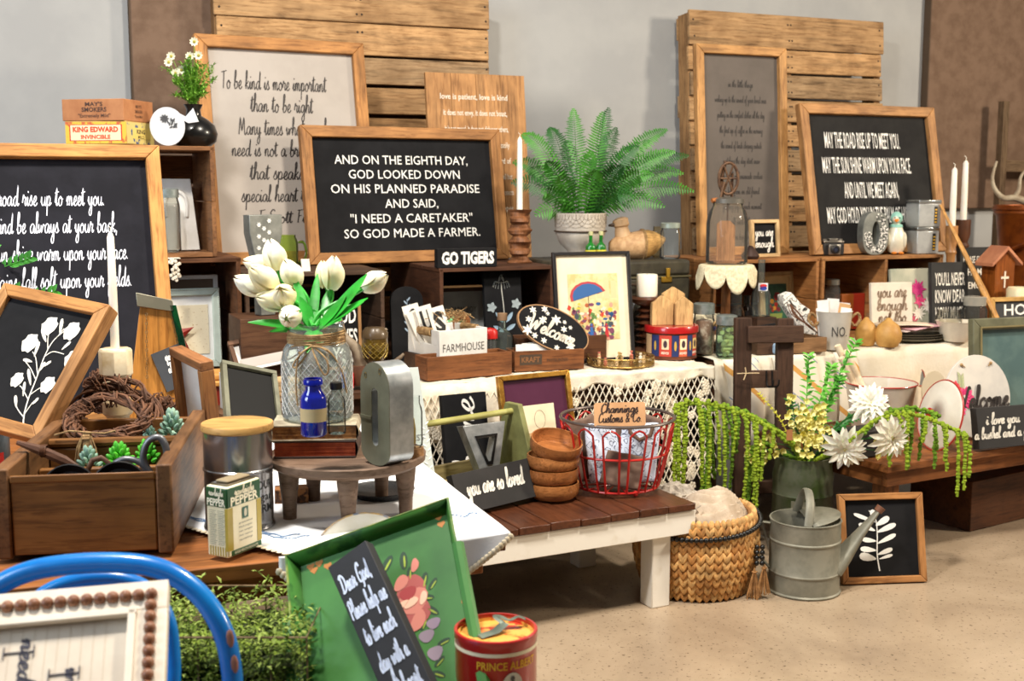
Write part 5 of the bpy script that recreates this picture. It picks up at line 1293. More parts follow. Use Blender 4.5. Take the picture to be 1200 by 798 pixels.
# ============================================================ ITEMS ON THE LONG TABLE (z .59)
ZT = .595
# blue small box & white block behind the bow etc.
def simplebox(name, label, cat, px, py, z, w, d, h, mat, rz=RZ, bev=.002, grp=None, dy=0):
    p = at(px, py, z); p.y += dy; return single(name, label, cat, boxm(w, d, h), mat, p, rz, bev=bev, group=grp)
# ---- left part of the long table, d ~3.3-3.8 : stacked bits behind the tulips
p = rw(-.70, .30, ZT-.001); single('wooden_box', 'dark brown wooden box under the galvanised letter behind the tulips', 'box', boxm(.24, .2, .205), wood((98,66,44), 'x'), p, RZ, bev=.002)
t = thing('galvanised_letter', 'tapered galvanised letter with white floral print behind the tulips', 'letter', Vector((p.x-.02, p.y-.01, ZT+.2055)), RZ+18)
s = spx(t.location); hh = .315; ww = .115
mb = MB(); mb.prism([(-.026,0),(.026,0),(.028,hh*.42),(ww/2,hh*.82),(ww/2,hh),(-ww/2,hh),(-ww/2,hh*.82),(-.028,hh*.42)], -.02, .02); part(t, 'letter_body', mb, GREYGALV, .002)
mb = MB()
for k in range(11):
    cx = -.02+.018*((k*5) % 3-.5); cz = hh*(.56+.038*k)
    for q in range(6): a = q*1.05; mb.leaf((cx+.001*k*.3, -.0215, cz), (cos(a),0,sin(a)), (0,-1,0), .0085, .006, 0, 2)
part(t, 'floral_print', mb, flat((226,228,224)), kind='stuff')
t, p_, s, r, hh = jar('glass_mug', 'green glass handled mug behind the tulips beside the caretaker board', 'mug', 0,0,0, 27, 42, .82, .10, gm=glass((206,226,140), .97), p=rw(-.60, .52, .9215))
mb = MB(); mb.tube(catmull([(r,0,hh*.8),(r*1.5,0,hh*.78),(r*1.7,0,hh*.5),(r*1.4,0,hh*.25),(r,0,hh*.25)], 4), .005, 8); part(t, 'handle', mb, glass((190,220,120), .95))
single('price_tag', 'small white paper tag beside the green glass mug', 'tag', boxm(.030, .002, .042), paint((232,226,212), .8), rw(-.545, .475, .9215), RZ+10, 12)
# tilted frame tray with white panel and block behind the blackboard
t = thing('rustic_framed_panel', 'rustic wood framed white panel with grey hill shape behind the blackboard', 'picture', (0,0,0))
w = from3(t, at(266, 404, d=3.70), at(345, 388, d=3.78), at(268, 459, d=3.61), .112)
mb = MB(); mb.box(0,w,-.02,.0,.096,.112); part(t, 'top_rail', mb, wood((120,84,60), 'x'), .002)
mb = MB(); mb.box(w-.014,w,-.02,0,0,.095); part(t, 'side_rail', mb, wood((112,78,56), 'z'), .002); mb = MB(); mb.box(0,.014,-.02,0,0,.095); part(t, 'side_rail', mb, wood((112,78,56), 'z'), .002)
mb = MB(); mb.box(.0145,w-.0145,-.008,-.004,0,.095); part(t, 'panel', mb, WHT)
mb = MB(); mb.poly([(.02,.01),(w-.04,.01),(w-.045,.07),(w*.5,.055),(.05,.06),(.02,.04)], -.0092); part(t, 'grey_shape', mb, flat((186,176,168)))
t = thing('patterned_block', 'pale block with grey patterned side behind the small blackboard', 'block', at(276, 441, d=2.86), 35)
part(t, 'block', boxm(.062, .05, .086), paint((224,230,234), .6, bmp=0)); mb = MB(); mb.M = Matrix.Rotation(R(90), 4, 'Z') @ Matrix.Translation((0, -.0312, 0)); mb.poly([(-.024,.001),(.024,.001),(.024,.085),(-.024,.085)], 0)
part(t, 'patterned_side', mb, printed((224,226,228), (70,74,80), 120))
t.location.z = Z1+.045
single('support_box', 'low brown box under the patterned block', 'box', boxm(.12,.12,.042), wood((110,76,50),'x'), (t.location.x, t.location.y, Z1+.0025), 35)
# sliced wood coasters by vase
p = at(331, 470, d=2.72); mb = MB(); mb.lathe([(0,0),(.034,0),(.036,.004),(.034,.010),(0,.010)], 20)
for k in range(4):
    o_ = single('wood_slice', 'pale wood slice coaster, %s in the stack beside the glass vase' % ('bottom one','second from bottom','third from bottom','topmost')[k], 'coaster', MB().lathe([(0,0),(.034,0),(.036,.005),(.034,.012),(0,.012)], 20), wood((204,168,120),'x',2), (p.x+.004*(k % 2), p.y, Z1+.09+.0125*k), 0, group='wood slice coasters')
single('support_box', 'small brown box under the wood slice coasters', 'box', boxm(.10,.10,.0865), wood((100,70,48),'x'), (p.x, p.y, Z1+.0028), 20)
# antler and amber acorn
t = thing('antler', 'small grey brown antler piece rising beside the amber glass acorn', 'antler', row(424, .05, ZT+.055))
s = spx(t.location)
def pxp(pts): return catmull([Vector((x*s, y_*s, z*s)) for x, y_, z in pts], 5)
ANT = paint((150,134,112), .6, c2=(108,88,68), ns=16, bmp=.15)
mb = MB(); P = pxp([(0,0,0),(-6,0,22),(-20,0,38),(-24,0,58)]); mb.tube(P, [(.024*(1-.8*i/len(P))) for i in range(len(P))], 10)
P = pxp([(-2,0,6),(10,0,30),(22,0,40),(30,0,46)]); mb.tube(P, [(.018*(1-.8*i/len(P))) for i in range(len(P))], 10)
P = pxp([(0,0,2),(30,-6,2),(44,-8,12),(50,-8,18)]); mb.tube(P, [(.014*(1-.8*i/len(P))) for i in range(len(P))], 10)
part(t, 'horn', mb, ANT)
mb = MB(); mb.lathe([(0,-.05),(.035,-.05),(.042,-.02),(.036,.008),(0,.012)], 18); part(t, 'bark_base', mb, paint((96,58,34), .7, c2=(70,40,24), bmp=.4))
t = thing('glass_acorn', 'amber netted glass acorn ornament in front of the white box', 'ornament', row(440, .03, ZT)); s = spx(t.location)
zo = max(.03, at(440, 422, d=dep(t.location)).z-ZT)
mb = MB(); mb.lathe([(0,zo),(10*s,zo+1*s),(15*s,zo+12*s),(15*s,zo+28*s),(12*s,zo+36*s),(0,zo+38*s)], 24); part(t, 'glass_body', mb, paint((104,82,24), .1, c2=(72,52,12), ns=12, coat=1, name='amber_glass'))
mb = MB()
for k in range(12):
    for sg in (-1, 1): mb.tube([((13.4+2*sin(pi*i/9))*s*cos(k*pi/6+sg*i*.2), (13.4+2*sin(pi*i/9))*s*sin(k*pi/6+sg*i*.2), zo+(4+i*2.6)*s) for i in range(10)], .0009, 4, caps=False)
part(t, 'net', mb, paint((176,150,70), .4, .4), kind='stuff')
mb = MB(); mb.lathe([(15.5*s,zo+27*s),(15.5*s,zo+33*s),(11*s,zo+39*s),(0,zo+40*s)], 24); part(t, 'cap', mb, paint((84,66,42), .4, coat=.4))
mb = MB(); mb.lathe([(0,0),(.03,0),(.03,.004),(.006,.012),(.006,zo+.002),(0,zo+.002)], 16); part(t, 'stand', mb, paint((70,50,34), .6))
t = thing('glass_bottle', 'little red bottle behind the twine bow', 'bottle', row(399, .10, ZT))
zz = .055; mb = MB(); mb.lathe([(0,0),(.014,0),(.016,.01),(.016,zz*.8),(.008,zz*.9),(.008,zz+.04),(0,zz+.04)], 16); part(t, 'body', mb, paint((120,24,20), .15, coat=1))
single('small_tin', 'small red white and blue tin behind the twine bow', 'tin', MB().box(-.022,.022,-.015,.015,0,.045).box(-.0225,.0225,-.0155,.0155,.03,.040), paint((30,60,160), .4, c2=(210,30,34), ns=8, lo=.48, hi=.5), row(406, .035, ZT), 10)
# god loves you sign within dark crate
p = row(403, .40, ZT); t = thing('small_framed_sign', 'small framed black sign with big white letters behind the tulips', 'sign', p, RZ, 4)
w, h = .125, .215; y = framed(t, w, h, .010, .014, (196,150,100), BLACKB)
for s_, z, ww in (('GOD', .155, .085), ('LOVES', .085, .09), ('YOU', .025, .085)): mb = MB(); put(mb, s_, .004, z, ww, .050, y, bold=.02); part(t, 'lettering', mb, WHITE)
# chalk sprig panel between crates
p = row(478, .52, ZT); t = thing('arched_chalk_panel', 'dark arched chalk panel with a pale blue leaf sprig between the crates', 'sign', p, RZ, 5)
mb = MB(); mb.prism([(-.06,0),(.06,0)]+[(.06*cos(a), .21+.05*sin(a)) for a in [pi*i/10 for i in range(11)]], -.015, 0); part(t, 'panel', mb, BLACKB, .001)
mb = MB()
for k in range(10):
    mb.leaf((.0,-.0165,.10+.012*k), (1 if k % 2 else -1, 0, 1.2), (0,-1,0), .020, .006, .1, 3)
mb.box(-.0008,.0008,-.0165,-.0155,.05,.215); part(t, 'leaf_drawing', mb, flat((150,170,190)))
# farmhouse box
FX = .26; p0 = at(515, 420, d=3.84); zb_ = p0.z; p0.z = ZT; s = spx(p0)
t = thing('white_wooden_box', 'white wooden box with rope handles and grey lettering on its front', 'box', p0+Vector((0,0,zb_-ZT)), 35)
wb, db, hb_ = .185, .20, .088
mb = MB()
mb.box(0, wb, 0, .010, 0, hb_); mb.box(0, wb, db-.010, db, 0, hb_); part(t, 'long_panel', mb, WHT, .001)
mb = MB(); mb.box(wb-.010, wb, .0105, db-.0105, 0, hb_); mb.box(.001, wb-.001, .0105, db-.0105, 0, .006); part(t, 'end_panel', mb, WHT, .001)
mb = MB(); mb.box(0, .010, .0105, db-.0105, 0, hb_*.45); mb.box(0, .010, .0105, .05, hb_*.45, hb_); mb.box(0, .010, db-.05, db-.0105, hb_*.45, hb_); part(t, 'end_panel', mb, WHT, .001)
mb = MB()
for x in (.004, wb-.004):
    for k in range(16): mb.tube([(x+.008*cos(a), .055+k*.006, hb_*.90+.012*sin(a)) for a in [i*pi/5 for i in range(10)]], .003, 5, closed=True)
part(t, 'rope_handle', mb, TWINE)
mb = MB(); put(mb, 'FARMHOUSE', wb*.5, .018, wb*.86, .026, -.0012, bold=0); part(t, 'lettering', mb, flat((110,108,104)))
single('support_box', 'low dark tray under the white lettered box', 'tray', MB().box(-.01,wb+.01,-.01,db+.01,0,zb_-ZT-.001), wood((78,54,38),'x'), p0, 35)
MT = MW(t)
CD = paint((238,232,220), .7); 
for k, (ch, x, yy_) in enumerate((('G', 496, 3.97), ('U', 511, 3.93), ('S', 526, 3.89))):
    mb = MB(); mb.box(-.028,.028,-.0015,.0015,0,.158); g_ = at(x, 400, d=yy_); g_.z = MT.translation.z+.008; t_ = thing('letter_card', 'white card with bold black letter %s in the white box' % ch, 'card', g_, 18, 12, -14, group='letter cards in the white box')
    part(t_, 'card', mb, CD); mb = MB(); put(mb, ch, 0, .074, .034, .066, -.0026, bold=.05); part(t_, 'lettering', mb, BLK)
for k in range(6):
    mb = MB(); mb.box(-.026,.026,-.0015,.0015,0,.140); t_ = thing('letter_card', 'plain white card edge %s behind the lettered cards in the white box' % ('first','second','third','fourth','fifth','sixth')[k], 'card', MT @ Vector((.035+.003*k, .115+.010*k, .008)), 28, 12, -20, group='letter cards in the white box'); part(t_, 'card', mb, CD)
mb = MB()
for k in range(70):
    c = Vector((rnd.uniform(.03,.15), rnd.uniform(.05,.12), .112+rnd.uniform(0,.03))); pts = [c+Vector((rnd.uniform(-.02,.02), rnd.uniform(-.02,.02), rnd.uniform(-.012,.012))) for i in range(4)]
    mb.tube(catmull(pts, 4), .0011, 4)
single('twine_tangle', 'tangle of brown twine behind the letter cards', 'twine', mb, TWINE, MT.translation, 35, kind='stuff')
# things inside crate B
p = row(545, .62, ZT); t = thing('framed_print', 'dark wood framed pale print in the crate under the small block sign', 'picture', p, RZ, 5)
w, h = .19, .24; y = framed(t, w, h, .014, .016, (92,64,42), paint((196,202,202), .6)); mb = MB(); put(mb, 'FARM BOY', .0, .15, .10, .02, y); part(t, 'lettering', mb, flat((110,110,104)))
mb = MB(); mb.tube(catmull([(-.03,0,.0),(-.01,0,.022),(.02,0,.028),(.045,0,.012)], 4), .016, 10, flat=.8)
single('knit_toy', 'small green knitted toy beside the dark framed print', 'toy', mb, paint((112,206,142), .8), row(531, .36, ZT+.125), RZ)
mb = MB(); mb.tube(catmull([(-.02,0,0),(-.022,0,.03),(0,0,.045),(.02,0,.03),(.02,0,0)], 4), .011, 10, flat=.6)
single('wooden_letter', 'little brown wooden arch shape right of the green toy', 'letter', mb, wood((136,82,40),'x'), row(541, .34, ZT+.125), RZ)
single('support_box', 'dark box under the green toy', 'box', boxm(.16,.08,.124), wood((60,42,30),'x'), row(536, .36, ZT), RZ)
p = row(590, .50, ZT); t = thing('flower_chalk_panel', 'black panel with drawn coneflower in white and blue inside the crate', 'sign', p, RZ, 6)
w, h = .145, .315; mb = MB(); mb.box(-w/2,w/2,-.02,0,0,h); part(t, 'panel', mb, BLACKB, .001)
mb = MB(); yv = -.0215
def segl(pts, w_=.0016):
    P = catmull([Vector(q) for q in pts], 5); mb.tube([(q[0], yv, q[1]) for q in P], w_, 4, flat=.4)
segl([(.0,.10),(.0,.17),(-.006,.24)]); 
for k in range(9): a = pi*(k/8); segl([(-.006+.01*cos(a),.262),(-.006+.024*cos(a),.268-.006*sin(a)),(-.006+.034*cos(a),.250-.010*sin(a))], .0013)
for k in range(4): segl([(-.018+.001*k,.266+.004*k),(-.006,.277+.005*k),(.006-.001*k,.266+.004*k)], .0012)
part(t, 'flower_drawing', mb, flat((206,206,196)))
mb = MB()
for (x, z, a) in ((-.03,.15,2.2),(.03,.15,.9),(-.02,.115,2.6),(.02,.12,.5)): mb.leaf((x*.2,yv,z-.03), (cos(a),0,sin(a)), (0,-1,0), .045, .016, 0, 4)
part(t, 'blue_leaves', mb, flat((150,176,196)))
mb = MB()
for x, z in ((-.048,.175),(.048,.185)):
    for q in range(5): a = q*1.26; mb.leaf((x,yv-.001,z), (cos(a),0,sin(a)), (0,-1,0), .020, .015, 0, 3)
part(t, 'small_flowers', mb, flat((160,172,176)))
# oval welcome slice on long boxes
KR = wood((136,84,46), 'x', 1.1, .6, .5); KRy = wood((126,76,42), 'y', 1.1, .6)
def openbox(name, label, px0, px1, py, d, h, rz, mx=KR, my=KRy, z=ZT, dy=0, cat='box'):
    p = at(px0, py, z); p.y += dy; q = at(px1, py, z); s = spx(p); w = (px1-px0)*s/cos(R(rz))*1.0
    t = thing(name, label, cat, p, rz)
    for y in (0, d-.009): mb = MB(); mb.box(0,w,y,y+.009,0,h); part(t, 'long_side', mb, mx, .0015)
    for x in (0, w-.009): mb = MB(); mb.box(x,x+.009,.0093,d-.0093,0,h*.98); part(t, 'short_side', mb, my, .0015)
    mb = MB(); mb.box(.0093,w-.0093,.0093,d-.0093,.001,.007); part(t, 'base_panel', mb, mx); return t, w
tA, wA = openbox('long_wooden_box', 'long plain brown wooden box at the front of the crochet cloth', 501, 600, 447, .09, .075, 30)
tB, wB2 = openbox('stencilled_wooden_box', 'brown wooden box with a dark stencilled word holding white cards', 603, 686, 436, .105, .068, 17, dy=.0)
mb = MB(); mb.box(.018, .095, -.0006, 0, .022, .056); part(tB, 'stencil_patch', mb, flat((66,50,36)))
mb = MB(); put(mb, 'KRAFT', .056, .031, .064, .017, -.0014, bold=.03); part(tB, 'lettering', mb, flat((126,84,50)))
mb = MB(); put(mb, 'PASTEURIZED', .15, .030, .075, .010, -.0014); part(tB, 'lettering', mb, flat((80,54,36)))
MK = MW(tB)
for k in range(12):
    r_ = random.Random(k); mb = MB(); mb.box(-.032+.0,.032,-.0008,.0008,0,.075+.006*r_.random())
    single('white_card', 'white paper card in the stencilled box', 'card', mb, paint((240,238,232), .7), MK @ Vector((.045+.013*(k % 6)+.055*(k//6), .02+.011*(k % 6), .008)), 17+r_.uniform(-3,3), r_.uniform(2,14), group='white paper cards in the stencilled box')
openbox('long_wooden_box', 'dark wooden box behind the stencilled box, under the oval sign', 607, 714, 436, .11, .095, 20, wood((96,60,36),'x'), wood((90,56,34),'y'), dy=.125)
t = thing('oval_wooden_sign', 'black oval welcome sign with white daisies lying tilted in the box', 'sign', row(641, .125, ZT+.072), 18, 22, 20)
t.rotation_euler = (R(-26), R(24), R(10)); rx, rz_ = .130, .072
mb = MB(); mb.prism(circ(0,rz_,rx,rz_,36), -.006, .006); part(t, 'oval_board', mb, BLACKB, .001)
mb = MB(); mb.ring(circ(0,rz_,rx*1.015,rz_*1.03,36), circ(0,rz_,rx*.985,rz_*.98,36), -.0065, .0065); part(t, 'bark_edge', mb, paint((170,130,90), .8))
mb = MB()
for k, (x, z, r_) in enumerate(((-.088,.105,.015),(-.05,.125,.014),(.0,.105,.021),(-.092,.068,.014),(-.045,.085,.017),(-.085,.03,.022),(.035,.085,.014),(.065,.062,.013),(.075,.036,.02),(-.02,.018,.013),(.03,.012,.012),(-.035,.115,.009),(.03,.11,.009),(.055,.10,.009),(-.055,.022,.013))):
    for q in range(6):
        a = q*pi/3+k; mb.leaf((x,-.0075,z), (cos(a),0,sin(a)), (0,-1,0), r_*.9, r_*.40, 0, 3)
part(t, 'daisy_print', mb, flat((226,222,212)))
mb = MB(); put(mb, 'Welcome', 0, .040, .17, .058, -.0085, font='script', th=.16); part(t, 'lettering', mb, flat((214,206,190)))
# shaker and clear bottle in front of the white box
t, p_, s, r, hh = jar('shaker_jar', 'glass shaker with a bright red cap beside the white box', 'shaker', 566, 418, ZT, 17, 27, .9, .1, p=rw(.005, .20, ZT+.02))
mb = MB(); mb.lathe([(r*1.0,hh*.9),(r*1.1,hh*.92),(r*1.1,hh*1.2),(r*.9,hh*1.32),(0,hh*1.38)], 20); part(t, 'red_cap', mb, paint((186,30,26), .35))
t.location.z = ZT+.035; single('support_box', 'dark block under the red capped shaker', 'box', boxm(.08,.06,.034), wood((70,48,34),'x'), (t.location.x, t.location.y, ZT), RZ)
pz = rw(.065, .235, ZT); bottle('glass_bottle', 'clear glass bottle with wire stopper right of the red capped shaker', 0,0,0, 27, 64, glass((226,236,230), .92), .35, .55, 1, paint((150,120,90), .7), p=pz)
# framed umbrella print
t = thing('framed_street_print', 'black framed colourful market print with a red and blue umbrella', 'picture', Vector((.292, 4.14, ZT)), 19, 9)
w, h = .292, .385; y = framed(t, w, h, .012, .018, OAK, paint((236,224,196), .7, c2=(230,216,186)), fm=paint((28,26,28), .4))
r_ = random.Random(11); aw, ah = w*.64, h*.60; ax, az = -aw/2+.002, h*.20
mb = MB(); mb.box(ax, ax+aw, y-.0006, y, az, az+ah); part(t, 'print_sheet', mb, paint((222,210,160), .7, c2=(206,180,120), ns=18, lo=.4, hi=.55))
cols = [(196,60,40),(40,86,140),(96,132,70),(226,190,70),(170,90,50),(214,150,130),(60,70,80),(230,220,190),(120,60,90)]
for ci, c in enumerate(cols):
    mb = MB()
    for k in range(22):
        x = ax+aw*r_.random()*.92; z = az+ah*(.02+.55*r_.random()*(.6+.4*r_.random())); w_ = r_.uniform(.008,.024); h_ = r_.uniform(.006,.022)
        n_ = r_.choice((4,6,8)); mb.poly([(min(x+w_*.5*cos(2*pi*i/n_+.3), ax+aw), z+h_*.5*sin(2*pi*i/n_+.3)) for i in range(n_)], y-.0008-.00008*ci)
    part(t, 'colour_patches', mb, flat(c), kind='stuff')
mb = MB()
for k in range(7): x = ax+aw*k/7; mb.box(x, x+aw*.11, y-.0010, y-.0008, az+ah*.62, az+ah*(.80+.18*((k*3) % 4)/4))
part(t, 'painted_buildings', mb, flat((214,196,150)))
cx, cz, ur = -.018, az+ah*.66, aw*.37; mb = MB()
A_ = [R(200)-R(8), R(20)]
for k, c in enumerate(((36,84,140),(36,84,140),(178,64,70),(178,64,70))):
    pass
def wedge(a0, a1, r0, r1): return [(cx+r0*cos(a), cz+r0*.75*sin(a)) for a in [a0+(a1-a0)*i/8 for i in range(9)]]+[(cx+r1*cos(a), cz+r1*.62*sin(a)) for a in [a1-(a1-a0)*i/8 for i in range(9)]]
mb.poly(wedge(R(200), R(20), ur, ur*.55), y-.0022); part(t, 'umbrella_print', mb, flat((176,58,66)))
mb = MB(); mb.poly(wedge(R(200), R(20), ur*.86, .0001), y-.0024); part(t, 'umbrella_print', mb, flat((44,92,150)))
mb = MB(); mb.box(cx-.001,cx+.001,y-.0020,y-.0018,az+ah*.25,cz); part(t, 'pole_print', mb, flat((90,70,50)))
for (x, c) in ((.045,(186,44,50)),(-.012,(50,100,170))):
    mb = MB(); mb.poly([(x-.008,az+.008),(x+.008,az+.008),(x+.004,az+.045),(x-.004,az+.045)], y-.0026); mb.poly(circ(x,az+.052,.004,n=8), y-.0026); part(t, 'figure_print', mb, flat(c))
# galvanised Y
p = at(731, 412, ZT)+Vector((0,.05,0)); s = spx(p)
t = thing('galvanised_letter', 'plain galvanised letter Y behind the gold filigree tray', 'letter', p, 14)
q = [(-19,60),(-9,60),(0.5,36),(10,60),(19,60),(6,24),(6,-2),(-6,-2),(-6,24)]
mb = MB(); mb.prism([(x*s, (z+2)*s) for x, z in q][::-1], -.014, .014); part(t, 'letter_body', mb, GREYGALV, .001)
mb = MB(); mb.tube([(-2*s,-.0155,4*s),(6*s,-.0155,34*s),(13*s,-.0155,58*s)], .0022, 6); part(t, 'string', mb, flat((225,228,236)))
# pillar candle
p = row(757, .30, ZT); s = spx(p); hk = .215
t = thing('turned_candle_holder', 'dark brown turned wooden pillar candle holder beside the letter Y', 'candle holder', p, 0)
q = [(0,0),(20,0),(21,3),(17,8),(9,12)]
for k in range(6): q += [(8, 14+k*8), (13, 17+k*8), (8, 21+k*8)]
q += [(7,62),(19,68),(21,72),(19,75),(0,74)]
kk = hk/75/s; mb = MB(); mb.lathe([(r_*s, z*s*kk) for r_, z in q], 28); part(t, 'turned_shaft', mb, paint((84,48,30), .3, c2=(64,34,22), bmp=.05))
t = thing('pillar_candle', 'thick white pillar candle on the dark turned holder', 'candle', (p.x, p.y, ZT+hk))
mb = MB(); mb.lathe([(0,0),(12*s,0),(12.3*s,2*s),(12.3*s,24*s),(11.5*s,25.5*s),(0,24.5*s)], 28); part(t, 'wax', mb, WAX)
mb = MB(); mb.tube([(0,0,24*s),(0,0,28*s)], .0008, 4); part(t, 'wick', mb, flat((60,50,44)))
# filigree tray with tiny bottles
p = at(730, 431, ZT)+Vector((0,.085,0)); s = spx(p)
t = thing('filigree_tray', 'round gold filigree vanity tray at the front of the crochet cloth', 'tray', p, 0)
GO = paint((176,146,86), .35, .85, c2=(128,100,52), ns=60, bmp=.3); mb = MB(); mb.lathe([(0,0),(38*s,0),(39*s,.003),(0,.003)], 40); part(t, 'tray_base', mb, GO)
mb = MB()
for zz in (.004, .030): mb.tube([(39*s*cos(a), 39*s*sin(a), zz) for a in [i*pi/24 for i in range(48)]], .0022, 6, closed=True)
for k in range(46):
    a = 2*pi*k/46; c = Vector((39*s*cos(a), 39*s*sin(a), .017)); e = Vector((-sin(a), cos(a), 0))
    mb.tube([tuple(c+e*.0062*cos(b)+Vector((0,0,.0115*sin(b)))) for b in [i*pi/4 for i in range(8)]], .0010, 4, closed=True)
    mb.ball(c, .0024, 6, 4)
part(t, 'filigree_gallery', mb, GO, kind='stuff')
r_ = random.Random(3)
for k in range(11):
    a = r_.uniform(0, 6.28); q = 30*s*math.sqrt(r_.random()); c = p+Vector((q*cos(a), q*sin(a)*.8, .0035)); col = [glass((240,225,190), .9), paint((206,120,104), .3), paint((226,196,150), .3, coat=1), CREAM][k % 4]
    hh = r_.uniform(.022,.040); rr_ = .0065; mb = MB(); mb.lathe([(0,0),(rr_,0),(rr_,hh*.6),(rr_*.4,hh*.7),(rr_*.4,hh*.8),(rr_*.7,hh*.82),(rr_*.7,hh),(0,hh)], 12)
    single('perfume_bottle', 'tiny perfume bottle standing on the gold filigree tray', 'bottle', mb, col, c, 0, group='tiny perfume bottles on the filigree tray')
# red round tin and wooden houses
p = at(790, 422, ZT)+Vector((0,.085,0)); s = spx(p); r = 30*s; h = 34*s
t = thing('round_tin', 'wide round tin with red lid and blue label panels', 'tin', p, 0)
mb = MB(); mb.lathe([(0,0),(r,0),(r*1.01,.002),(r*.99,.004),(r*.99,h*.92),(0,h*.92)], 44); part(t, 'body', mb, paint((104,54,30), .35, c2=(84,40,24)))
mb = MB(); mb.lathe([(r,h*.92),(r*1.05,h*.90),(r*1.05,h*1.07),(r*1.02,h*1.12),(0,h*1.12)], 44); part(t, 'red_lid', mb, REDT)
for a0, a1, c in ((-.95,-.62,(28,44,96)),(-.60,-.12,(190,60,44)),(-.10,.16,(28,44,96)),(.18,.52,(196,84,50)),(.54,.80,(28,44,96)),(.82,1.1,(190,70,50)),(-1.4,-.98,(196,160,120))):
    mb = MB(); cylpatch(mb, r*1.0, a0, a1, h*.12, h*.84); part(t, 'label_panel', mb, flat(c))
for a, c in ((-.36,(226,206,170)),(.35,(236,220,180)),(.96,(220,190,120))):
    mb = MB(); cylpatch(mb, r*1.008, a-.14, a+.14, h*.36, h*.72); part(t, 'label_picture', mb, flat(c))
    mb = MB(); put(mb, 'BREWED', 0, h*.20, r*.30, h*.08, cyl=(r*1.01, a), bold=.02); part(t, 'lettering', mb, flat((240,230,210)))
    mb = MB(); oval(mb, r*1.012, a, h*.54, r*.08, h*.13, 12); part(t, 'label_figure', mb, flat((60,40,50)))
for a in (-.78, .03, .67): mb = MB(); oval(mb, r*1.01, a, h*.48, r*.05, h*.17, 10); part(t, 'gold_ornament', mb, flat((196,158,70)))
HW = wood((226,184,126), 'z', 1.2, .6, .8)
for x, w_, h_, dy, lab in ((-12,25,34,-.01,'left pale wooden house block on the red lidded tin'),(13,21,33,-.012,'right pale wooden house block on the red lidded tin'),(3,26,43,.035,'tallest pale wooden house block at the back of the red lidded tin')):
    mb = MB(); w2 = w_*s/2; mb.prism([(-w2,0),(w2,0),(w2,(h_-8)*s),(0,h_*s),(-w2,(h_-8)*s)], -.014, .014)
    single('house_block', lab, 'house ornament', mb, HW, p+Vector((x*s, dy, h*1.12+.0005)), 8, group='wooden house blocks', bev=.001)
# jars
ZC = paint((150,158,156), .45, .6, c2=(120,130,126), ns=30, bmp=.2, name='zinc_lid')
t, p_, s, r, hh = jar('glass_jar', 'tall clear jar of brown filling with grey lid and burlap bow', 'jar', 826, 417, ZT, 26, 61, .88, .12, ZC, .14)
mb = MB(); mb.lathe([(0,.004),(r*.88,.004),(r*.92,hh*.40),(r*.7,hh*.66),(0,hh*.70)], 20); part(t, 'filling', mb, paint((122,88,62), .9, c2=(188,170,150), ns=40, lo=.4, hi=.55, bmp=.5))
mb = MB(); mb.ball((-.002,-r*.95,hh*.60), (.018,.008,.010), 10, 6); mb.leaf((.01,-r,hh*.62), (.7,-.3,.7), (0,-1,0), .035, .022, .2, 4); mb.leaf((.01,-r,hh*.60), (1,-.3,-.2), (0,-1,0), .03, .02, .2, 4); part(t, 'burlap_bow', mb, TWINE)
mb = MB(); mb.ball((.004,-r*.98,hh*.52), (.022,.006,.010), 10, 5); part(t, 'blue_ribbon', mb, paint((56,58,110), .6))
t, p_, s, r, hh = jar('glass_jar', 'green tinted jar of wine corks with a grey metal lid', 'jar', 853, 420, ZT, 25, 50, .9, .10, ZC, .17, gm=glass((214,242,224), .95))
rk = random.Random(5); cor = paint((206,196,140), .8, c2=(180,160,104), ns=50, bmp=.4)
for k in range(14):
    a = rk.uniform(0,6.28); q = r*.55*rk.random(); z = .014+(k//2)*.0145; mb = MB(); d = Vector((cos(rk.uniform(-.6,.6)), sin(rk.uniform(-.6,.6)), rk.uniform(-.25,.25))).normalized()
    mb.tube([-d*.017, d*.017], .0082, 10); o_ = part(t, 'cork', mb, cor); o_.location = (q*cos(a), q*sin(a), z)
# crumpled cream cloth and handled basket
p = row(836, .34, ZT); s = spx(p)
t = thing('wicker_basket', 'small brown wicker basket with arched handle behind the cork jar', 'basket', p, 10)
WK = paint((132,84,48), .7, c2=(92,54,30), ns=70, bmp=.6, bs=150)
mb = MB()
for k in range(12): mb.tube([((.085+.0015*k+.002*(k % 2))*cos(a)*1.25, (.085+.0015*k)*sin(a)*.8, .006+k*.0085) for a in [i*pi/16 for i in range(32)]], .0048, 6, closed=True)
part(t, 'woven_side', mb, WK)
mb = MB()
for k in range(3):
    P = catmull([(.066,-.02,.09),(.072,-.02,.14),(.088,-.02,.165),(.104,-.02,.14),(.108,-.02,.09)], 6); mb.tube([q+Vector((.003*sin(i*.9+k*2.1), .004*cos(i*.9+k*2.1), 0)) for i, q in enumerate(P)], .0036, 6)
part(t, 'handle', mb, WK)
def crumple(u, v):
    x = -.17+.34*u; y = (v-.5)*.15
    z = .165-.10*max(0, u-.35)+.020*noise.noise(Vector((u*9, v*5, 1)))+.013*noise.noise(Vector((u*22, v*12, 4)))-.10*(abs(v-.5)*2)**2-.13*max(0,.1-u)*8*.5
    return (x, y, z)
mb = MB(); mb.grid(crumple, 60, 30); single('crumpled_cloth', 'crumpled cream crochet cloth heaped over the small wicker basket', 'cloth', mb, cloth((236,226,200), (216,202,172), 30, 120, 1.0), rw(.95, .335, ZT-.01+.0), 8, solid=.004)
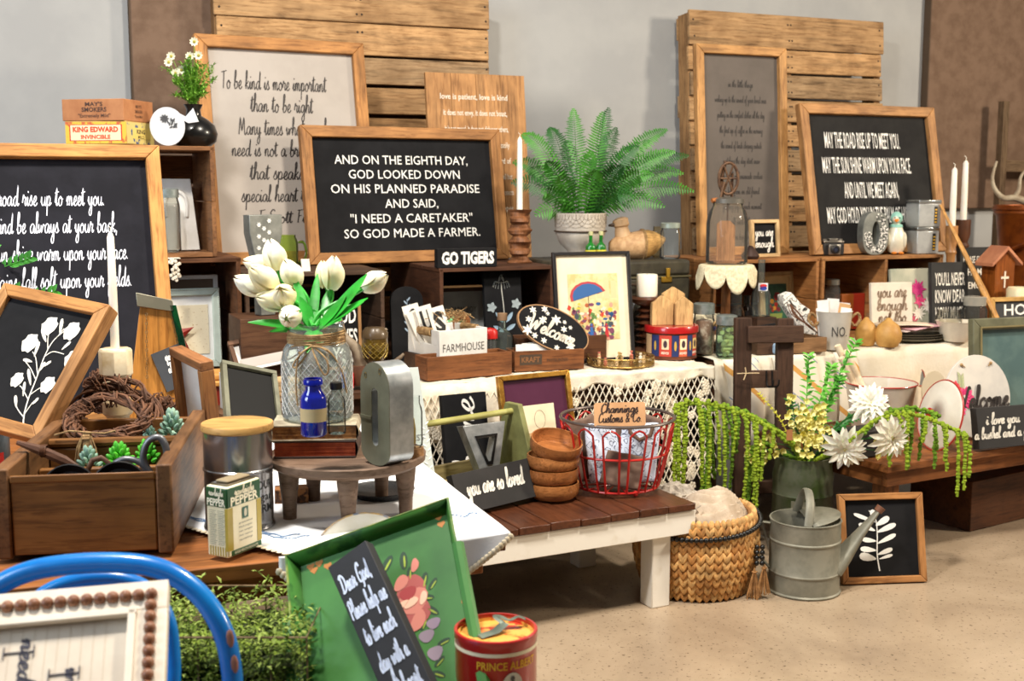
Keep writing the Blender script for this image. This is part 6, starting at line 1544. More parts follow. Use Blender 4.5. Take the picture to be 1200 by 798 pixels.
# doily stand and churn
p = row(849, .28, ZT); s = spx(p); hd = .92-ZT-.006
t = thing('wooden_pedestal', 'slim wooden pedestal under the doily that carries the glass churn', 'stand', p)
mb = MB(); mb.lathe([(0,0),(.06,0),(.06,.012),(.018,.03),(.016,hd-.04),(.03,hd-.014),(.095,hd-.012),(.095,hd),(0,hd)], 32); part(t, 'turned_body', mb, wood((150,96,52),'z'))
mb = MB()
def dol(u, v):
    a = 2*pi*u; r0 = .02+v*.125
    sc_ = abs(cos(a*4))**.6
    if r0 < .098: return (r0*cos(a), r0*sin(a), .0025)
    q = (r0-.098)/.047; return ((.099+.012*q)*cos(a), (.099+.012*q)*sin(a), .0025-q*(.035+.055*sc_)-.012*q*sin(a*3))
mb.grid(dol, 112, 20); single('crochet_doily', 'cream scalloped crochet doily draped under the glass churn', 'doily', mb, cloth((232,222,190), (204,192,158), 90, 240, 1.0), (p.x, p.y, ZT+hd), 12, solid=.0025)
zc = ZT+hd+.005; r = 24*s; hh = 73*s
t = thing('butter_churn', 'large clear glass butter churn jar with rusty crank gear on top', 'churn', (p.x, p.y, zc), 0)
mb = MB(); mb.lathe([(0,.003),(r*.9,.001),(r,.008),(r,hh*.66),(r*.90,hh*.82),(r*.72,hh*.92),(r*.70,hh),(r*.74,hh)], 36); part(t, 'glass_body', mb, glass((252,246,236), .97))
RU = paint((110,80,56), .6, .4, c2=(72,48,34), ns=50, bmp=.3)
mb = MB(); mb.lathe([(r*.74,hh*.96),(r*.78,hh*.96),(r*.78,hh*1.03),(r*.5,hh*1.06),(0,hh*1.06)], 30); part(t, 'lid', mb, paint((120,116,108), .45, .6))
mb = MB(); gz = hh*1.06+21*s
mb.tube([(11*s*cos(a), 0, gz+18*s*sin(a)) for a in [i*pi/14 for i in range(28)]], .0055, 8, closed=True)
for k in range(3): a = k*pi/3; mb.tube([(11*s*cos(a),0,gz+18*s*sin(a)),(-11*s*cos(a),0,gz-18*s*sin(a))], .0035, 6)
part(t, 'gear_wheel', mb, RU)
mb = MB(); mb.tube([(-6*s,.012,hh*1.05),(-7*s,.012,gz),(-3*s,.012,gz+20*s)], .006, 8); mb.tube([(5*s,.012,hh*1.05),(5*s,.012,gz+6*s)], .005, 8); part(t, 'gear_bracket', mb, RU)
mb = MB(); mb.tube([(-5*s,-.012,gz-4*s),(-10*s,-.016,hh*1.03)], .004, 8); part(t, 'crank_arm', mb, RU)
mb = MB(); mb.tube([(-9*s,-.016,hh*1.02),(-20*s,-.03,hh*1.005)], .0085, 10); part(t, 'crank_handle', mb, wood((176,110,60),'x'))
mb = MB(); mb.prism([(x*s, z*s) for x, z in ((-12,4),(9,4),(9,44),(3,50),(-8,50),(-12,46))], -.004, .004); part(t, 'wooden_paddle', mb, wood((168,124,84),'z'))
mb = MB(); mb.tube([(0,0,48*s),(0,0,hh)], .003, 6); part(t, 'paddle_rod', mb, RU)
mb = MB(); mb.lathe([(0,0),(.030,0),(.036,.012),(.022,.035),(.012,.048),(.006,.052),(0,.052)], 20); single('dark_bell', 'small dark brown bell shape at the foot of the churn', 'bell', mb, paint((70,50,44), .5, .3), row(879, .46, .9225), 0)
# bottles of cola, flower painting, small words
for px, b_, hB_, lab in ((858,.30,62,'clear cola bottle with red and blue label, left one behind the basket handle'),(891,.26,66,'clear cola bottle with red and blue label standing right of the basket handle')):
    p = row(px, b_, ZT+.126); t, p_, s, r, hh = bottle('cola_bottle', lab, 0,0,0, 22, hB_, glass((236,242,238), .93), .36, .40, p=p, group='cola bottles')
    mb = MB(); cylpatch(mb, r*.86, -.55, .75, hh*.46, hh*.60); part(t, 'paper_label', mb, flat((232,236,244)))
    mb = MB(); oval(mb, r*.90, .1, hh*.55, r*.40, hh*.035, 14); part(t, 'red_mark', mb, flat((206,44,44)))
    mb = MB(); oval(mb, r*.905, .1, hh*.505, r*.40, hh*.033, 14); part(t, 'blue_mark', mb, flat((40,70,170)))
    mb = MB(); put(mb, 'PEPSI', 0, hh*.521, r*.62, hh*.020, cyl=(r*.92, .1), bold=.03); part(t, 'lettering', mb, flat((40,60,150)))
    single('support_box', 'dark box under the %s cola bottle' % ('left' if px < 870 else 'right'), 'box', boxm(.085,.085,.125), wood((70,46,32),'x'), (p.x, p.y, ZT), RZ)
p = row(871, .47, ZT); t, p_, s, r, hh = bottle('glass_bottle', 'dark cola coloured bottle between the two cola bottles', 0,0,0, 20, 46, paint((34,20,16), .12, coat=1), .45, .6, p=row(874, .33, ZT+.05))
single('support_box', 'dark box under the dark bottle', 'box', boxm(.07,.07,.049), wood((64,44,32),'x'), (t.location.x, t.location.y, ZT), RZ)
p = row(910, .56, ZT+.0); t = thing('framed_flower_painting', 'small flower painting in a pale mat inside the orange crate', 'picture', p, RZ, 7)
w, h = .17, .265; y = framed(t, w, h, .020, .018, (206,176,130), paint((216,190,140), .6)); mb = MB(); mb.box(-.052,.052,y-.001,y,.045,.215); part(t, 'painting', mb, paint((60,112,92), .5, c2=(40,84,74), ns=20))
for c, n_, sd in (((170,44,36),14,1),((210,150,60),7,2),((120,50,60),6,3)):
    mb = MB(); r_ = random.Random(sd)
    for k in range(n_): a = r_.uniform(0,6.28); q = .032*math.sqrt(r_.random()); mb.poly(circ(q*cos(a)-.003, .135+q*sin(a)*1.2, r_.uniform(.006,.011), n=8), y-.0013-.0001*sd)
    part(t, 'painted_blooms', mb, flat(c), kind='stuff')
mb = MB(); mb.poly([(-.03,.06),(.02,.06),(.028,.095),(-.035,.095)], y-.0013); part(t, 'painted_bowl', mb, flat((150,170,90)))
t = thing('small_block_sign', 'small black block sign with white capitals behind the rustic rack', 'sign', row(899, .17, ZT+.055), RZ-4, 4, -6)
part(t, 'block', boxm(.10,.02,.05), BLACKB); mb = MB(); put(mb, 'LIVE KIND', 0, .012, .085, .026, -.0112, bold=.02); part(t, 'lettering', mb, WHITE)
single('support_box', 'brown box under the small black block sign behind the rack', 'box', boxm(.12,.07,.0545), wood((80,56,40),'x'), (t.location.x, t.location.y, ZT), RZ-4)
t = thing('small_block_sign', 'little black sign glimpsed between the rungs of the rustic rack', 'sign', at(893, 414, ZT), RZ, 5); part(t, 'block', boxm(.045,.015,.06), BLACKB); mb = MB(); put(mb, 'CARE', 0, .02, .038, .020, -.0087, bold=.02); part(t, 'lettering', mb, WHITE)
single('blue_cloth', 'folded pale blue cloth glimpsed between the rack rungs', 'cloth', boxm(.07,.05,.04), cloth((150,176,200)), at(913, 414, ZT), RZ, bev=.008)
# floral white block and wire
t = thing('floral_letter_block', 'thick white letter with black floral print leaning in the shallow box', 'letter', row(948, .28, ZT+.03), 20, 0, -33)
mb = MB(); mb.prism([(-.035,0),(.035,0),(.035,.055),(.026,.075),(.05,.10),(.03,.14),(.016,.205),(-.02,.215),(-.035,.19),(-.028,.10)], -.02, .02); part(t, 'block', mb, printed((238,236,230), (30,30,30), 28), .002)
openbox('shallow_wooden_box', 'shallow light wooden box with the floral letter, left of the white pail', 921, 976, 416, .16, .055, 22, wood((156,118,80),'x'), wood((140,104,70),'y'), dy=.02)
mb = MB(); r_ = random.Random(6)
for k in range(7): mb.tube(catmull([(-.05+r_.uniform(-.01,.01),0,.13),(-.02+r_.uniform(-.02,.02),-.01,.09),(.02+r_.uniform(-.01,.01),-.015,.05),(.06,-.02,.02)], 5), .002, 5)
single('rust_vine_bundle', 'brown twig bundle hanging over the shallow wooden box', 'twigs', mb, paint((104,64,40), .8), row(938, .22, ZT+.04), 10)
# ============================================================ SUITCASES, FERN, DUCK
SCM = paint((62,58,44), .6, c2=(48,44,34), ns=30, bmp=.35, bs=200, name='suitcase_cloth')
for k, lab in enumerate(('lower dark olive suitcase of the stacked pair', 'upper dark olive suitcase of the pair under the fern')):
    t = thing('suitcase', lab, 'suitcase', rw(.655, .44, ZT+.1675*k), RZ, group='stacked suitcases')
    w, d, h = .55, .38, .166
    mb = MB(); mb.box(-w/2,w/2,0,d,0,h*.62); part(t, 'case_body', mb, SCM, .012); mb = MB(); mb.box(-w/2,w/2,0,d,h*.635,h); part(t, 'case_lid', mb, SCM, .012)
    mb = MB(); mb.box(-w/2-.002,w/2+.002,-.002,.01,h*.60,h*.645); part(t, 'edge_band', mb, paint((90,84,60), .5), .001)
    BR = paint((212,170,70), .3, .9)
    for x in (-.20, .17): mb = MB(); mb.box(x-.025,x+.02,-.006,0,h*.50,h*.62); mb.box(x-.006,x+.010,-.010,-.001,h*.60,h*.82); part(t, 'brass_latch', mb, BR, .002)
    mb = MB(); mb.tube(catmull([(-.06,-.002,h*.45),(-.05,-.022,h*.48),(.03,-.022,h*.48),(.04,-.002,h*.45)], 4), .006, 8); part(t, 'handle', mb, paint((60,44,30), .5))
ZS2 = ZT+.3345
p = row(680, .60, ZS2); s = spx(p)
t = thing('fern_planter', 'cream footed planter with webbed pattern holding the fern', 'planter', p)
pf = sc([(0,0),(17,0),(19,2),(14,7),(16,11),(24,18),(29,30),(30,54),(28.5,54),(27,34),(0,30)], s); mb = MB(); mb.lathe(pf, 44); part(t, 'bowl', mb, paint((214,206,194), .6, c2=(190,180,166), ns=12, bmp=.1))
mb = MB()
mb.tube([(30.2*s*cos(a), 30.2*s*sin(a), 33*s) for a in [i*pi/22 for i in range(44)]], .0032, 6, closed=True); part(t, 'dark_band', mb, paint((74,58,46), .6))
mb = MB()
for k in range(14):
    a0 = k*2*pi/14
    for rr_ in (6, 10, 14): mb.tube([(30.3*s*cos(a0+rr_/30*cos(b)), 30.3*s*sin(a0+rr_/30*cos(b)), (53-rr_*1.1*sin(b))*s) for b in [pi*i/8 for i in range(9)]], .0006, 4)
part(t, 'web_relief', mb, paint((150,138,124), .7), kind='stuff')
mb = MB(); mb.lathe([(0,46*s),(28*s,46*s)], 24); part(t, 'soil', mb, paint((50,36,26), .9, bmp=.6))
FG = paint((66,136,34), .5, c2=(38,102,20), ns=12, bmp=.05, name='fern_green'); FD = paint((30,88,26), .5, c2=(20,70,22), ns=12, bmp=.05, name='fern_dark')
fern = thing('boston_fern', 'lush green fern with arching fronds in the cream planter', 'plant', (p.x, p.y, p.z+47*s))
def frond(root, tip, arch, wid, mat, n=40, seed=0):
    root = Vector(root); tip = Vector(tip); n = max(14, int((tip-root).length*1.15/.0125)); mid = (root+tip)/2+Vector((0,0,arch)); mb = MB(); P = []
    for i in range(n+1): u_ = i/n; P.append(root*(1-u_)**2+mid*2*u_*(1-u_)+tip*u_*u_)
    mb.tube(P, [.0022*(1-.7*i/n) for i in range(n+1)], 5)
    for i in range(2, n+1):
        u_ = i/n; tg = (P[i]-P[i-1]).normalized(); sd = tg.cross(Vector((0,0,1)))
        if sd.length < .2: sd = tg.cross(Vector((0,1,0)))
        view = Vector((-p.x, -p.y, .3)).normalized(); sd2 = tg.cross(view)
        if sd2.length > .3: sd = sd.normalized()*.4+sd2.normalized()*.6*(1 if sd.dot(sd2) > 0 else -1)
        sd.normalize(); up = sd.cross(tg)
        L = wid*(sin(pi*min(1,(.10+u_*.88)))**.7)
        for sg in (-1, 1):
            mb.leaf(P[i], sd*sg+tg*.35, up, L*(.86+.28*((i*7+(sg > 0)*3) % 5)/4), .0072, .25, 3, .05)
    return part(fern, 'frond', mb, mat)
tips = [(600,214,-.02,.10),(612,158,.0,.16),(628,252,-.10,.06),(644,150,.05,.13),(672,128,.06,.07),(692,178,-.10,.05),(713,127,.0,.06),(722,150,.12,.08),(706,132,-.04,.05),(748,172,-.05,.12),(781,152,.05,.14),(790,178,-.08,.12),(806,182,.1,.13),(812,224,-.04,.12),(778,242,-.10,.10),(742,232,-.14,.10),(640,190,-.12,.08),(656,206,-.16,.05),(618,200,.08,.12),(765,205,-.14,.10),(800,203,.0,.14),(664,165,.1,.07),(635,225,-.12,.07),(700,200,-.18,.06),(730,195,-.16,.08),(602,190,.05,.13),(760,165,.12,.10)]
for k, (tx, ty, dd, ar) in enumerate(tips):
    tip = at(tx, ty, d=dep(p)+dd)-fern.location; a = math.atan2(tip.y, tip.x)
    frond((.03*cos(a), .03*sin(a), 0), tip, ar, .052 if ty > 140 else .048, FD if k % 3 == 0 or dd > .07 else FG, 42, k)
for px, lab in ((692,'left small green bottle with yellow label in front of the planter'),(704,'right small green bottle with yellow label in front of the planter')):
    q = row(px, .475, ZS2); t, p_, s_, r, hh = bottle('green_bottle', lab, 0,0,0, 12.5, 35, paint((30,120,40), .1, c2=(20,96,30), coat=1, name='green_glass'), .35, .48, 1, paint((206,204,150), .5), p=q, group='green bottles')
    mb = MB(); mb.lathe([(r*1.02,hh*.06),(r*1.02,hh*.38)], 18); part(t, 'yellow_label', mb, flat((214,200,60)))
# duck decoy
q = row(744, .56, ZS2); s = spx(q)
t = thing('duck_decoy', 'wooden duck decoy with straw body beside the fern, facing left', 'decoy', q, 10)
def elo(mb, secs, seg=16):
    vs = []; fs = []
    for c, ry, rz__ in secs:
        for k in range(seg): a = 2*pi*k/seg; vs.append((c[0]*s, c[1]*s+ry*s*cos(a), c[2]*s+rz__*s*sin(a)))
    n_ = len(secs)
    for i in range(n_-1):
        for k in range(seg): l = (k+1) % seg; fs.append((i*seg+k, i*seg+l, (i+1)*seg+l, (i+1)*seg+k))
    fs.append(tuple(range(seg))[::-1]); fs.append(tuple((n_-1)*seg+k for k in range(seg))); return mb.add(vs, fs)
mb = MB(); elo(mb, [((-32,0,13),1,2),((-30,0,13),9,8),((-24,0,13),15,12.5),((-14,0,14),18,15),((-2,0,15),19,16.5),((8,0,16),18.5,17.5)]); part(t, 'breast', mb, paint((204,166,122), .65, c2=(178,138,96), ns=50, bmp=.3))
mb = MB(); elo(mb, [((7,0,16),18.6,17.6),((16,0,17),17,16.5),((24,0,18),13.5,13),((30,0,20),9,8),((36,0,22),3,2.5)]); part(t, 'straw_back', mb, wood((214,170,104),'x',3,.8,.5))
mb = MB()
for x in (7.5, 9.5): mb.tube([(x*s, 19*s*cos(a), 16*s+18.2*s*sin(a)) for a in [i*pi/12 for i in range(24)]], .0024, 6, closed=True)
part(t, 'straw_binding', mb, TWINE)
mb = MB(); P = catmull([Vector(v)*s for v in ((-14,0,24),(-16,0,32),(-17,0,39),(-18,0,44),(-19,0,48))], 3); n_ = len(P); mb.tube(P, [s*(10.5-3.4*sin(pi*.5*min(1,i/n_*1.6))+ (2.2 if i > n_*.45 else 0)*1) if i < n_-2 else s*(6.5 if i == n_-2 else 3) for i in range(n_)], 14); part(t, 'head_and_neck', mb, paint((212,176,134), .6, c2=(196,158,116)))
mb = MB(); mb.tube([Vector((-22,0,41))*s, Vector((-28,0,39))*s, Vector((-32,0,38.5))*s], [s*4.6, s*3.8, s*2], 10, flat=.55); part(t, 'bill', mb, paint((92,74,60), .6))
for sy in (-1, 1): mb = MB(); mb.ball((-20*s, sy*6.0*s, 43*s), 1.2*s, 8, 6); part(t, 'eye', mb, paint((20,18,16), .2))
t, p_, s, r, hh = jar('glass_jar', 'clear glass jar standing behind the duck tail on the suitcase', 'jar', 0,0,0, 24, 42, .86, .12, paint((170,182,170), .4, .5), .08, p=row(785, .50, ZS2))
t, p_, s, r, hh = jar('glass_jar', 'second paler glass jar squeezed beside the duck tail', 'jar', 0,0,0, 14, 36, .86, .12, p=row(771, .60, ZS2), gm=glass((240,228,200), .9))
# GO TIGERS and twisted candle
q = row(546, .47, .9215); t = thing('small_block_sign', 'small black block sign with white slab capitals on the crate', 'sign', q, 22)
w, h = .222, .066; part(t, 'block', boxm(w,.035,h), BLACKB, .001); mb = MB(); put(mb, 'GO TIGERS', .002, .014, w*.88, .040, -.0187, bold=.045); part(t, 'lettering', mb, WHITE)
q = row(609, .62, .9215); s = spx(q)
t = thing('twisted_candle_holder', 'carved twisted brown wooden candle holder beside the caretaker board', 'candle holder', q)
vs = []; fs = []; n_, sg_ = 40, 20
for i in range(n_+1):
    z = 62*s*i/n_; rr_ = 11.5+1.6*cos(i/n_*pi*2*5)+.6*sin(i*2.1)
    for k in range(sg_): a = 2*pi*k/sg_; w_ = rr_+1.5*cos(2*a+i*.5); vs.append((w_*s*cos(a), w_*s*sin(a), z))
for i in range(n_):
    for k in range(sg_): l = (k+1) % sg_; fs.append((i*sg_+k, i*sg_+l, (i+1)*sg_+l, (i+1)*sg_+k))
fs += [tuple(range(sg_))[::-1], tuple(n_*sg_+k for k in range(sg_))]
mb = MB(); mb.add(vs, fs); part(t, 'carved_body', mb, wood((136,88,54),'z',1.5,.55))
taper('ivory taper candle in the carved twisted holder', 608, 164, 246, .9215+62*s, q, 7)

# ============================================================ CRATE CONTENTS AT LEFT, CIGAR BOXES, VASE
q = row(204, .58, .994); s = spx(q)
t = thing('white_lock_board', 'white board with a raised padlock shape leaning in the upper left crate', 'sign', q, RZ, 7)
w, h = .165, .235; mb = MB(); mb.prism([(-w/2,0),(w/2,0),(w/2-.02,h),(-w/2,h)], -.012, 0); part(t, 'board', mb, WHT, .002)
mb = MB(); mb.tube(catmull([(-.02,-.014,.11),(-.02,-.014,.17),(.012,-.014,.195),(.045,-.014,.17),(.045,-.014,.11)], 5), .006, 8); part(t, 'shackle', mb, WHT)
t, p_, s, r, hh = jar('glass_jar', 'ribbed clear glass jar with grey zinc lid in the upper crate', 'jar', 0,0,0, 27, 74, .84, .08, ZC, .10, gm=glass((232,232,226), .86), p=row(199, .50, .994))
mb = MB()
for k in range(30): z = hh*(.06+.024*k); mb.tube([(r*1.005*cos(a), r*1.005*sin(a), z) for a in [i*pi/10 for i in range(20)]], .0009, 4, closed=True)
part(t, 'ribbed_relief', mb, glass((255,255,255), .95, rough=.2), kind='stuff')
q = row(221, .54, .609); t = thing('framed_star_picture', 'mint beaded frame with dotted mat in the lower left crate', 'picture', q, RZ, 4)
w, h = .215, .262; y = framed(t, w, h, .024, .022, OAK, WHT, fm=paint((204,216,202), .5, c2=(190,202,188)))
mb = MB(); mb.box(-w*.30, w*.32, y-.002, y-.0002, .045, h-.055); part(t, 'dotted_fabric', mb, paint((226,212,180), .8, c2=(186,160,120), ns=120, lo=.3, hi=.34, det=1))
mb = MB(); n_ = 34
for k in range(n_): mb.ball((-w/2+.004+(w-.008)*k/(n_-1), -.022, h-.004), .0032, 6, 4)
for k in range(40): mb.ball((w/2-.004, -.022, .004+(h-.01)*k/39), .0032, 6, 4)
part(t, 'beaded_edge', mb, paint((210,220,206), .5), kind='stuff')
t = thing('metal_star', 'faceted dark red metal star in front of the mint frame', 'star', q+Vector((-.028,-.04,.04)), RZ-6, 5)
mb = MB(); vs = [(0,-.014,.07)]; rs_ = .066
for k in range(10): a = pi/2+k*pi/5+.12; r_ = rs_ if k % 2 == 0 else rs_*.40; vs.append((r_*cos(a), 0, .07+r_*sin(a)))
mb.add(vs, [(0, 1+(k+1) % 10, 1+k) for k in range(10)]+[tuple(range(1, 11))]); part(t, 'star_body', mb, paint((150,40,28), .45, .3, c2=(110,28,22), ns=30))
q2 = row(222, .64, .609); t = thing('white_picture', 'plain white framed picture standing behind the mint star frame', 'frame', q2, RZ, 0)
framed(t, .20, .30, .014, .02, OAK, paint((110,90,72), .7), fm=WHT)
q = row(200, .44, .9765); mb = MB(); r_ = random.Random(3)
for k in range(26): mb.ball((r_.uniform(-.016,.016), -.016+r_.uniform(-.004,.004), -.002-k*.0026), (.006,.004,.006), 6, 4)
mb.box(-.02,.02,-.012,.03,.0005,.003)
single('crochet_scrap', 'bit of white crochet hanging over the edge of the lower crate', 'doily', mb, LACE, q+Vector((.012,-.012,.0)), RZ)
# cigar boxes
zt = 1.3325; q = row(130, .56, zt); s = spx(q)
t = thing('cigar_box', 'lower cigar box with yellow red and white label on the left crate', 'box', q, -10); t.scale = (1,1,1.32)
w, d, h = .205, .18, .054
mb = boxm(w, d, h); part(t, 'box_body', mb, paint((196,160,92), .7, c2=(176,130,66), ns=20), .001)
fy = -d/2-.0008; mb = MB(); mb.box(-w/2+.001,w/2-.001,fy,fy+.0006,.002,h-.002); part(t, 'label_border', mb, paint((224,186,60), .6, c2=(196,96,50), ns=70, lo=.4, hi=.5))
mb = MB(); mb.box(-w*.43,w*.43,fy-.0004,fy,.008,h-.008); part(t, 'label_red_line', mb, flat((206,60,24)))
mb = MB(); mb.box(-w*.41,w*.41,fy-.0008,fy-.0003,.0095,h-.0095); part(t, 'label_field', mb, flat((238,222,180)))
mb = MB(); put(mb, 'KING EDWARD', 0, .029, w*.74, .0115, fy-.0016, bold=.04); part(t, 'lettering', mb, flat((218,72,20)))
mb = MB(); put(mb, 'INVINCIBLE', 0, .013, w*.48, .009, fy-.0016, bold=.03); part(t, 'lettering', mb, flat((218,72,20)))
mb = MB(); mb.M = Matrix.Rotation(R(90), 4, 'Z') @ Matrix.Translation((0, -w/2-.001, 0)); mb.box(-d/2+.002,d/2-.002,0,.0008,.002,h-.002); part(t, 'side_label', mb, paint((214,196,120), .6, c2=(70,90,130), ns=26, lo=.42, hi=.44))
mb = MB(); mb.M = Matrix.Rotation(R(90), 4, 'Z') @ Matrix.Translation((0, -w/2-.0012, 0)); mb.box(-d*.30,d*.36,-.0004,.0004,.014,h-.014); part(t, 'side_panel', mb, flat((226,202,110)))
mb = MB(); mb.M = Matrix.Rotation(R(90), 4, 'Z') @ Matrix.Translation((0, -w/2-.0018, 0)); put(mb, 'KING', 0, .026, d*.30, .010, 0, bold=.03); put(mb, 'MILD', 0, .015, d*.22, .007, 0); part(t, 'lettering', mb, flat((60,50,40)))
t = thing('cigar_box', 'upper plain tan cigar box with black stamped lettering', 'box', q+Vector((-.004,0,.0722)), -12); t.scale = (1,1,1.32)
w2 = w*1.02; part(t, 'box_body', boxm(w2, d, .050), paint((184,126,82), .75, c2=(164,106,66), ns=12, bmp=.1), .001)
for s_, z, ww, hh_ in (("MAY'S", .034, .06, .009), ('SMOKERS', .021, .085, .010)): mb = MB(); put(mb, s_, .005, z, ww, hh_, -d/2-.0012, bold=.02); part(t, 'lettering', mb, flat((74,48,34)))
mb = MB(); put(mb, '"Extremely Mild"', .005, .008, .11, .008, -d/2-.0012); part(t, 'lettering', mb, flat((90,60,42)))
mb = MB(); mb.M = Matrix.Rotation(R(90), 4, 'Z') @ Matrix.Translation((0, -w2/2-.0012, 0)); put(mb, "MAY'S", 0, .032, .035, .007, 0); put(mb, 'SMOKERS', 0, .020, .045, .007, 0); put(mb, '"Extra Mild"', 0, .009, .05, .006, 0); part(t, 'lettering', mb, flat((100,68,48)))
# bird cutout
q = row(197, .50, zt); s = spx(q)
t = thing('bird_cutout', 'white checked paper bird shape with black flower print beside the cigar boxes', 'ornament', q, 18, 4)
CK, nt, b = newmat('checked_paper'); mp = tex(nt, rand=False); ck = nt.nodes.new('ShaderNodeTexChecker'); ck.inputs['Scale'].default_value = 260; ck.inputs[1].default_value = lin((216,218,222)); ck.inputs[2].default_value = lin((180,186,192)); nt.links.new(mp.outputs[0], ck.inputs[0]); nt.links.new(ck.outputs[0], b.inputs['Base Color']); b.inputs['Roughness'].default_value = .7
mb = MB(); c_ = circ(0, 22*s, 20*s, 22.5*s, 30, R(42), R(378)); mb.prism([(x, z) for x, z in c_]+[(24*s,26*s),(36*s,28*s),(30*s,44*s),(21*s,34*s)], -.003, .003); part(t, 'bird_body', mb, CK, .001)
mb = MB(); mb.poly([(x, z) for x, z in circ(2*s,15*s,10*s,9*s,16,pi,2*pi)], -.0042); part(t, 'bowl_print', mb, flat((248,248,246)))
mb = MB()
for k in range(9): a = k*.7; mb.leaf((-3*s,-.0044,31*s), (cos(a),0,sin(a)), (0,-1,0), 5.5*s, 2.2*s, 0, 3)
for k in range(14): mb.leaf((2*s+(k % 5)*2.2*s,-.0044,20*s+(k % 4)*2.5*s), (cos(k),0,abs(sin(k*2))+.5), (0,-1,0), 5*s, 1.8*s, 0, 3)
part(t, 'flower_print', mb, flat((60,62,66)))
q = row(228, .62, zt); s = spx(q)
t = thing('black_vase', 'squat glossy black vase on top of the left crate', 'vase', q)
mb = MB(); mb.lathe(sc([(0,0),(18,0),(25,6),(27,15),(24,25),(16,32),(9,36),(8,43),(11,49),(10,49),(7,43),(0,40)], s), 36); part(t, 'vase_body', mb, paint((18,18,19), .28, coat=.3))
bq = thing('wildflower_bunch', 'feathery green sprigs with small cream daisies in the black vase', 'flowers', q+Vector((0,0,48*s)))
mb = MB(); r_ = random.Random(9); GRN = paint((150,198,78), .6, c2=(104,158,50), ns=40)
ends = []
for k in range(66):
    a = r_.uniform(0, 6.28); sp = r_.uniform(2, 30); hgt = r_.uniform(14, 58)-sp*.3; e = Vector((cos(a)*sp*s*1.05-.001, sin(a)*sp*s*.6, hgt*s)); P = catmull([Vector((0,0,-.01)), e*.5+Vector((0,0,.01)), e], 4); mb.tube(P, .0009, 4)
    for i in range(2, len(P)):
        for j in range(7): mb.leaf(P[i], (r_.uniform(-1,1), r_.uniform(-1,1), r_.uniform(-.2,1)), (0,0,1), r_.uniform(.010,.022), .005, .2, 2)
e = Vector((-36*s, 0, 44*s)); P = catmull([Vector((0,0,0)), Vector((-16*s,0,34*s)), e], 5); mb.tube(P, .001, 4)
for q_ in P[3:]:
    for j in range(5): mb.leaf(q_, (r_.uniform(-1,1), r_.uniform(-1,1), r_.uniform(-1,1)), (0,0,1), .012, .003, .2, 2)
part(bq, 'feathery_foliage', mb, GRN, kind='stuff')
for k, (px, py) in enumerate(((228,49),(201,66),(223,66),(233,65),(198,73),(213,82),(206,86),(221,80))):
    c = at(px, py, d=dep(q)-.03)-bq.location; mb = MB(); n_ = 9
    for j in range(n_): a = 2*pi*j/n_; mb.leaf(c, (cos(a), -.35, sin(a)), (0,-1,0), .017, .011, -.15, 3)
    part(bq, 'daisy_petals', mb, paint((244,240,214), .6)); mb = MB(); mb.ball(c+Vector((0,-.005,0)), .0048, 8, 6); part(bq, 'daisy_centre', mb, paint((170,160,60), .7)); mb = MB(); mb.tube([Vector((0,0,0)), c*.6, c], .0009, 4); part(bq, 'stem', mb, GRN)

# ============================================================ RIGHT CRATE TOPS
ZR = .9235
q = row(975, .52, ZR); s = spx(q)
t = thing('folding_camera', 'small black and chrome vintage camera on the right crates', 'camera', q, 10)
BKL = paint((24,22,22), .6, bmp=.4, bs=300); CHR = paint((176,170,160), .3, .9)
part(t, 'camera_body', boxm(.092,.034,.052), BKL, .006)
mb = MB(); mb.box(-.044,.044,-.016,.016,.0525,.060); mb.box(-.018,.018,-.014,.014,.060,.070); part(t, 'top_plate', mb, CHR, .002)
for x in (-.034, .034): mb = MB(); mb.lathe([(0,.060),(.009,.060),(.009,.068),(0,.069)], 16, (x,0,0)); part(t, 'dial', mb, CHR)
mb = MB(); mb.box(-.026,.026,-.026,-.0175,.004,.046); part(t, 'lens_board', mb, CHR, .003)
mb = MB(); mb.M = Tm(0,-.026,.025,rx=90); mb.lathe([(0,0),(.018,0),(.018,.008),(.012,.012),(.012,.008),(0,.008)], 22); part(t, 'lens_ring', mb, BKL)
mb = MB(); mb.M = Tm(0,-.0345,.025,rx=90); mb.lathe([(.009,0),(.009,.001),(0,.002)], 18); part(t, 'lens_glass', mb, paint((40,44,60), .05, coat=1))
q = row(1022, .50, ZR); s = spx(q)
t = thing('galvanised_letter', 'galvanised letter O half covered in black and white print', 'letter', q, 20)
ww, hh = 36*s, 50*s; ou = circ(0, hh/2, ww/2, hh/2, 32); ou = [(ww/2*(abs(cos(a))**.75)*(1 if cos(a) >= 0 else -1), hh/2+hh/2*(abs(sin(a))**.75)*(1 if sin(a) >= 0 else -1)) for a in [2*pi*i/36 for i in range(36)]]
inn = [(ww*.14*cos(2*pi*i/36), hh/2+hh*.28*sin(2*pi*i/36)) for i in range(36)]
mb = MB(); mb.ring(ou, inn, -.02, .02); part(t, 'letter_body', mb, GREYGALV, .001)
mb = MB(); r_ = random.Random(8); k = 0
while k < 130:
    x, z = r_.uniform(-ww/2, ww/2), r_.uniform(0, hh)
    if (x/(ww/2))**2+((z-hh/2)/(hh/2))**2 < .85 and (x/(ww*.17))**2+((z-hh/2)/(hh*.32))**2 > 1 and not (x < 0 and z > hh*.55):
        mb.poly(circ(x, z, .0030, n=6), -.0208-.00001*k); k += 1
part(t, 'spot_print', mb, flat((240,238,232)), kind='stuff')
mb = MB(); hl = [p_ for p_ in ou if not (p_[0] < -.005 and p_[1] > hh*.55)]
r_ = random.Random(18); k = 0
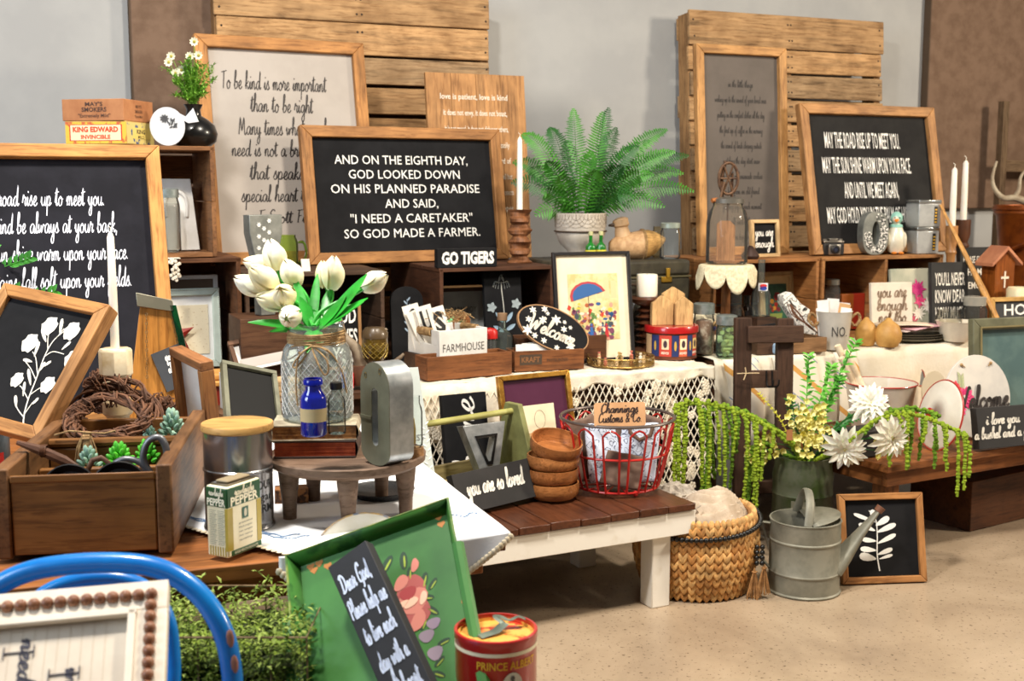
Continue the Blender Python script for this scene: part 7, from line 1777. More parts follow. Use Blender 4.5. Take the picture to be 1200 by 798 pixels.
while k < 90:
    x, z = r_.uniform(-ww/2, ww/2), r_.uniform(0, hh)
    if (x/(ww/2))**2+((z-hh/2)/(hh/2))**2 < .85 and (x/(ww*.17))**2+((z-hh/2)/(hh*.32))**2 > 1 and not (x < 0 and z > hh*.55): mb.poly(circ(x, z, .0042, n=6), -.0203-.00001*k); k += 1
part(t, 'dark_print', mb, flat((30,30,30)), kind='stuff')
# goose
q = row(1049, .50, ZR); s = spx(q)
t = thing('goose_figurine', 'ceramic goose in a pale green bonnet with orange bill and feet', 'figurine', q, -8)
CER = paint((226,220,200), .25, c2=(206,198,176), ns=14, coat=.5)
mb = MB(); mb.lathe(sc([(0,1),(8,2),(11,8),(11.5,16),(9.5,25),(7,31),(5,35),(0,38)], s), 26); part(t, 'body', mb, CER)
mb = MB(); mb.ball((0,0,42*s), (7*s,7*s,7.5*s), 18, 12); part(t, 'bonnet', mb, paint((150,206,190), .35, coat=.4))
mb = MB(); mb.ball((-1*s,-3.5*s,40.5*s), (4.6*s,4.2*s,5*s), 14, 10); part(t, 'face', mb, CER)
mb = MB(); mb.lathe(sc([(5.6,30),(7.4,31.5),(7.2,34),(5,35)], s), 20); part(t, 'collar', mb, paint((150,206,190), .35))
mb = MB(); mb.tube([(-1*s,-6*s,40*s),(-2*s,-11*s,38*s)], [3*s,1.0*s], 10, flat=.6); part(t, 'bill', mb, paint((226,128,30), .35))
for sx in (-1, 1):
    mb = MB(); mb.ball((sx*2.6*s-.001,-6.9*s,42.5*s), .8*s, 8, 6); part(t, 'eye', mb, paint((20,20,20), .2))
    mb = MB(); mb.ball((sx*9*s,-3*s,16*s), (3*s,7*s,10*s), 12, 8); part(t, 'wing', mb, CER)
    mb = MB(); mb.ball((sx*4*s+.004,-9*s,1.6*s), (3.4*s,5*s,1.6*s), 10, 6); part(t, 'foot', mb, paint((220,130,40), .35))
# metal boxes
q = row(1079, .50, ZR); s = spx(q); w = 29*s; h = 31*s
for k, lab in enumerate(('lower shiny metal canister box with a black and gold strip', 'upper shiny metal canister box with a black and gold strip')):
    t = thing('metal_box', lab, 'tin', q+Vector((.003*k,0,(h+.001)*k)), 16, group='stacked metal canister boxes')
    part(t, 'box_body', boxm(w, w*.9, h*.86), paint((196,198,196), .35, .55, c2=(170,172,172), ns=10, bmp=.1), .003)
    mb = MB(); mb.box(-w/2-.002,w/2+.002,-w*.45-.002,w*.45+.002,h*.865,h); part(t, 'lid', mb, paint((196,198,196), .25, .95), .003)
    mb = MB(); mb.box(w*.20,w*.34,-w*.45-.0012,-w*.45,h*.12,h*.76); part(t, 'black_strip', mb, flat((34,30,24)))
    for j in range(5): mb = MB(); mb.box(w*.22,w*.32,-w*.45-.002,-w*.45-.0012,h*(.15+.115*j),h*(.20+.115*j)); part(t, 'gold_mark', mb, flat((222,170,50)))
# tapers at right
for px, b_, wpx, col, hz_, y0_, y1_, lab, lab2 in ((1110,.44,12,(190,134,78),48,196,264,'honey coloured turned candle holder at the right end of the crates','white taper candle in the honey holder at right'),(1123,.66,15,(92,54,32),62,188,257,'dark brown goblet candle holder behind the honey one','white taper candle in the dark goblet holder at right')):
    q = row(px, b_, ZT if px == 1110 else ZT); s = spx(q)
    zt_ = at(px, y1_, d=dep(q)).z; hz = zt_-ZT; f = hz
    t = thing('turned_candle_holder', lab, 'candle holder', q)
    r_ = wpx*s/2*1.15
    mb = MB(); mb.lathe([(0,0),(r_*1.6,0),(r_*1.6,.015),(r_*.7,.035),(r_*.6,f*.45),(r_*.9,f*.52),(r_*.6,f*.56),(r_*.75,f*.72),(r_*.95,f*.75),(r_*.7,f*.78),(r_,f*.86),(r_,f),(r_*.7,f),(0,f-.01)], 24); part(t, 'turned_shaft', mb, paint(col, .45, c2=tuple(int(v*.8) for v in col), ns=10))
    taper(lab2, px, y0_, y1_, zt_-.008, q, 7.5, rz=0, lean=0)
# items inside right crates
t, p_, s, r, hh = jar('glass_jar', 'clear lidded glass jar inside the light divided crate', 'jar', 0,0,0, 19, 44, .8, .12, paint((170,172,166), .3, .7), .08, p=row(974, .56, .6105+.055))
single('support_box', 'small dark box under the jar in the divided crate', 'box', boxm(.08,.08,.054), wood((80,56,40),'x'), (t.location.x, t.location.y, .6105), RZ)
for k, (px, c, lab) in enumerate(((988,(150,80,30),'orange brown tin in the light divided crate'),(1001,(150,40,24),'red tin in the light divided crate'))):
    single('small_tin', lab, 'tin', boxm(.062,.05,.15), paint(c, .4), row(px, .56, .6105), RZ, bev=.003)
# white pail NO.
q = at(982, 412, ZT)+Vector((0,.07,0)); s = spx(q)
t = thing('white_pail', 'white metal pail lettered with a black number sign, holding paper cards', 'pail', q)
hp_ = 45*s; mb = MB(); mb.lathe([(0,.002),(16*s,.002),(16.5*s,.004),(20.5*s,hp_-.003),(21.3*s,hp_),(20*s,hp_),(16*s,.008),(0,.008)], 40); part(t, 'pail_body', mb, paint((232,228,216), .4, coat=.2))
mb = MB(); put(mb, 'NO.', .0, hp_*.38, .060, .036, cyl=(19.2*s, .12), bold=.0); 
part(t, 'lettering', mb, flat((44,42,42)))
for sx in (-1, 1):
    mb = MB(); P = catmull([Vector((sx*20*s,0,hp_*.82)), Vector((sx*27*s,-.004,hp_*.95)), Vector((sx*30*s,-.004,hp_*.78)), Vector((sx*24*s,-.01,hp_*.62)), Vector((sx*19*s,-.012,hp_*.72))], 5)
    for k in range(3): mb.tube([v+Vector((.003*cos(i+k*2.1), .003*sin(i+k*2.1), 0)) for i, v in enumerate(P)], .0035, 6)
    part(t, 'rope_handle', mb, TWINE)
for k, (dx, dy, hh_, c, tilt) in enumerate(((-.026,.01,.175,(236,234,228),-4),(-.008,.02,.180,(236,232,226),3),(.012,.0,.165,(204,160,110),12),(.030,.015,.165,(234,230,226),6),(.024,-.02,.150,(238,236,232),9),(-.03,-.015,.150,(232,230,226),-7))):
    mb = MB(); mb.box(-.022,.022,-.0008,.0008,0,hh_); single('paper_card', '%s paper card standing in the white pail' % ('leftmost white','second white','tan kraft','rear right white','front right white','front left white')[k], 'card', mb, paint(c, .8), q+Vector((dx,dy,.009)), rnd.uniform(-10,15), 4, tilt, group='paper cards in the white pail')
# gourds
GOU = paint((206,160,88), .55, c2=(176,128,62), ns=12, lo=.35, hi=.6, bmp=.15)
for px, wpx, dy, lab in ((1022,25,.035,'left round tan gourd between the pail and the plates'),(1046,31,.01,'right larger round tan gourd beside the stacked plates')):
    q = at(px, 408, ZT)+Vector((0,.05+dy,0)); s = spx(q); t = thing('gourd', lab, 'gourd', q, group='tan gourds')
    mb = MB(); mb.lathe(sc([(0,0),(wpx*.36,0),(wpx*.5,8),(wpx*.5,16),(wpx*.38,25),(wpx*.16,30),(wpx*.08,33),(0,34)], s), 28); part(t, 'gourd_body', mb, GOU)
    mb = MB(); mb.tube([(0,0,32*s),(.006,0,38*s)], .005, 8); part(t, 'stem', mb, paint((110,76,46), .8))
# canvases
q = row(1043, .34, ZT); t = thing('script_canvas', 'pale canvas with looping brown handwriting behind the gourds', 'sign', q, 14, 6)
w, h = .185, .225; mb = MB(); mb.box(-w/2,w/2,-.02,0,0,h); part(t, 'canvas', mb, paint((222,210,192), .8, bmp=.15), .003)
for s_, z, ww in (('you are', .165, .135), ('enough', .112, .14), ('not too', .062, .13), ('much', .016, .11)): mb = MB(); put(mb, s_, 0, z, ww, .058, -.0212, font='script', th=.15); part(t, 'lettering', mb, flat((138,116,96)))
q = row(1072, .37, ZT); t = thing('floral_canvas', 'grey green canvas with pink and white flowers behind the script canvas', 'picture', q, 18, 9)
w, h = .225, .275; mb = MB(); mb.box(-w/2,w/2,-.018,0,0,h); part(t, 'canvas', mb, paint((150,154,136), .8, c2=(190,186,164), ns=5, lo=.4, hi=.6), .003)
for c, x, z, n_, L in (((196,40,120),.01,.19,14,.040),((228,70,130),.02,.14,12,.03),((240,232,220),.055,.12,12,.034),((238,230,216),.01,.09,12,.032),((214,80,110),-.01,.07,9,.022),((236,228,216),.08,.085,10,.026)):
    mb = MB()
    for j in range(n_): a = 2*pi*j/n_+x*40; mb.leaf((x,-.0195-x*.01,z), (cos(a),-.05,sin(a)), (0,-1,0), L*(.8+.3*(j % 2)), L*.28, 0, 3)
    part(t, 'painted_flower', mb, flat(c))
# plates/papers stack
q = at(1078, 402, ZT)+Vector((0,.09,0))
mb = MB(); mb.lathe([(0,0),(.10,0),(.135,.010),(.136,.013),(0,.006)], 36, sx=1, sy=.8)
for k in range(3): single('serving_plate', ('lowest','middle','uppermost')[k]+' dark grey plate under the pink paper goods', 'plate', MB().lathe([(0,0),(.09,0),(.13,.012),(.132,.015),(.09,.007),(0,.006)], 36, sx=1, sy=.8), paint((104,98,84), .5), q+Vector((0,0,.009*k)), 12, group='dark grey plates')
for k, (c, rz_, dx) in enumerate((((230,220,206),10,-.02),((226,206,200),24,.01),((228,178,188),30,.03),((232,214,190),-6,-.05))):
    mb = MB(); mb.grid(lambda u, v: ((u-.5)*.21, (v-.5)*.12, .006*sin(u*3)+.004*u), 8, 4); single('paper_sheet', ('cream','blush','pink','tan')[k]+' paper piece lying on the dark grey plates', 'paper', mb, paint(c, .7, c2=tuple(int(v*.9) for v in c), ns=20), q+Vector((dx,-.01*k,.036+.009*k)), rz_, solid=.003)
t, p_, s, r, hh = jar('candle_jar', 'clear glass stacking jar in front of the dear sign, left one', 'jar', 0,0,0, 30, 34, .85, .14, p=row(1110, .22, ZT), gm=glass((224,222,214), .86))
t, p_, s, r, hh = jar('candle_jar', 'clear glass jar with bulging lid right of the dear sign', 'jar', 0,0,0, 29, 38, .80, .10, paint((180,176,164), .15, .3), .22, p=row(1141, .26, ZT+.03), gm=glass((224,222,214), .86))
single('support_box', 'small brown block under the right clear jar', 'box', boxm(.09,.09,.029), wood((100,70,46),'x'), (t.location.x, t.location.y, ZT), RZ)
q = at(1128, 403, ZT)+Vector((0,.07,0)); s = spx(q); mb = MB(); mb.lathe(sc([(0,1),(14,1),(20,12),(23,23),(24,24.5),(22.5,24.5),(18,12),(0,5)], s), 36)
single('enamel_bowl', 'cream enamel bowl at the right edge of the cream cloth', 'bowl', mb, paint((230,220,198), .3, coat=.4), q)
# dear signs
for (px, b_, w, h, lines, rz_, lab) in ((1110, .33, .180, .30, (('YOU\'LL NEVER', .205), ('KNOW DEAR', .135), ('HOW MUCH', .065)), 19, 'black sign in condensed white capitals reading about dear, beside the pink canvas'),
                          (1142, .62, .18, .34, (('PLEASE EXCUSE', .27), ('THE MESS', .215), ('MEMORIES', .155)), 19, 'second black lettered sign half hidden behind the diagonal wooden stick')):
    q = row(px, b_, ZT); t = thing('lettered_board', lab, 'sign', q, rz_, 5); mb = MB(); mb.box(-w/2,w/2,-.02,0,0,h); part(t, 'board', mb, paint((44,43,42), .8, c2=(36,35,34)), .001)
    for s_, z in lines: mb = MB(); put(mb, s_, 0, z, w*.82, .052 if w < .2 and b_ < .5 else .03, -.0212, bold=.012); part(t, 'lettering', mb, flat((236,230,218)))
# sticks
for (x0,y0,x1,y1,d0,d1,w_,lab) in ((1102,240,1178,392,5.0,4.86,.016,'long pale wooden stick leaning diagonally past the black signs'),):
    P0 = at(x0,y0,d=d0); P1 = at(x1,y1,d=d1)
    mb = MB(); mb.tube([Vector((0,0,0)), (P0-P1)*.33, (P0-P1)*.66, (P0-P1)*1.0], [.012,.024,.016,.009], 10, flat=.5); t = thing('wooden_stick', lab, 'stick', P1); part(t, 'shaft', mb, wood((206,154,86),'z',1,.5,.75))
P0 = at(1096,196,d=5.0); P1 = at(1104,240,d=4.98)
# birdhouse, rack, bucket, antler
q = row(1166, .42, ZT); s = spx(q)
t = thing('cross_birdhouse', 'narrow brown wooden house with a pink roof and white cross', 'house ornament', q, 22)
hb2 = (at(1166, 292, d=dep(q)).z-ZT); w = .105
mb = MB(); mb.prism([(-w/2,0),(w/2,0),(w/2,hb2-.05),(0,hb2),(-w/2,hb2-.05)], -.04, .04); part(t, 'house_body', mb, wood((150,82,30),'z',1,.4,.6), .001)
for sx in (-1, 1): mb = MB(); mb.prism([(0,hb2+.002),(sx*(w/2+.030),hb2-.068),(sx*(w/2+.030),hb2-.053),(0,hb2+.018)][::sx], -.055, .05); part(t, 'roof_board', mb, paint((196,132,96), .6, c2=(176,112,80)), .001)
mb = MB(); mb.box(-.0035,.0035,-.0425,-.0405,hb2-.16,hb2-.09); mb.box(-.021,.021,-.0428,-.0408,hb2-.122,hb2-.112); part(t, 'white_cross', mb, flat((236,220,200)))
q = row(1205, .72, ZT); s = spx(q); hb3 = at(1205, 240, d=dep(q)).z-ZT
t = thing('copper_bucket', 'large flared copper brown bucket at the right edge under the antler', 'bucket', q)
COP = paint((150,78,26), .4, .5, c2=(110,52,18), ns=18, lo=.35, hi=.6, bmp=.15, name='copper')
mb = MB(); mb.lathe([(0,.001),(.11,.001),(.125,hb3*.4),(.145,hb3*.6),(.150,hb3*.66),(.165,hb3*.90),(.178,hb3*.93),(.178,hb3),(.168,hb3),(.15,hb3*.8),(0,hb3*.7)], 44); part(t, 'bucket_body', mb, COP)
mb = MB(); mb.tube([(.18*cos(a), .18*sin(a), hb3*.965) for a in [i*pi/22 for i in range(44)]], .006, 8, closed=True); part(t, 'rim_hoop', mb, COP)
mb = MB(); P = catmull([Vector((-.16,-.09,hb3*.60)), Vector((-.06,-.18,hb3*.72)), Vector((.03,-.19,hb3*.86))], 6); mb.tube(P, .008, 8); part(t, 'diagonal_strap', mb, COP)
t = thing('antler', 'pale curved deer antler lying on the copper bucket rim', 'antler', (q.x, q.y, ZT+hb3))
ANT2 = paint((176,164,140), .5, c2=(140,122,98), ns=14, bmp=.12)
def px3(pts, dd=0): return catmull([at(x, y, d=dep(q)-.08+dd)-t.location for x, y in pts], 6)
mb = MB(); P = px3([(1206,238),(1190,232),(1176,232),(1166,222),(1163,208),(1168,189)]); mb.tube(P, [.019*(1-.75*i/len(P)) for i in range(len(P))], 10)
P = px3([(1188,234),(1194,222),(1196,208),(1204,196)]); mb.tube(P, [.014*(1-.75*i/len(P)) for i in range(len(P))], 10)
part(t, 'antler_beam', mb, ANT2)
q = row(1166, 1.30, ZT+0); t = thing('rustic_post_rack', 'tall grey brown rustic wood post with crossbar against the right wall panel', 'rack', Vector((q.x, q.y, ZT)), RZ)
hp = at(1166, 121, d=dep(q)).z-ZT; OLD = wood((118,96,72),'z',1,.8); s = spx(q)
mb = MB(); mb.box(-.028,.012,-.02,.02,0,hp); part(t, 'post', mb, OLD, .003)
zz = at(1180, 195, d=dep(q)).z-ZT; mb = MB(); mb.box(.013,.30,-.015,.015,zz-.03,zz+.03); part(t, 'crossbar', mb, wood((118,96,72),'x',1,.8), .003)
mb = MB(); mb.box(.301,.34,-.02,.02,0,hp*.9); part(t, 'post', mb, OLD, .003)
# HO sign & pillar candle bit
q = row(1196, .24, ZT+.05); t = thing('framed_word_sign', 'framed charcoal sign with large white serif capitals cut by the right edge', 'sign', q, 18, 5)
w, h = .32, .105; y = framed(t, w, h, .018, .02, (222,178,104), paint((52,54,58), .7)); mb = MB(); put(mb, 'HOME', .015, .030, .21, .045, y, bold=.015); part(t, 'lettering', mb, WHITE)
single('support_box', 'brown box under the framed word sign at right', 'box', boxm(.34,.08,.0495), wood((110,76,48),'x'), (q.x, q.y+.01, ZT), 18)
q = row(1192, .30, ZT); mb = MB(); hq = at(1192, 336, d=dep(q)).z-ZT; mb.lathe([(0,0),(.05,0),(.052,hq-.01),(.045,hq),(0,hq-.015)], 26); single('pillar_candle', 'cream pillar candle behind the framed word sign', 'candle', mb, paint((246,232,190), .4, sss=.2), q)

# ============================================================ RIGHT LOW TABLE
Z4 = .34; R4 = 29; O4 = Vector((1.175, 3.655, 0))
T4 = table('low_wood_table', 'low honey brown wooden table at right below the tub and flowers', 0, 1.5, 0, .62, Z4, apr=.055, leg=.06, wc=(150,92,46), rz=R4, org=O4)
Z4 += .0005
def o4(x, y, z=Z4): return O4+Vector((x*cos(R(R4))-y*sin(R(R4)), x*sin(R(R4))+y*cos(R(R4)), z))
q = at(1039, 500, Z4)+Vector((0,.085,0)); q = at(1039, 512, Z4)+Vector((0,.085,0)); s = spx(q)
t = thing('enamel_tub', 'white enamel tub with red rim and red handle behind the dahlias', 'tub', q, 0)
ENA = paint((226,220,206), .3, c2=(214,206,190), ns=8, coat=.5, name='white_enamel'); RDE = paint((176,40,32), .35, coat=.4)
kt = (at(1039, 447, d=dep(q)).z-Z4)
mb = MB(); mb.lathe([(0,.002),(28*s,.002),(31*s,.006),(40*s,kt-.004),(41*s,kt),(39*s,kt),(30*s,.01),(0,.01)], 48); part(t, 'tub_body', mb, ENA)
mb = MB(); mb.tube([(41*s*cos(a), 41*s*sin(a), kt) for a in [i*pi/26 for i in range(52)]], .0026, 6, closed=True); part(t, 'red_rim', mb, RDE)
mb = MB(); mb.tube([(-22*s,-38*s,kt*.74),(-6*s,-42*s,kt*.72)], .007, 10); part(t, 'red_handle', mb, RDE)
mb = MB(); mb.tube([(-24*s,-35*s,kt*.80),(-24*s,-41*s,kt*.74),(-22*s,-39*s,kt*.70)], .0025, 6); mb.tube([(-5*s,-38*s,kt*.80),(-5*s,-43*s,kt*.72)], .0025, 6); part(t, 'handle_wire', mb, IRON)
# bundle of rolled cloth sticks
base = q+Vector((-.02,-.0,kt*.30)); tip0 = at(986, 408, d=dep(q)-.05)
for k in range(5):
    off = Vector((.016*cos(k*1.3), .016*sin(k*1.3), .012*(k % 3-1))); d = tip0+off-base-off*.5; mb = MB(); M0 = align(d); L = d.length*(.92+.03*(k % 3)); mb.M = M0
    mb.lathe([(0,0),(.0125,0),(.0125,L*.30),(.0115,L*.31),(.0125,L*.33),(.0125,L*.62),(.0115,L*.63),(.0125,L*.65),(.0125,L),(.008,L+.002),(0,L-.004)], 14)
    single('wooden_spool_stick', 'cream rolled paper stick in the tied bundle in the enamel tub', 'stick', mb, paint((232,216,188), .7, c2=(214,190,156), ns=30), base+off*.6, 0, group='tied bundle of cream rolled sticks')
mb = MB(); c = base+(tip0-base)*.35; M0 = align(tip0-base)
for k in range(4): mb.tube([M0 @ Vector((.031*cos(a), .027*sin(a), .003*k)) for a in [i*pi/9 for i in range(18)]], .0018, 5, closed=True)
single('twine_tie', 'twine tied round the bundle of cream rolled sticks', 'twine', mb, TWINE, c)
# lid
t = thing('enamel_pot_cover', 'white enamel lid with red rim and red knob leaning by the tub', 'lid', at(1102, 530, Z4)+Vector((-.01,.02,.001)), -76, 13, -10)
rl = .118; mb = MB(); mb.M = Matrix.Translation((0,0,rl)) @ Matrix.Rotation(R(90), 4, 'X'); mb.lathe([(rl,0),(rl*.93,.004),(rl*.85,.004),(rl*.6,.016),(0,.022)], 44); part(t, 'lid_disc', mb, ENA, solid=.002)
mb = MB(); mb.tube([(rl*cos(a), 0, rl+rl*sin(a)) for a in [i*pi/24 for i in range(48)]], .003, 6, closed=True); part(t, 'red_rim', mb, RDE)
mb = MB(); mb.M = Matrix.Translation((0,-.022,rl)) @ Matrix.Rotation(R(90), 4, 'X'); mb.lathe([(.006,0),(.006,.010),(.017,.014),(.018,.022),(.010,.028),(0,.028)], 18); part(t, 'red_knob', mb, RDE)
# black planter box
single('black_planter_box', 'small black box on the table corner behind the dahlias', 'box', boxm(.13,.09,.085), paint((26,26,28), .5), o4(.04, .15), R4, bev=.002)
# grey board, camper, white round
t = thing('grey_board', 'flat sage grey board with faint white flowers behind the tub', 'sign', at(1058, 492, Z4)+Vector((.0,.26,0)), 16, 5); kb = at(1058, 417, d=dep(t.location)).z-Z4
mb = MB(); mb.box(-.14,.07,-.01,0,0,kb); part(t, 'board', mb, paint((134,134,116), .8), .001)
mb = MB()
for x in (-.06, .03):
    for j in range(8): a = j*pi/4; mb.leaf((x,-.0115,kb-.06), (cos(a),0,sin(a)), (0,-1,0), .02, .008, 0, 3)
part(t, 'flower_print', mb, flat((222,218,206)))
t = thing('camper_cutout', 'grey metal camper shaped cutout with rust red edge behind the lid', 'ornament', at(1087, 490, Z4)+Vector((0,.17,0)), 16, 4); kc = at(1087, 452, d=dep(t.location)).z-Z4
mb = MB(); mb.box(-.004,.004,.001,.008,0,kc); mb.box(-.02,.02,-.01,.02,0,.006); part(t, 'stand_post', mb, IRON)
o_ = [(-.052,0),(.052,0),(.052,.030),(.045,.055),(.03,.070),(.0,.078),(-.03,.070),(-.050,.045)]
mb = MB(); mb.prism([(x, z+kc) for x, z in o_], -.004, .004); part(t, 'camper_body', mb, paint((118,118,114), .6), .001)
mb = MB(); mb.tube([(x, -.004, z+kc) for x, z in o_], .0026, 6, closed=True); mb.tube([(-.012,-.005,kc),(-.012,-.005,kc+.028),(.008,-.005,kc+.028),(.008,-.005,kc)], .0018, 5); part(t, 'rust_edging', mb, paint((160,70,50), .6))
mb = MB(); mb.box(-.010,.006,-.0052,-.004,kc,kc+.026); part(t, 'door_print', mb, flat((50,44,42)))
t = thing('round_cream_cutout', 'cream rounded cutout peeping between camper and welcome sign', 'ornament', at(1111, 492, Z4)+Vector((0,.15,0)), 16, 4); kc = at(1111, 434, d=dep(t.location)).z-Z4
mb = MB(); mb.prism(circ(0,kc/2,.055,kc/2,24), -.004, .004); part(t, 'cutout_body', mb, paint((214,200,172), .7))
# welcome oval
t = thing('oval_wooden_sign', 'round white washed welcome sign with pink flowers at the right', 'sign', at(1161, 521, Z4)+Vector((.0,.10,0)), 20, 10)
s = spx(t.location); rx = 47*s; rz_ = 49*s; mb = MB(); mb.prism(circ(0, rz_, rx, rz_, 40), -.01, 0); part(t, 'round_board', mb, paint((216,210,200), .7, c2=(196,192,186), ns=6), .001)
for c, x, z, r_ in (((226,60,80),-.72,1.22,.17),((220,60,120),-.42,1.0,.22),((226,80,140),-.60,.72,.16)):
    mb = MB()
    for j in range(10): a = j*2*pi/10; mb.leaf((rx*x,-.0115,rz_*z), (cos(a),0,sin(a)), (0,-1,0), rx*r_*1.3, rx*r_*.7, 0, 3)
    part(t, 'painted_flower', mb, flat(c)); mb = MB(); mb.poly(circ(rx*x, rz_*z, rx*.07, n=10), -.0135); part(t, 'flower_centre', mb, flat((240,220,210)))
mb = MB()
for k in range(8): mb.leaf((-rx*.50,-.0116,rz_*(1.2+.04*k)), ((-1)**k*.6,0,1), (0,-1,0), rx*.18, rx*.06, 0, 3)
part(t, 'painted_leaf', mb, flat((176,182,140)))
write(t, [('Welcome', 1120, 1184, 478, 26)], -.0145, flat((44,36,34)), font='script', th=.17)
for x in (-.45, .45): mb = MB(); mb.ball((rx*x,-.012,rz_*1.78), .006, 8, 5); mb.tube([(rx*x,-.012,rz_*1.78),(rx*x*.8,-.014,rz_*1.72)], .002, 5); part(t, 'twine_knot', mb, TWINE)
# bushel block
t = thing('block_sign', 'wide black block sign with small white script in front of the welcome sign', 'sign', Vector((1.75, 3.96, Z4)), 20.5, 10)
w, h = .48, .135; mb = MB(); mb.box(-w/2,w/2,-.03,0,0,h); part(t, 'block', mb, paint((36,35,36), .75), .001)
write(t, [('i love you', 1155, 1196, 496, 13), ('a bushel and a peck', 1142, 1216, 512, 13)], -.0312, flat((224,220,210)), font='script', th=.2)
# green framed picture with mirror bits
t = thing('green_framed_mirror', 'large sage green framed picture with teal glass at the right edge', 'picture', Vector((1.826, 4.20, Z4)), 19.4, 4.4)
w, h = .473, .405; y = framed(t, w, h, .040, .03, OAK, paint((104,128,124), .15, c2=(84,108,108), ns=5, coat=1), fm=paint((104,104,80), .5, c2=(88,88,66), ns=20))
mb = MB(); mb.ring([(-w/2+.028,.028),(w/2-.028,.028),(w/2-.028,h-.028),(-w/2+.028,h-.028)], [(-w/2+.033,.033),(w/2-.033,.033),(w/2-.033,h-.033),(-w/2+.033,h-.033)], -.034, -.028); part(t, 'gilt_line', mb, paint((160,146,104), .4, .5))
# tree slice plaque with dark strip
t = thing('bark_edged_plaque', 'pale wood plaque with a dark bark strip leaning on the green frame', 'plaque', at(1172, 512, Z4)+Vector((.0,.16,0)), 14, 6)
kk = at(1172, 393, d=dep(t.location)).z-Z4
mb = MB(); mb.box(-.036,-.001,-.02,0,0,kk); part(t, 'bark_strip', mb, wood((80,44,24),'z',1,.7), .004)
mb = MB(); mb.prism([(0,0),(.085,0),(.078,kk*.25),(.062,kk*.45),(.055,kk*.75),(.035,kk*.93),(.008,kk*.99),(0,kk*.99)], -.018, 0); part(t, 'pale_board', mb, paint((206,192,168), .8, c2=(190,174,148), ns=8), .002)
mb = MB()
for j in range(9): a = j*.7; mb.leaf((.09,-.03,kk*.45), (cos(a),-.2,sin(a)), (0,-1,0), .022, .014, 0, 3)
part(t, 'pink_flower', mb, paint((206,140,124), .7))
# wooden boxes under right table
single('storage_box', 'plain brown storage box in the shadow under the right table', 'box', boxm(.42,.26,.18), wood((92,54,28),'x',1,.6), o4(.78,.30,.001), R4+4, bev=.003)

# ============================================================ FLOOR ITEMS AT RIGHT
# rustic rack
q = at(903, 650, .0); q = Vector((.865, 4.00, 0)); s = spx(q)
t = thing('rustic_hook_rack', 'dark rustic wooden ladder rack with black hooks behind the flowers', 'rack', q, 6, 3)
RK = wood((70,46,32),'z',1,.7); RKx = wood((76,52,38),'x',1,.7); hk = at(900, 369, d=dep(q)+.02).z
for x0, x1 in ((-.102,-.045),(.045,.102)): mb = MB(); mb.box(x0,x1,0,.03,0,hk*(1 if x0 < 0 else .995)); part(t, 'post', mb, RK, .003)
for py, hh_, x0, x1 in ((389,.058,-.065,.130),(442,.060,-.046,.046),(570,.045,-.046,.046)):
    z = at(905, py, d=dep(q)).z; mb = MB(); mb.box(x0,x1,-.022 if py == 389 else 0.0,-.001 if py == 389 else .022,z-hh_/2,z+hh_/2); part(t, 'crossbar', mb, RKx, .003)
z = at(905, 442, d=dep(q)).z
for x in (.005, .025):
    mb = MB(); mb.tube(catmull([(x,-.004,z+.03),(x,-.008,z),(x,-.018,z-.022),(x+.012,-.034,z-.018),(x+.014,-.036,z+.002)], 4), .003, 6); part(t, 'iron_hook', mb, IRON)
single('cotton_twine', 'cotton string knotted round the left post of the rustic rack', 'string', MB().tube([(-.03,0,0),(0,-.006,.002),(.045,-.002,.002)], .002, 5).tube([(0,-.006,.002),(-.004,-.008,.022)], .002, 5).tube([(0,-.006,.002),(-.008,-.008,-.020)], .002, 5), paint((206,180,140), .8), q+Vector((-.075,-.01,z+.025)))
# milk can
q = Vector((.955, 3.835, 0)); s = spx(q); zt4 = at(957, 530, d=dep(q)).z
t = thing('milk_can', 'mossy green grey metal can holding the big mixed bouquet', 'can', q)
MC1 = paint((88,92,72), .5, .3, c2=(60,76,34), ns=8, lo=.4, hi=.55, bmp=.2)
mb = MB(); mb.lathe([(0,.001),(.095,.001),(.097,.01),(.097,zt4*.62),(.099,zt4*.63),(.097,zt4*.65),(.097,zt4*.74),(.099,zt4*.80),(.092,zt4*.90),(.094,zt4),(.088,zt4),(.085,zt4*.88),(0,zt4*.7)], 40); part(t, 'can_body', mb, MC1)
mb = MB(); cylpatch(mb, .0982, -.6, .2, zt4*.10, zt4*.60); part(t, 'worn_patch', mb, paint((140,132,112), .7, c2=(100,98,80), ns=10))
top = q+Vector((0,0,zt4-.02)); DQ = dep(q)
# bouquet pieces: each stem its own thing
def stemP(px, py, dd, sag=.04):
    tip = at(px, py, d=DQ+dd)-top; return catmull([Vector((rnd.uniform(-.03,.03), rnd.uniform(-.03,.03), 0)), tip*.5+Vector((0,0,sag)), tip], 8)
AM = paint((146,168,30), .8, c2=(112,138,18), ns=60, bmp=.6, bs=150, name='amaranthus'); AD = paint((112,150,24), .8, c2=(84,122,14), ns=60, bmp=.6, bs=150)
def rope_strand(mb, P, r, seed):
    r_ = random.Random(seed); n_ = len(P)
    mb.tube(P, r*.55, 5)
    for i in range(n_-1):
        seg = (P[i+1]-P[i]); m_ = max(1, int(seg.length/(r*1.0)))
        for j in range(m_):
            c = P[i]+seg*j/m_; k_ = r*(.75+.25*r_.random())
            mb.ball(c+Vector((r_.uniform(-.3,.3),r_.uniform(-.3,.3),r_.uniform(-.3,.3)))*r, (k_,k_,k_*.9), 6, 4)
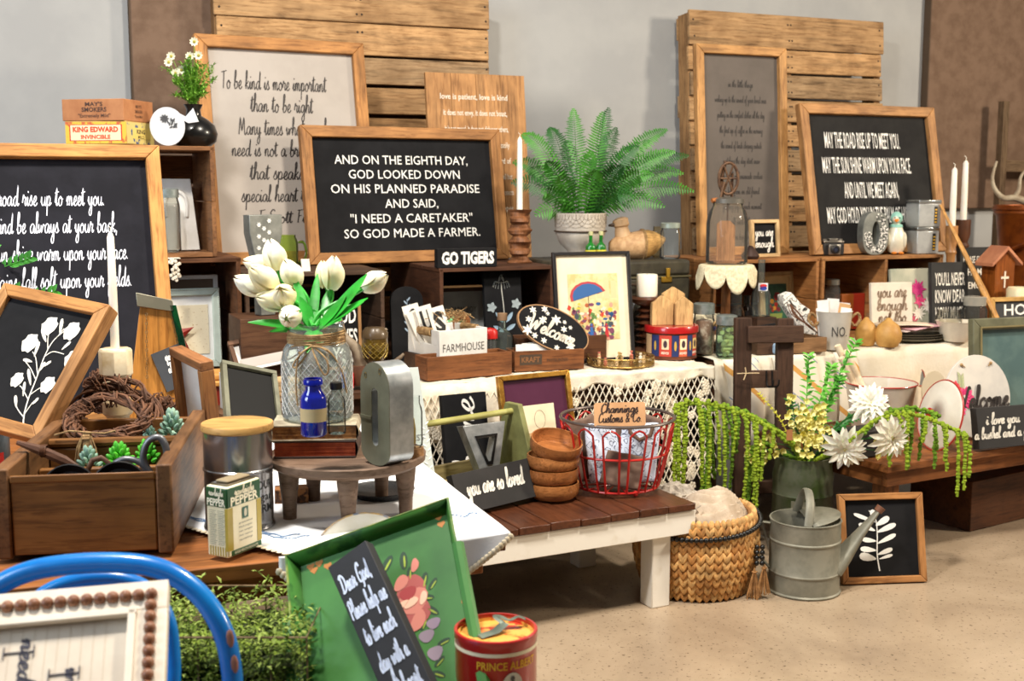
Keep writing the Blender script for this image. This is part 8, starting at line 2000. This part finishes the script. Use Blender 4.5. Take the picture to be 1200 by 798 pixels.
def amaranth(label, path, strands, dd, mat, seed):
    t = thing('hanging_amaranthus', label, 'flower', top, group='hanging green amaranthus')
    P = catmull([Vector((rnd.uniform(-.02,.02), -.04, 0))]+[at(x, y, d=DQ+dd)-top for x, y in path], 8); mb = MB(); rope_strand(mb, P, .009, seed); part(t, 'stem', mb, mat)
    r_ = random.Random(seed); n_ = len(P)
    for (fx, ln) in strands:
        i = min(n_-1, max(2, int(fx*(n_-1)))); c = P[i]; L = ln*spx(q)*1.0; sw = r_.uniform(-.025,.02)
        S = catmull([c, c+Vector((sw*.5-.008, -.01, .006)), c+Vector((sw, -.015, -L*.35)), c+Vector((sw*1.2+r_.uniform(-.01,.01), -.015, -L))], 7)
        mb = MB(); rope_strand(mb, S, .0078, seed*31+i); part(t, 'drooping_tassel', mb, mat)
amaranth('long light green amaranthus reaching far left over the basket blanket', [(925,520),(890,494),(850,478),(815,472),(796,480)], [(1,140),(.97,110),(.93,125),(.90,90),(.86,120),(.82,95),(.78,60),(.72,125),(.66,80),(.60,120),(.55,50),(.5,30)], -.10, AM, 3)
amaranth('light green amaranthus hanging behind the left one, nearer the rack', [(920,510),(880,486),(845,478),(822,486)], [(1,150),(.95,120),(.9,80),(.84,110),(.78,60),(.70,95),(.62,50),(.55,80)], -.02, AD, 5)
amaranth('short green amaranthus drooping close to the left of the can', [(925,515),(900,500),(880,490)], [(1,100),(.92,70),(.85,118),(.75,90),(.65,60),(.5,30)], -.14, AM, 7)
amaranth('dark green amaranthus hanging low behind the rack post', [(915,530),(895,520),(878,540)], [(1,70),(.9,60),(.8,78),(.95,40)], .03, AD, 9)
amaranth('green amaranthus arching right over the low table corner', [(990,520),(1030,490),(1070,486),(1110,500),(1132,512)], [(1,58),(.95,46),(.90,70),(.84,35),(.78,50),(.72,24),(.62,60),(.56,28),(.50,44),(.45,56)], -.28, AM, 11)
amaranth('thin green amaranthus in front of the lid, right of the can', [(995,522),(1040,484),(1075,480),(1100,488)], [(1,58),(.92,40),(.86,54),(.76,66),(.68,30),(.55,50)], -.22, AD, 13)
LGm = paint((110,184,66), .5, c2=(72,150,44), ns=30); LGd = paint((50,116,46), .5, c2=(32,92,34), ns=30)
for k, (px, py, dd, lf, mat, lab) in enumerate(((1003,402,-.02,.036,LGm,'tall leafy green sprig rising highest from the can'),(948,418,.0,.032,LGm,'upright leafy sprig at the left of the bouquet'),(975,430,.03,.034,LGm,'middle leafy sprig behind the yellow blossom'),(985,445,-.03,.034,LGm,'leafy sprig right of the middle of the bouquet'),(925,470,.0,.026,LGd,'dark fringed leaf sprig at the left of the can'),(1000,490,-.05,.030,LGd,'dark leaf sprig between yellow blossom and dahlias'),(985,500,-.08,.030,LGd,'dark leaf sprig over the can rim'),(890,462,-.04,.012,paint((196,190,60), .6),'thin yellow budded sprig reaching left over the rack'))):
    P = stemP(px, py, dd, .02); t = thing('leafy_sprig', lab, 'foliage', top, group='leafy sprigs in the milk can'); mb = MB(); mb.tube(P, .0018, 5)
    for i in range(5, len(P)):
        for j in range(3): a = i*2.4+j*2.1; tg = (P[i]-P[i-1]).normalized(); mb.leaf(P[i], tg*.7+Vector((cos(a), -.3+.6*sin(a), .35*sin(a))), (0,-.4,1), lf*(1.1-.3*i/len(P)), lf*.42, .2, 4)
    part(t, 'leaves', mb, mat, kind=None)
YB = paint((238,232,160), .6, c2=(224,212,110), ns=40, bmp=.1)
for k, (px, py, n_, dd, lab) in enumerate(((934,500,26,-.10,'pale yellow blossom cluster at the left above the can'),(956,488,26,-.08,'pale yellow blossom cluster in the middle above the can'),(945,525,24,-.13,'pale yellow blossom cluster hanging over the can rim'),(962,510,20,-.12,'pale yellow blossom cluster close to the dahlias'),(905,520,12,-.08,'small pale yellow blossom cluster among the amaranthus'),(886,528,8,-.12,'small cream blossom cluster lower left by the rack'),(935,472,10,-.04,'small cream blossom high at the left of the bouquet'),(1035,528,8,-.2,'cream blossom bit under the dahlias'))):
    t = thing('yellow_blossom', lab, 'flower', top, group='pale yellow blossom clusters'); r_ = random.Random(k+40); P = stemP(px, py, dd, .02); mb = MB(); mb.tube(P, .0016, 5); part(t, 'stem', mb, LGd)
    mb = MB()
    for j in range(n_):
        c = P[-1]+Vector((r_.uniform(-.034,.034), r_.uniform(-.02,.02), r_.uniform(-.036,.036))); a0 = r_.uniform(0,6)
        for m_ in range(5): a = a0+m_*1.257; mb.leaf(c, (cos(a), -.6+r_.uniform(-.3,.3), sin(a)), (0,-1,0), .0165, .0135, -.3, 2, .1)
    part(t, 'petals', mb, YB, kind='stuff')
DW = paint((246,244,232), .55, c2=(236,232,214), ns=20, sss=.1)
def dahlia(px, py, dd, R0, face, lab):
    c = at(px, py, d=DQ+dd)-top; t = thing('white_dahlia', lab, 'flower', top, group='white dahlias'); mb = MB(); M0 = align(face)
    for ring_, (n_, L, el) in enumerate(((13, R0, .05), (13, R0*.95, .30), (11, R0*.80, .65), (9, R0*.62, 1.1), (6, R0*.4, 2.0))):
        for j in range(n_):
            a = 2*pi*j/n_+ring_*.35; d = M0 @ Vector((cos(a), sin(a), el)); up = M0 @ Vector((0,0,1)); mb.leaf(c+(M0 @ Vector((0,0,.004*ring_))), d, up, L*(.92+.16*((j*7) % 3)/2), L*.34, .18, 5, .18)
    part(t, 'petals', mb, DW); mb = MB(); mb.ball(c+(M0 @ Vector((0,0,.012))), R0*.14, 10, 6); part(t, 'centre', mb, paint((232,220,120), .7))
    mb = MB(); mb.tube(catmull([Vector((.02,-.02,0)), c*.5+Vector((0,0,.02)), c-(M0 @ Vector((0,0,.01)))], 5), .003, 6); part(t, 'stem', mb, LGd)
dahlia(1019, 474, -.22, .069, (.0,-1,.45), 'upper white dahlia of the three beside the enamel tub')
dahlia(990, 524, -.26, .072, (-.25,-1,-.35), 'lower left white dahlia hanging over the table corner')
dahlia(1043, 512, -.28, .070, (.35,-1,-.2), 'right white dahlia in front of the black planter box')
single('kraft_tag', 'small brown paper tag hanging in the bouquet above the can rim', 'tag', boxm(.020,.002,.034), paint((180,120,74), .8), at(925, 516, d=DQ-.16), 8)
# dark can behind rack / basket of cloth
mb = MB(); mb.lathe([(0,0),(.055,0),(.065,.3),(.06,.31),(0,.3)], 26); single('grey_crock', 'grey metal tub in the shadow behind the rustic rack', 'tub', mb, paint((120,118,112), .5, .3), Vector((.79,4.17,0)))
# watering can
q = at(951, 704, 0)+Vector((0,.10,0)); s = spx(q); r = 41*s; hw = .222
WC = paint((140,138,124), .55, .3, c2=(110,110,98), ns=14, lo=.3, hi=.6, bmp=.15, name='weathered_zinc')
t = thing('watering_can', 'old galvanised watering can with upright handle and long spout', 'watering can', q)
mb = MB(); mb.lathe([(0,.001),(r*1.02,.001),(r*1.04,.006),(r,.010),(r*.99,hw*.27),(r*1.015,hw*.285),(r*1.015,hw*.30),(r*.99,hw*.315),(r*.985,hw*.70),(r*1.01,hw*.715),(r*1.01,hw*.73),(r*.985,hw*.745),(r*.985,hw*.98),(r*1.01,hw*.99),(r*1.0,hw),(r*.96,hw),(r*.95,hw*.5),(0,hw*.45)], 48); part(t, 'can_body', mb, WC)
mb = MB(); vs = [(r*.97*cos(a), r*.97*sin(a), hw*1.0+.018*(max(0,cos(a)))) for a in [-pi/2+pi*i/16 for i in range(17)]]; mb.add(vs, [tuple(range(17))]); part(t, 'half_cover', mb, WC, solid=.002)
mb = MB(); P = catmull([Vector((-.012,-r*.80,hw*.98)), Vector((-.002,-r*.55,hw+.055)), Vector((.004,0,hw+.085)), Vector((.004,r*.55,hw+.055)), Vector((-.006,r*.85,hw*.98))], 6); mb.tube(P, .013, 10, flat=.35); part(t, 'top_handle', mb, WC)
mb = MB(); P = catmull([Vector((-r,0,hw*.93)), Vector((-r-.035,0,hw*.94)), Vector((-r-.050,0,hw*.86)), Vector((-r-.046,0,hw*.58)), Vector((-r-.0,0,hw*.32))], 6); mb.tube(P, .007, 8, flat=.6); part(t, 'back_handle', mb, WC)
mb = MB(); P = [Vector((r*.80,0,.070)), Vector((r*1.1,0,.105)), Vector((r*1.55,-.004,.175)), Vector((r*2.02,-.008,.243))]; mb.tube(P, [.064,.048,.027,.012], 18, flat=.5); part(t, 'spout', mb, WC)
mb = MB(); mb.tube([P[-1], P[-1]+Vector((.010,0,.014))], [.0125,.014], 14); part(t, 'brown_spout_cap', mb, paint((120,78,56), .6))
# leaf picture
t = thing('framed_leaf_picture', 'wood framed black picture of a white leafy branch leaning on the table', 'picture', Vector((1.135, 3.535, 0.0)), 6, 13)
w, h = .268, .272; y = framed(t, w, h, .020, .022, (180,126,74), BLACKB)
BXT = t; mb = MB()
def U(px, py): return uv(BXT, px, py, y)
stroke(mb, [(1031,669),(1028,650),(1028,625),(1026,608),(1018,598)], .0042, .002, y); part(t, 'branch_print', mb, flat((236,236,232)))
for k, (a, b, wd) in enumerate((((1028,650),(1046,643),.012),((1028,637),(1050,626),.012),((1027,624),(1050,614),.014),((1026,616),(1042,606),.016),((1024,610),(1022,597),.014),((1027,655),(1007,651),.020),((1027,645),(1008,643),.014),((1027,634),(1010,632),.012),((1026,622),(1006,614),.014),((1026,612),(1000,602),.010),((1030,655),(1046,650),.008))):
    mb = MB(); blobp(mb, a, b, wd*1.7, y-.0003-.00005*k); part(t, 'leaf_print', mb, flat((238,238,234)))
# woven basket with garland and knits
q = at(824, 708, 0)+Vector((0,.165,0)); s = spx(q); r0, rm, rt2, hb = .150, .188, .172, .238
t = thing('woven_basket', 'round braided water hyacinth basket on the floor beside the bench', 'basket', q)
def rad(z): u_ = z/hb; return r0+(rm-r0)*sin(min(1, u_*1.5)*pi/2)-(max(0, u_-.55)/.45)**2*(rm-rt2)
mb = MB(); mb.lathe([(0,.004)]+[(rad(hb*i/12)-.006, hb*i/12+(.004 if i == 0 else 0)) for i in range(13)]+[(rad(hb)-.016, hb), (rad(hb*.4)-.022, hb*.3), (0, hb*.2)], 48); part(t, 'basket_liner', mb, paint((150,104,58), .8))
HY = [paint(c, .75, c2=tuple(int(v*.78) for v in c), ns=50, bmp=.4, bs=150, name='hyacinth') for c in ((230,180,112),(216,162,94),(194,136,72))]
NR, NS = 9, 46
mbs = [MB(), MB(), MB()]
for j in range(NR):
    for i in range(NS):
        for sg in (-1, 1):
            a = 2*pi*(i+.25*sg)/NS+(j % 2)*0; z = hb*(j+.5)/NR*.93+.006; rr_ = rad(z)
            m_ = mbs[(i*7+j*5+(sg > 0)*3+(i*j) % 4) % 3]; m_.M = Matrix.Translation((rr_*cos(a), rr_*sin(a), z)) @ Matrix.Rotation(a+pi/2, 4, 'Z') @ Matrix.Rotation(R(24*sg), 4, 'Y')
            m_.ball((0,0,0), (.0078,.0068,.0195), 6, 5)
for m_, h_ in zip(mbs, HY): part(t, 'braided_weave', m_, h_, kind='stuff')
mb = MB()
for i in range(60): a = 2*pi*i/60; mb.M = Matrix.Translation((rt2*cos(a), rt2*sin(a), hb-.004)) @ Matrix.Rotation(a+pi/2, 4, 'Z'); mb.ball((0,0,0), (.0098,.010,.017), 6, 5)
part(t, 'rolled_rim', mb, HY[0], kind='stuff')
t = thing('bead_garland', 'black wooden bead garland with jute tassels round the basket rim', 'garland', q)
mb = MB(); BB = paint((10,9,9), .35)
for i in range(54): a = -pi*1.02+pi*1.22*i/54; zz = hb*.86+.020*sin((i/54)*pi*1.0+.4)*-1+.02*(i/54)+.006; rr_ = rad(zz)+.014; mb.ball((rr_*cos(a), rr_*sin(a), zz), .0078, 10, 7)
part(t, 'bead_string', mb, BB, kind='stuff')
mb = MB(); a1 = -.62; rr_ = rm+.020
for k in range(4):
    for dx in (-.008, .008): mb.ball((rr_*cos(a1)+dx, rr_*sin(a1), hb*.66-.016*k), .0078, 10, 7)
part(t, 'bead_drop', mb, BB, kind='stuff')
for dx, dz in ((-.016, 0), (.012, .012)):
    mb = MB()
    for k in range(34): a = rnd.uniform(-1,1); b_ = rnd.uniform(-1,1); mb.tube([(dx,0,dz),(dx+a*.008,b_*.004,dz-.03),(dx+a*.022,b_*.010,dz-.085-rnd.random()*.012)], .0014, 4)
    mb.tube([(dx-.007,0,dz-.012),(dx,-.007,dz-.012),(dx+.007,0,dz-.012),(dx,.007,dz-.012)], .0024, 5, closed=True)
    o_ = part(t, 'jute_tassel', mb, paint((176,130,80), .85, c2=(140,100,58), ns=60)); o_.location = (rr_*cos(a1)+.002, rr_*sin(a1)-.002, hb*.40)
def knit(u, v):
    a = 2*pi*u; rr_ = v; x = .150*rr_*cos(a); y_ = .135*rr_*sin(a)
    z = .080*(1-rr_**2.4)+.030*rr_*(1-rr_)*sin(a+2.2)*2+.0105*sin((x*.5+y_*.9-9*x*x+4*x*y_)*230)+.016*noise.noise(Vector((x*16, y_*16, 2)))
    z += .03*rr_*(1-rr_)*cos(a)
    return (x, y_, z)
mb = MB(); mb.grid(knit, 90, 40); single('knit_blanket', 'chunky cream cable knit blanket heaped in the woven basket', 'blanket', mb, cloth((206,190,170), (186,168,146), 20, 200, .6), q+Vector((.015,0,hb*.86)), 0)
mb = MB(); r_ = random.Random(2)
for k in range(110):
    c = Vector((r_.uniform(-.02,.03), r_.uniform(-.14,-.05), r_.uniform(.0,.05))); pts = [c+Vector((r_.uniform(-.018,.018), r_.uniform(-.01,.01), r_.uniform(-.018,.018))) for i in range(3)]; mb.tube(catmull(pts, 3), .0022, 4)
single('grey_yarn_scarf', 'loopy grey yarn scarf at the middle of the woven basket', 'scarf', mb, paint((176,162,148), .9), q+Vector((-.045,.02,hb*.93)), 0, kind='stuff')
blob('white_cloth', 'folded white cloth at the left of the woven basket', 'cloth', q+Vector((-.085,-.045,hb*.98)), (.062,.055,.030), cloth((238,232,222)), 3, .2, 2)
blob('cream_crochet_cloth', 'grey cream crochet bundle behind the blankets in the basket', 'cloth', q+Vector((-.06,.07,hb*1.06)), (.08,.06,.045), cloth((196,188,176), (160,152,142), 40, 120, 1.0), 8, .3, 4)
# small metal legs seen between basket and can
mb = MB(); mb.tube([(-.02,0,.004),(.0,.0,.16)], .004, 6); mb.tube([(-.02,0,.09),(.05,.02,.05)], .004, 6); mb.tube([(.0,0,.16),(.05,.02,.004)], .004, 6)
single('wire_plant_stand', 'thin grey wire stand between the woven basket and the watering can', 'stand', mb, paint((120,118,112), .4, .6), Vector((.80,3.78,0)))
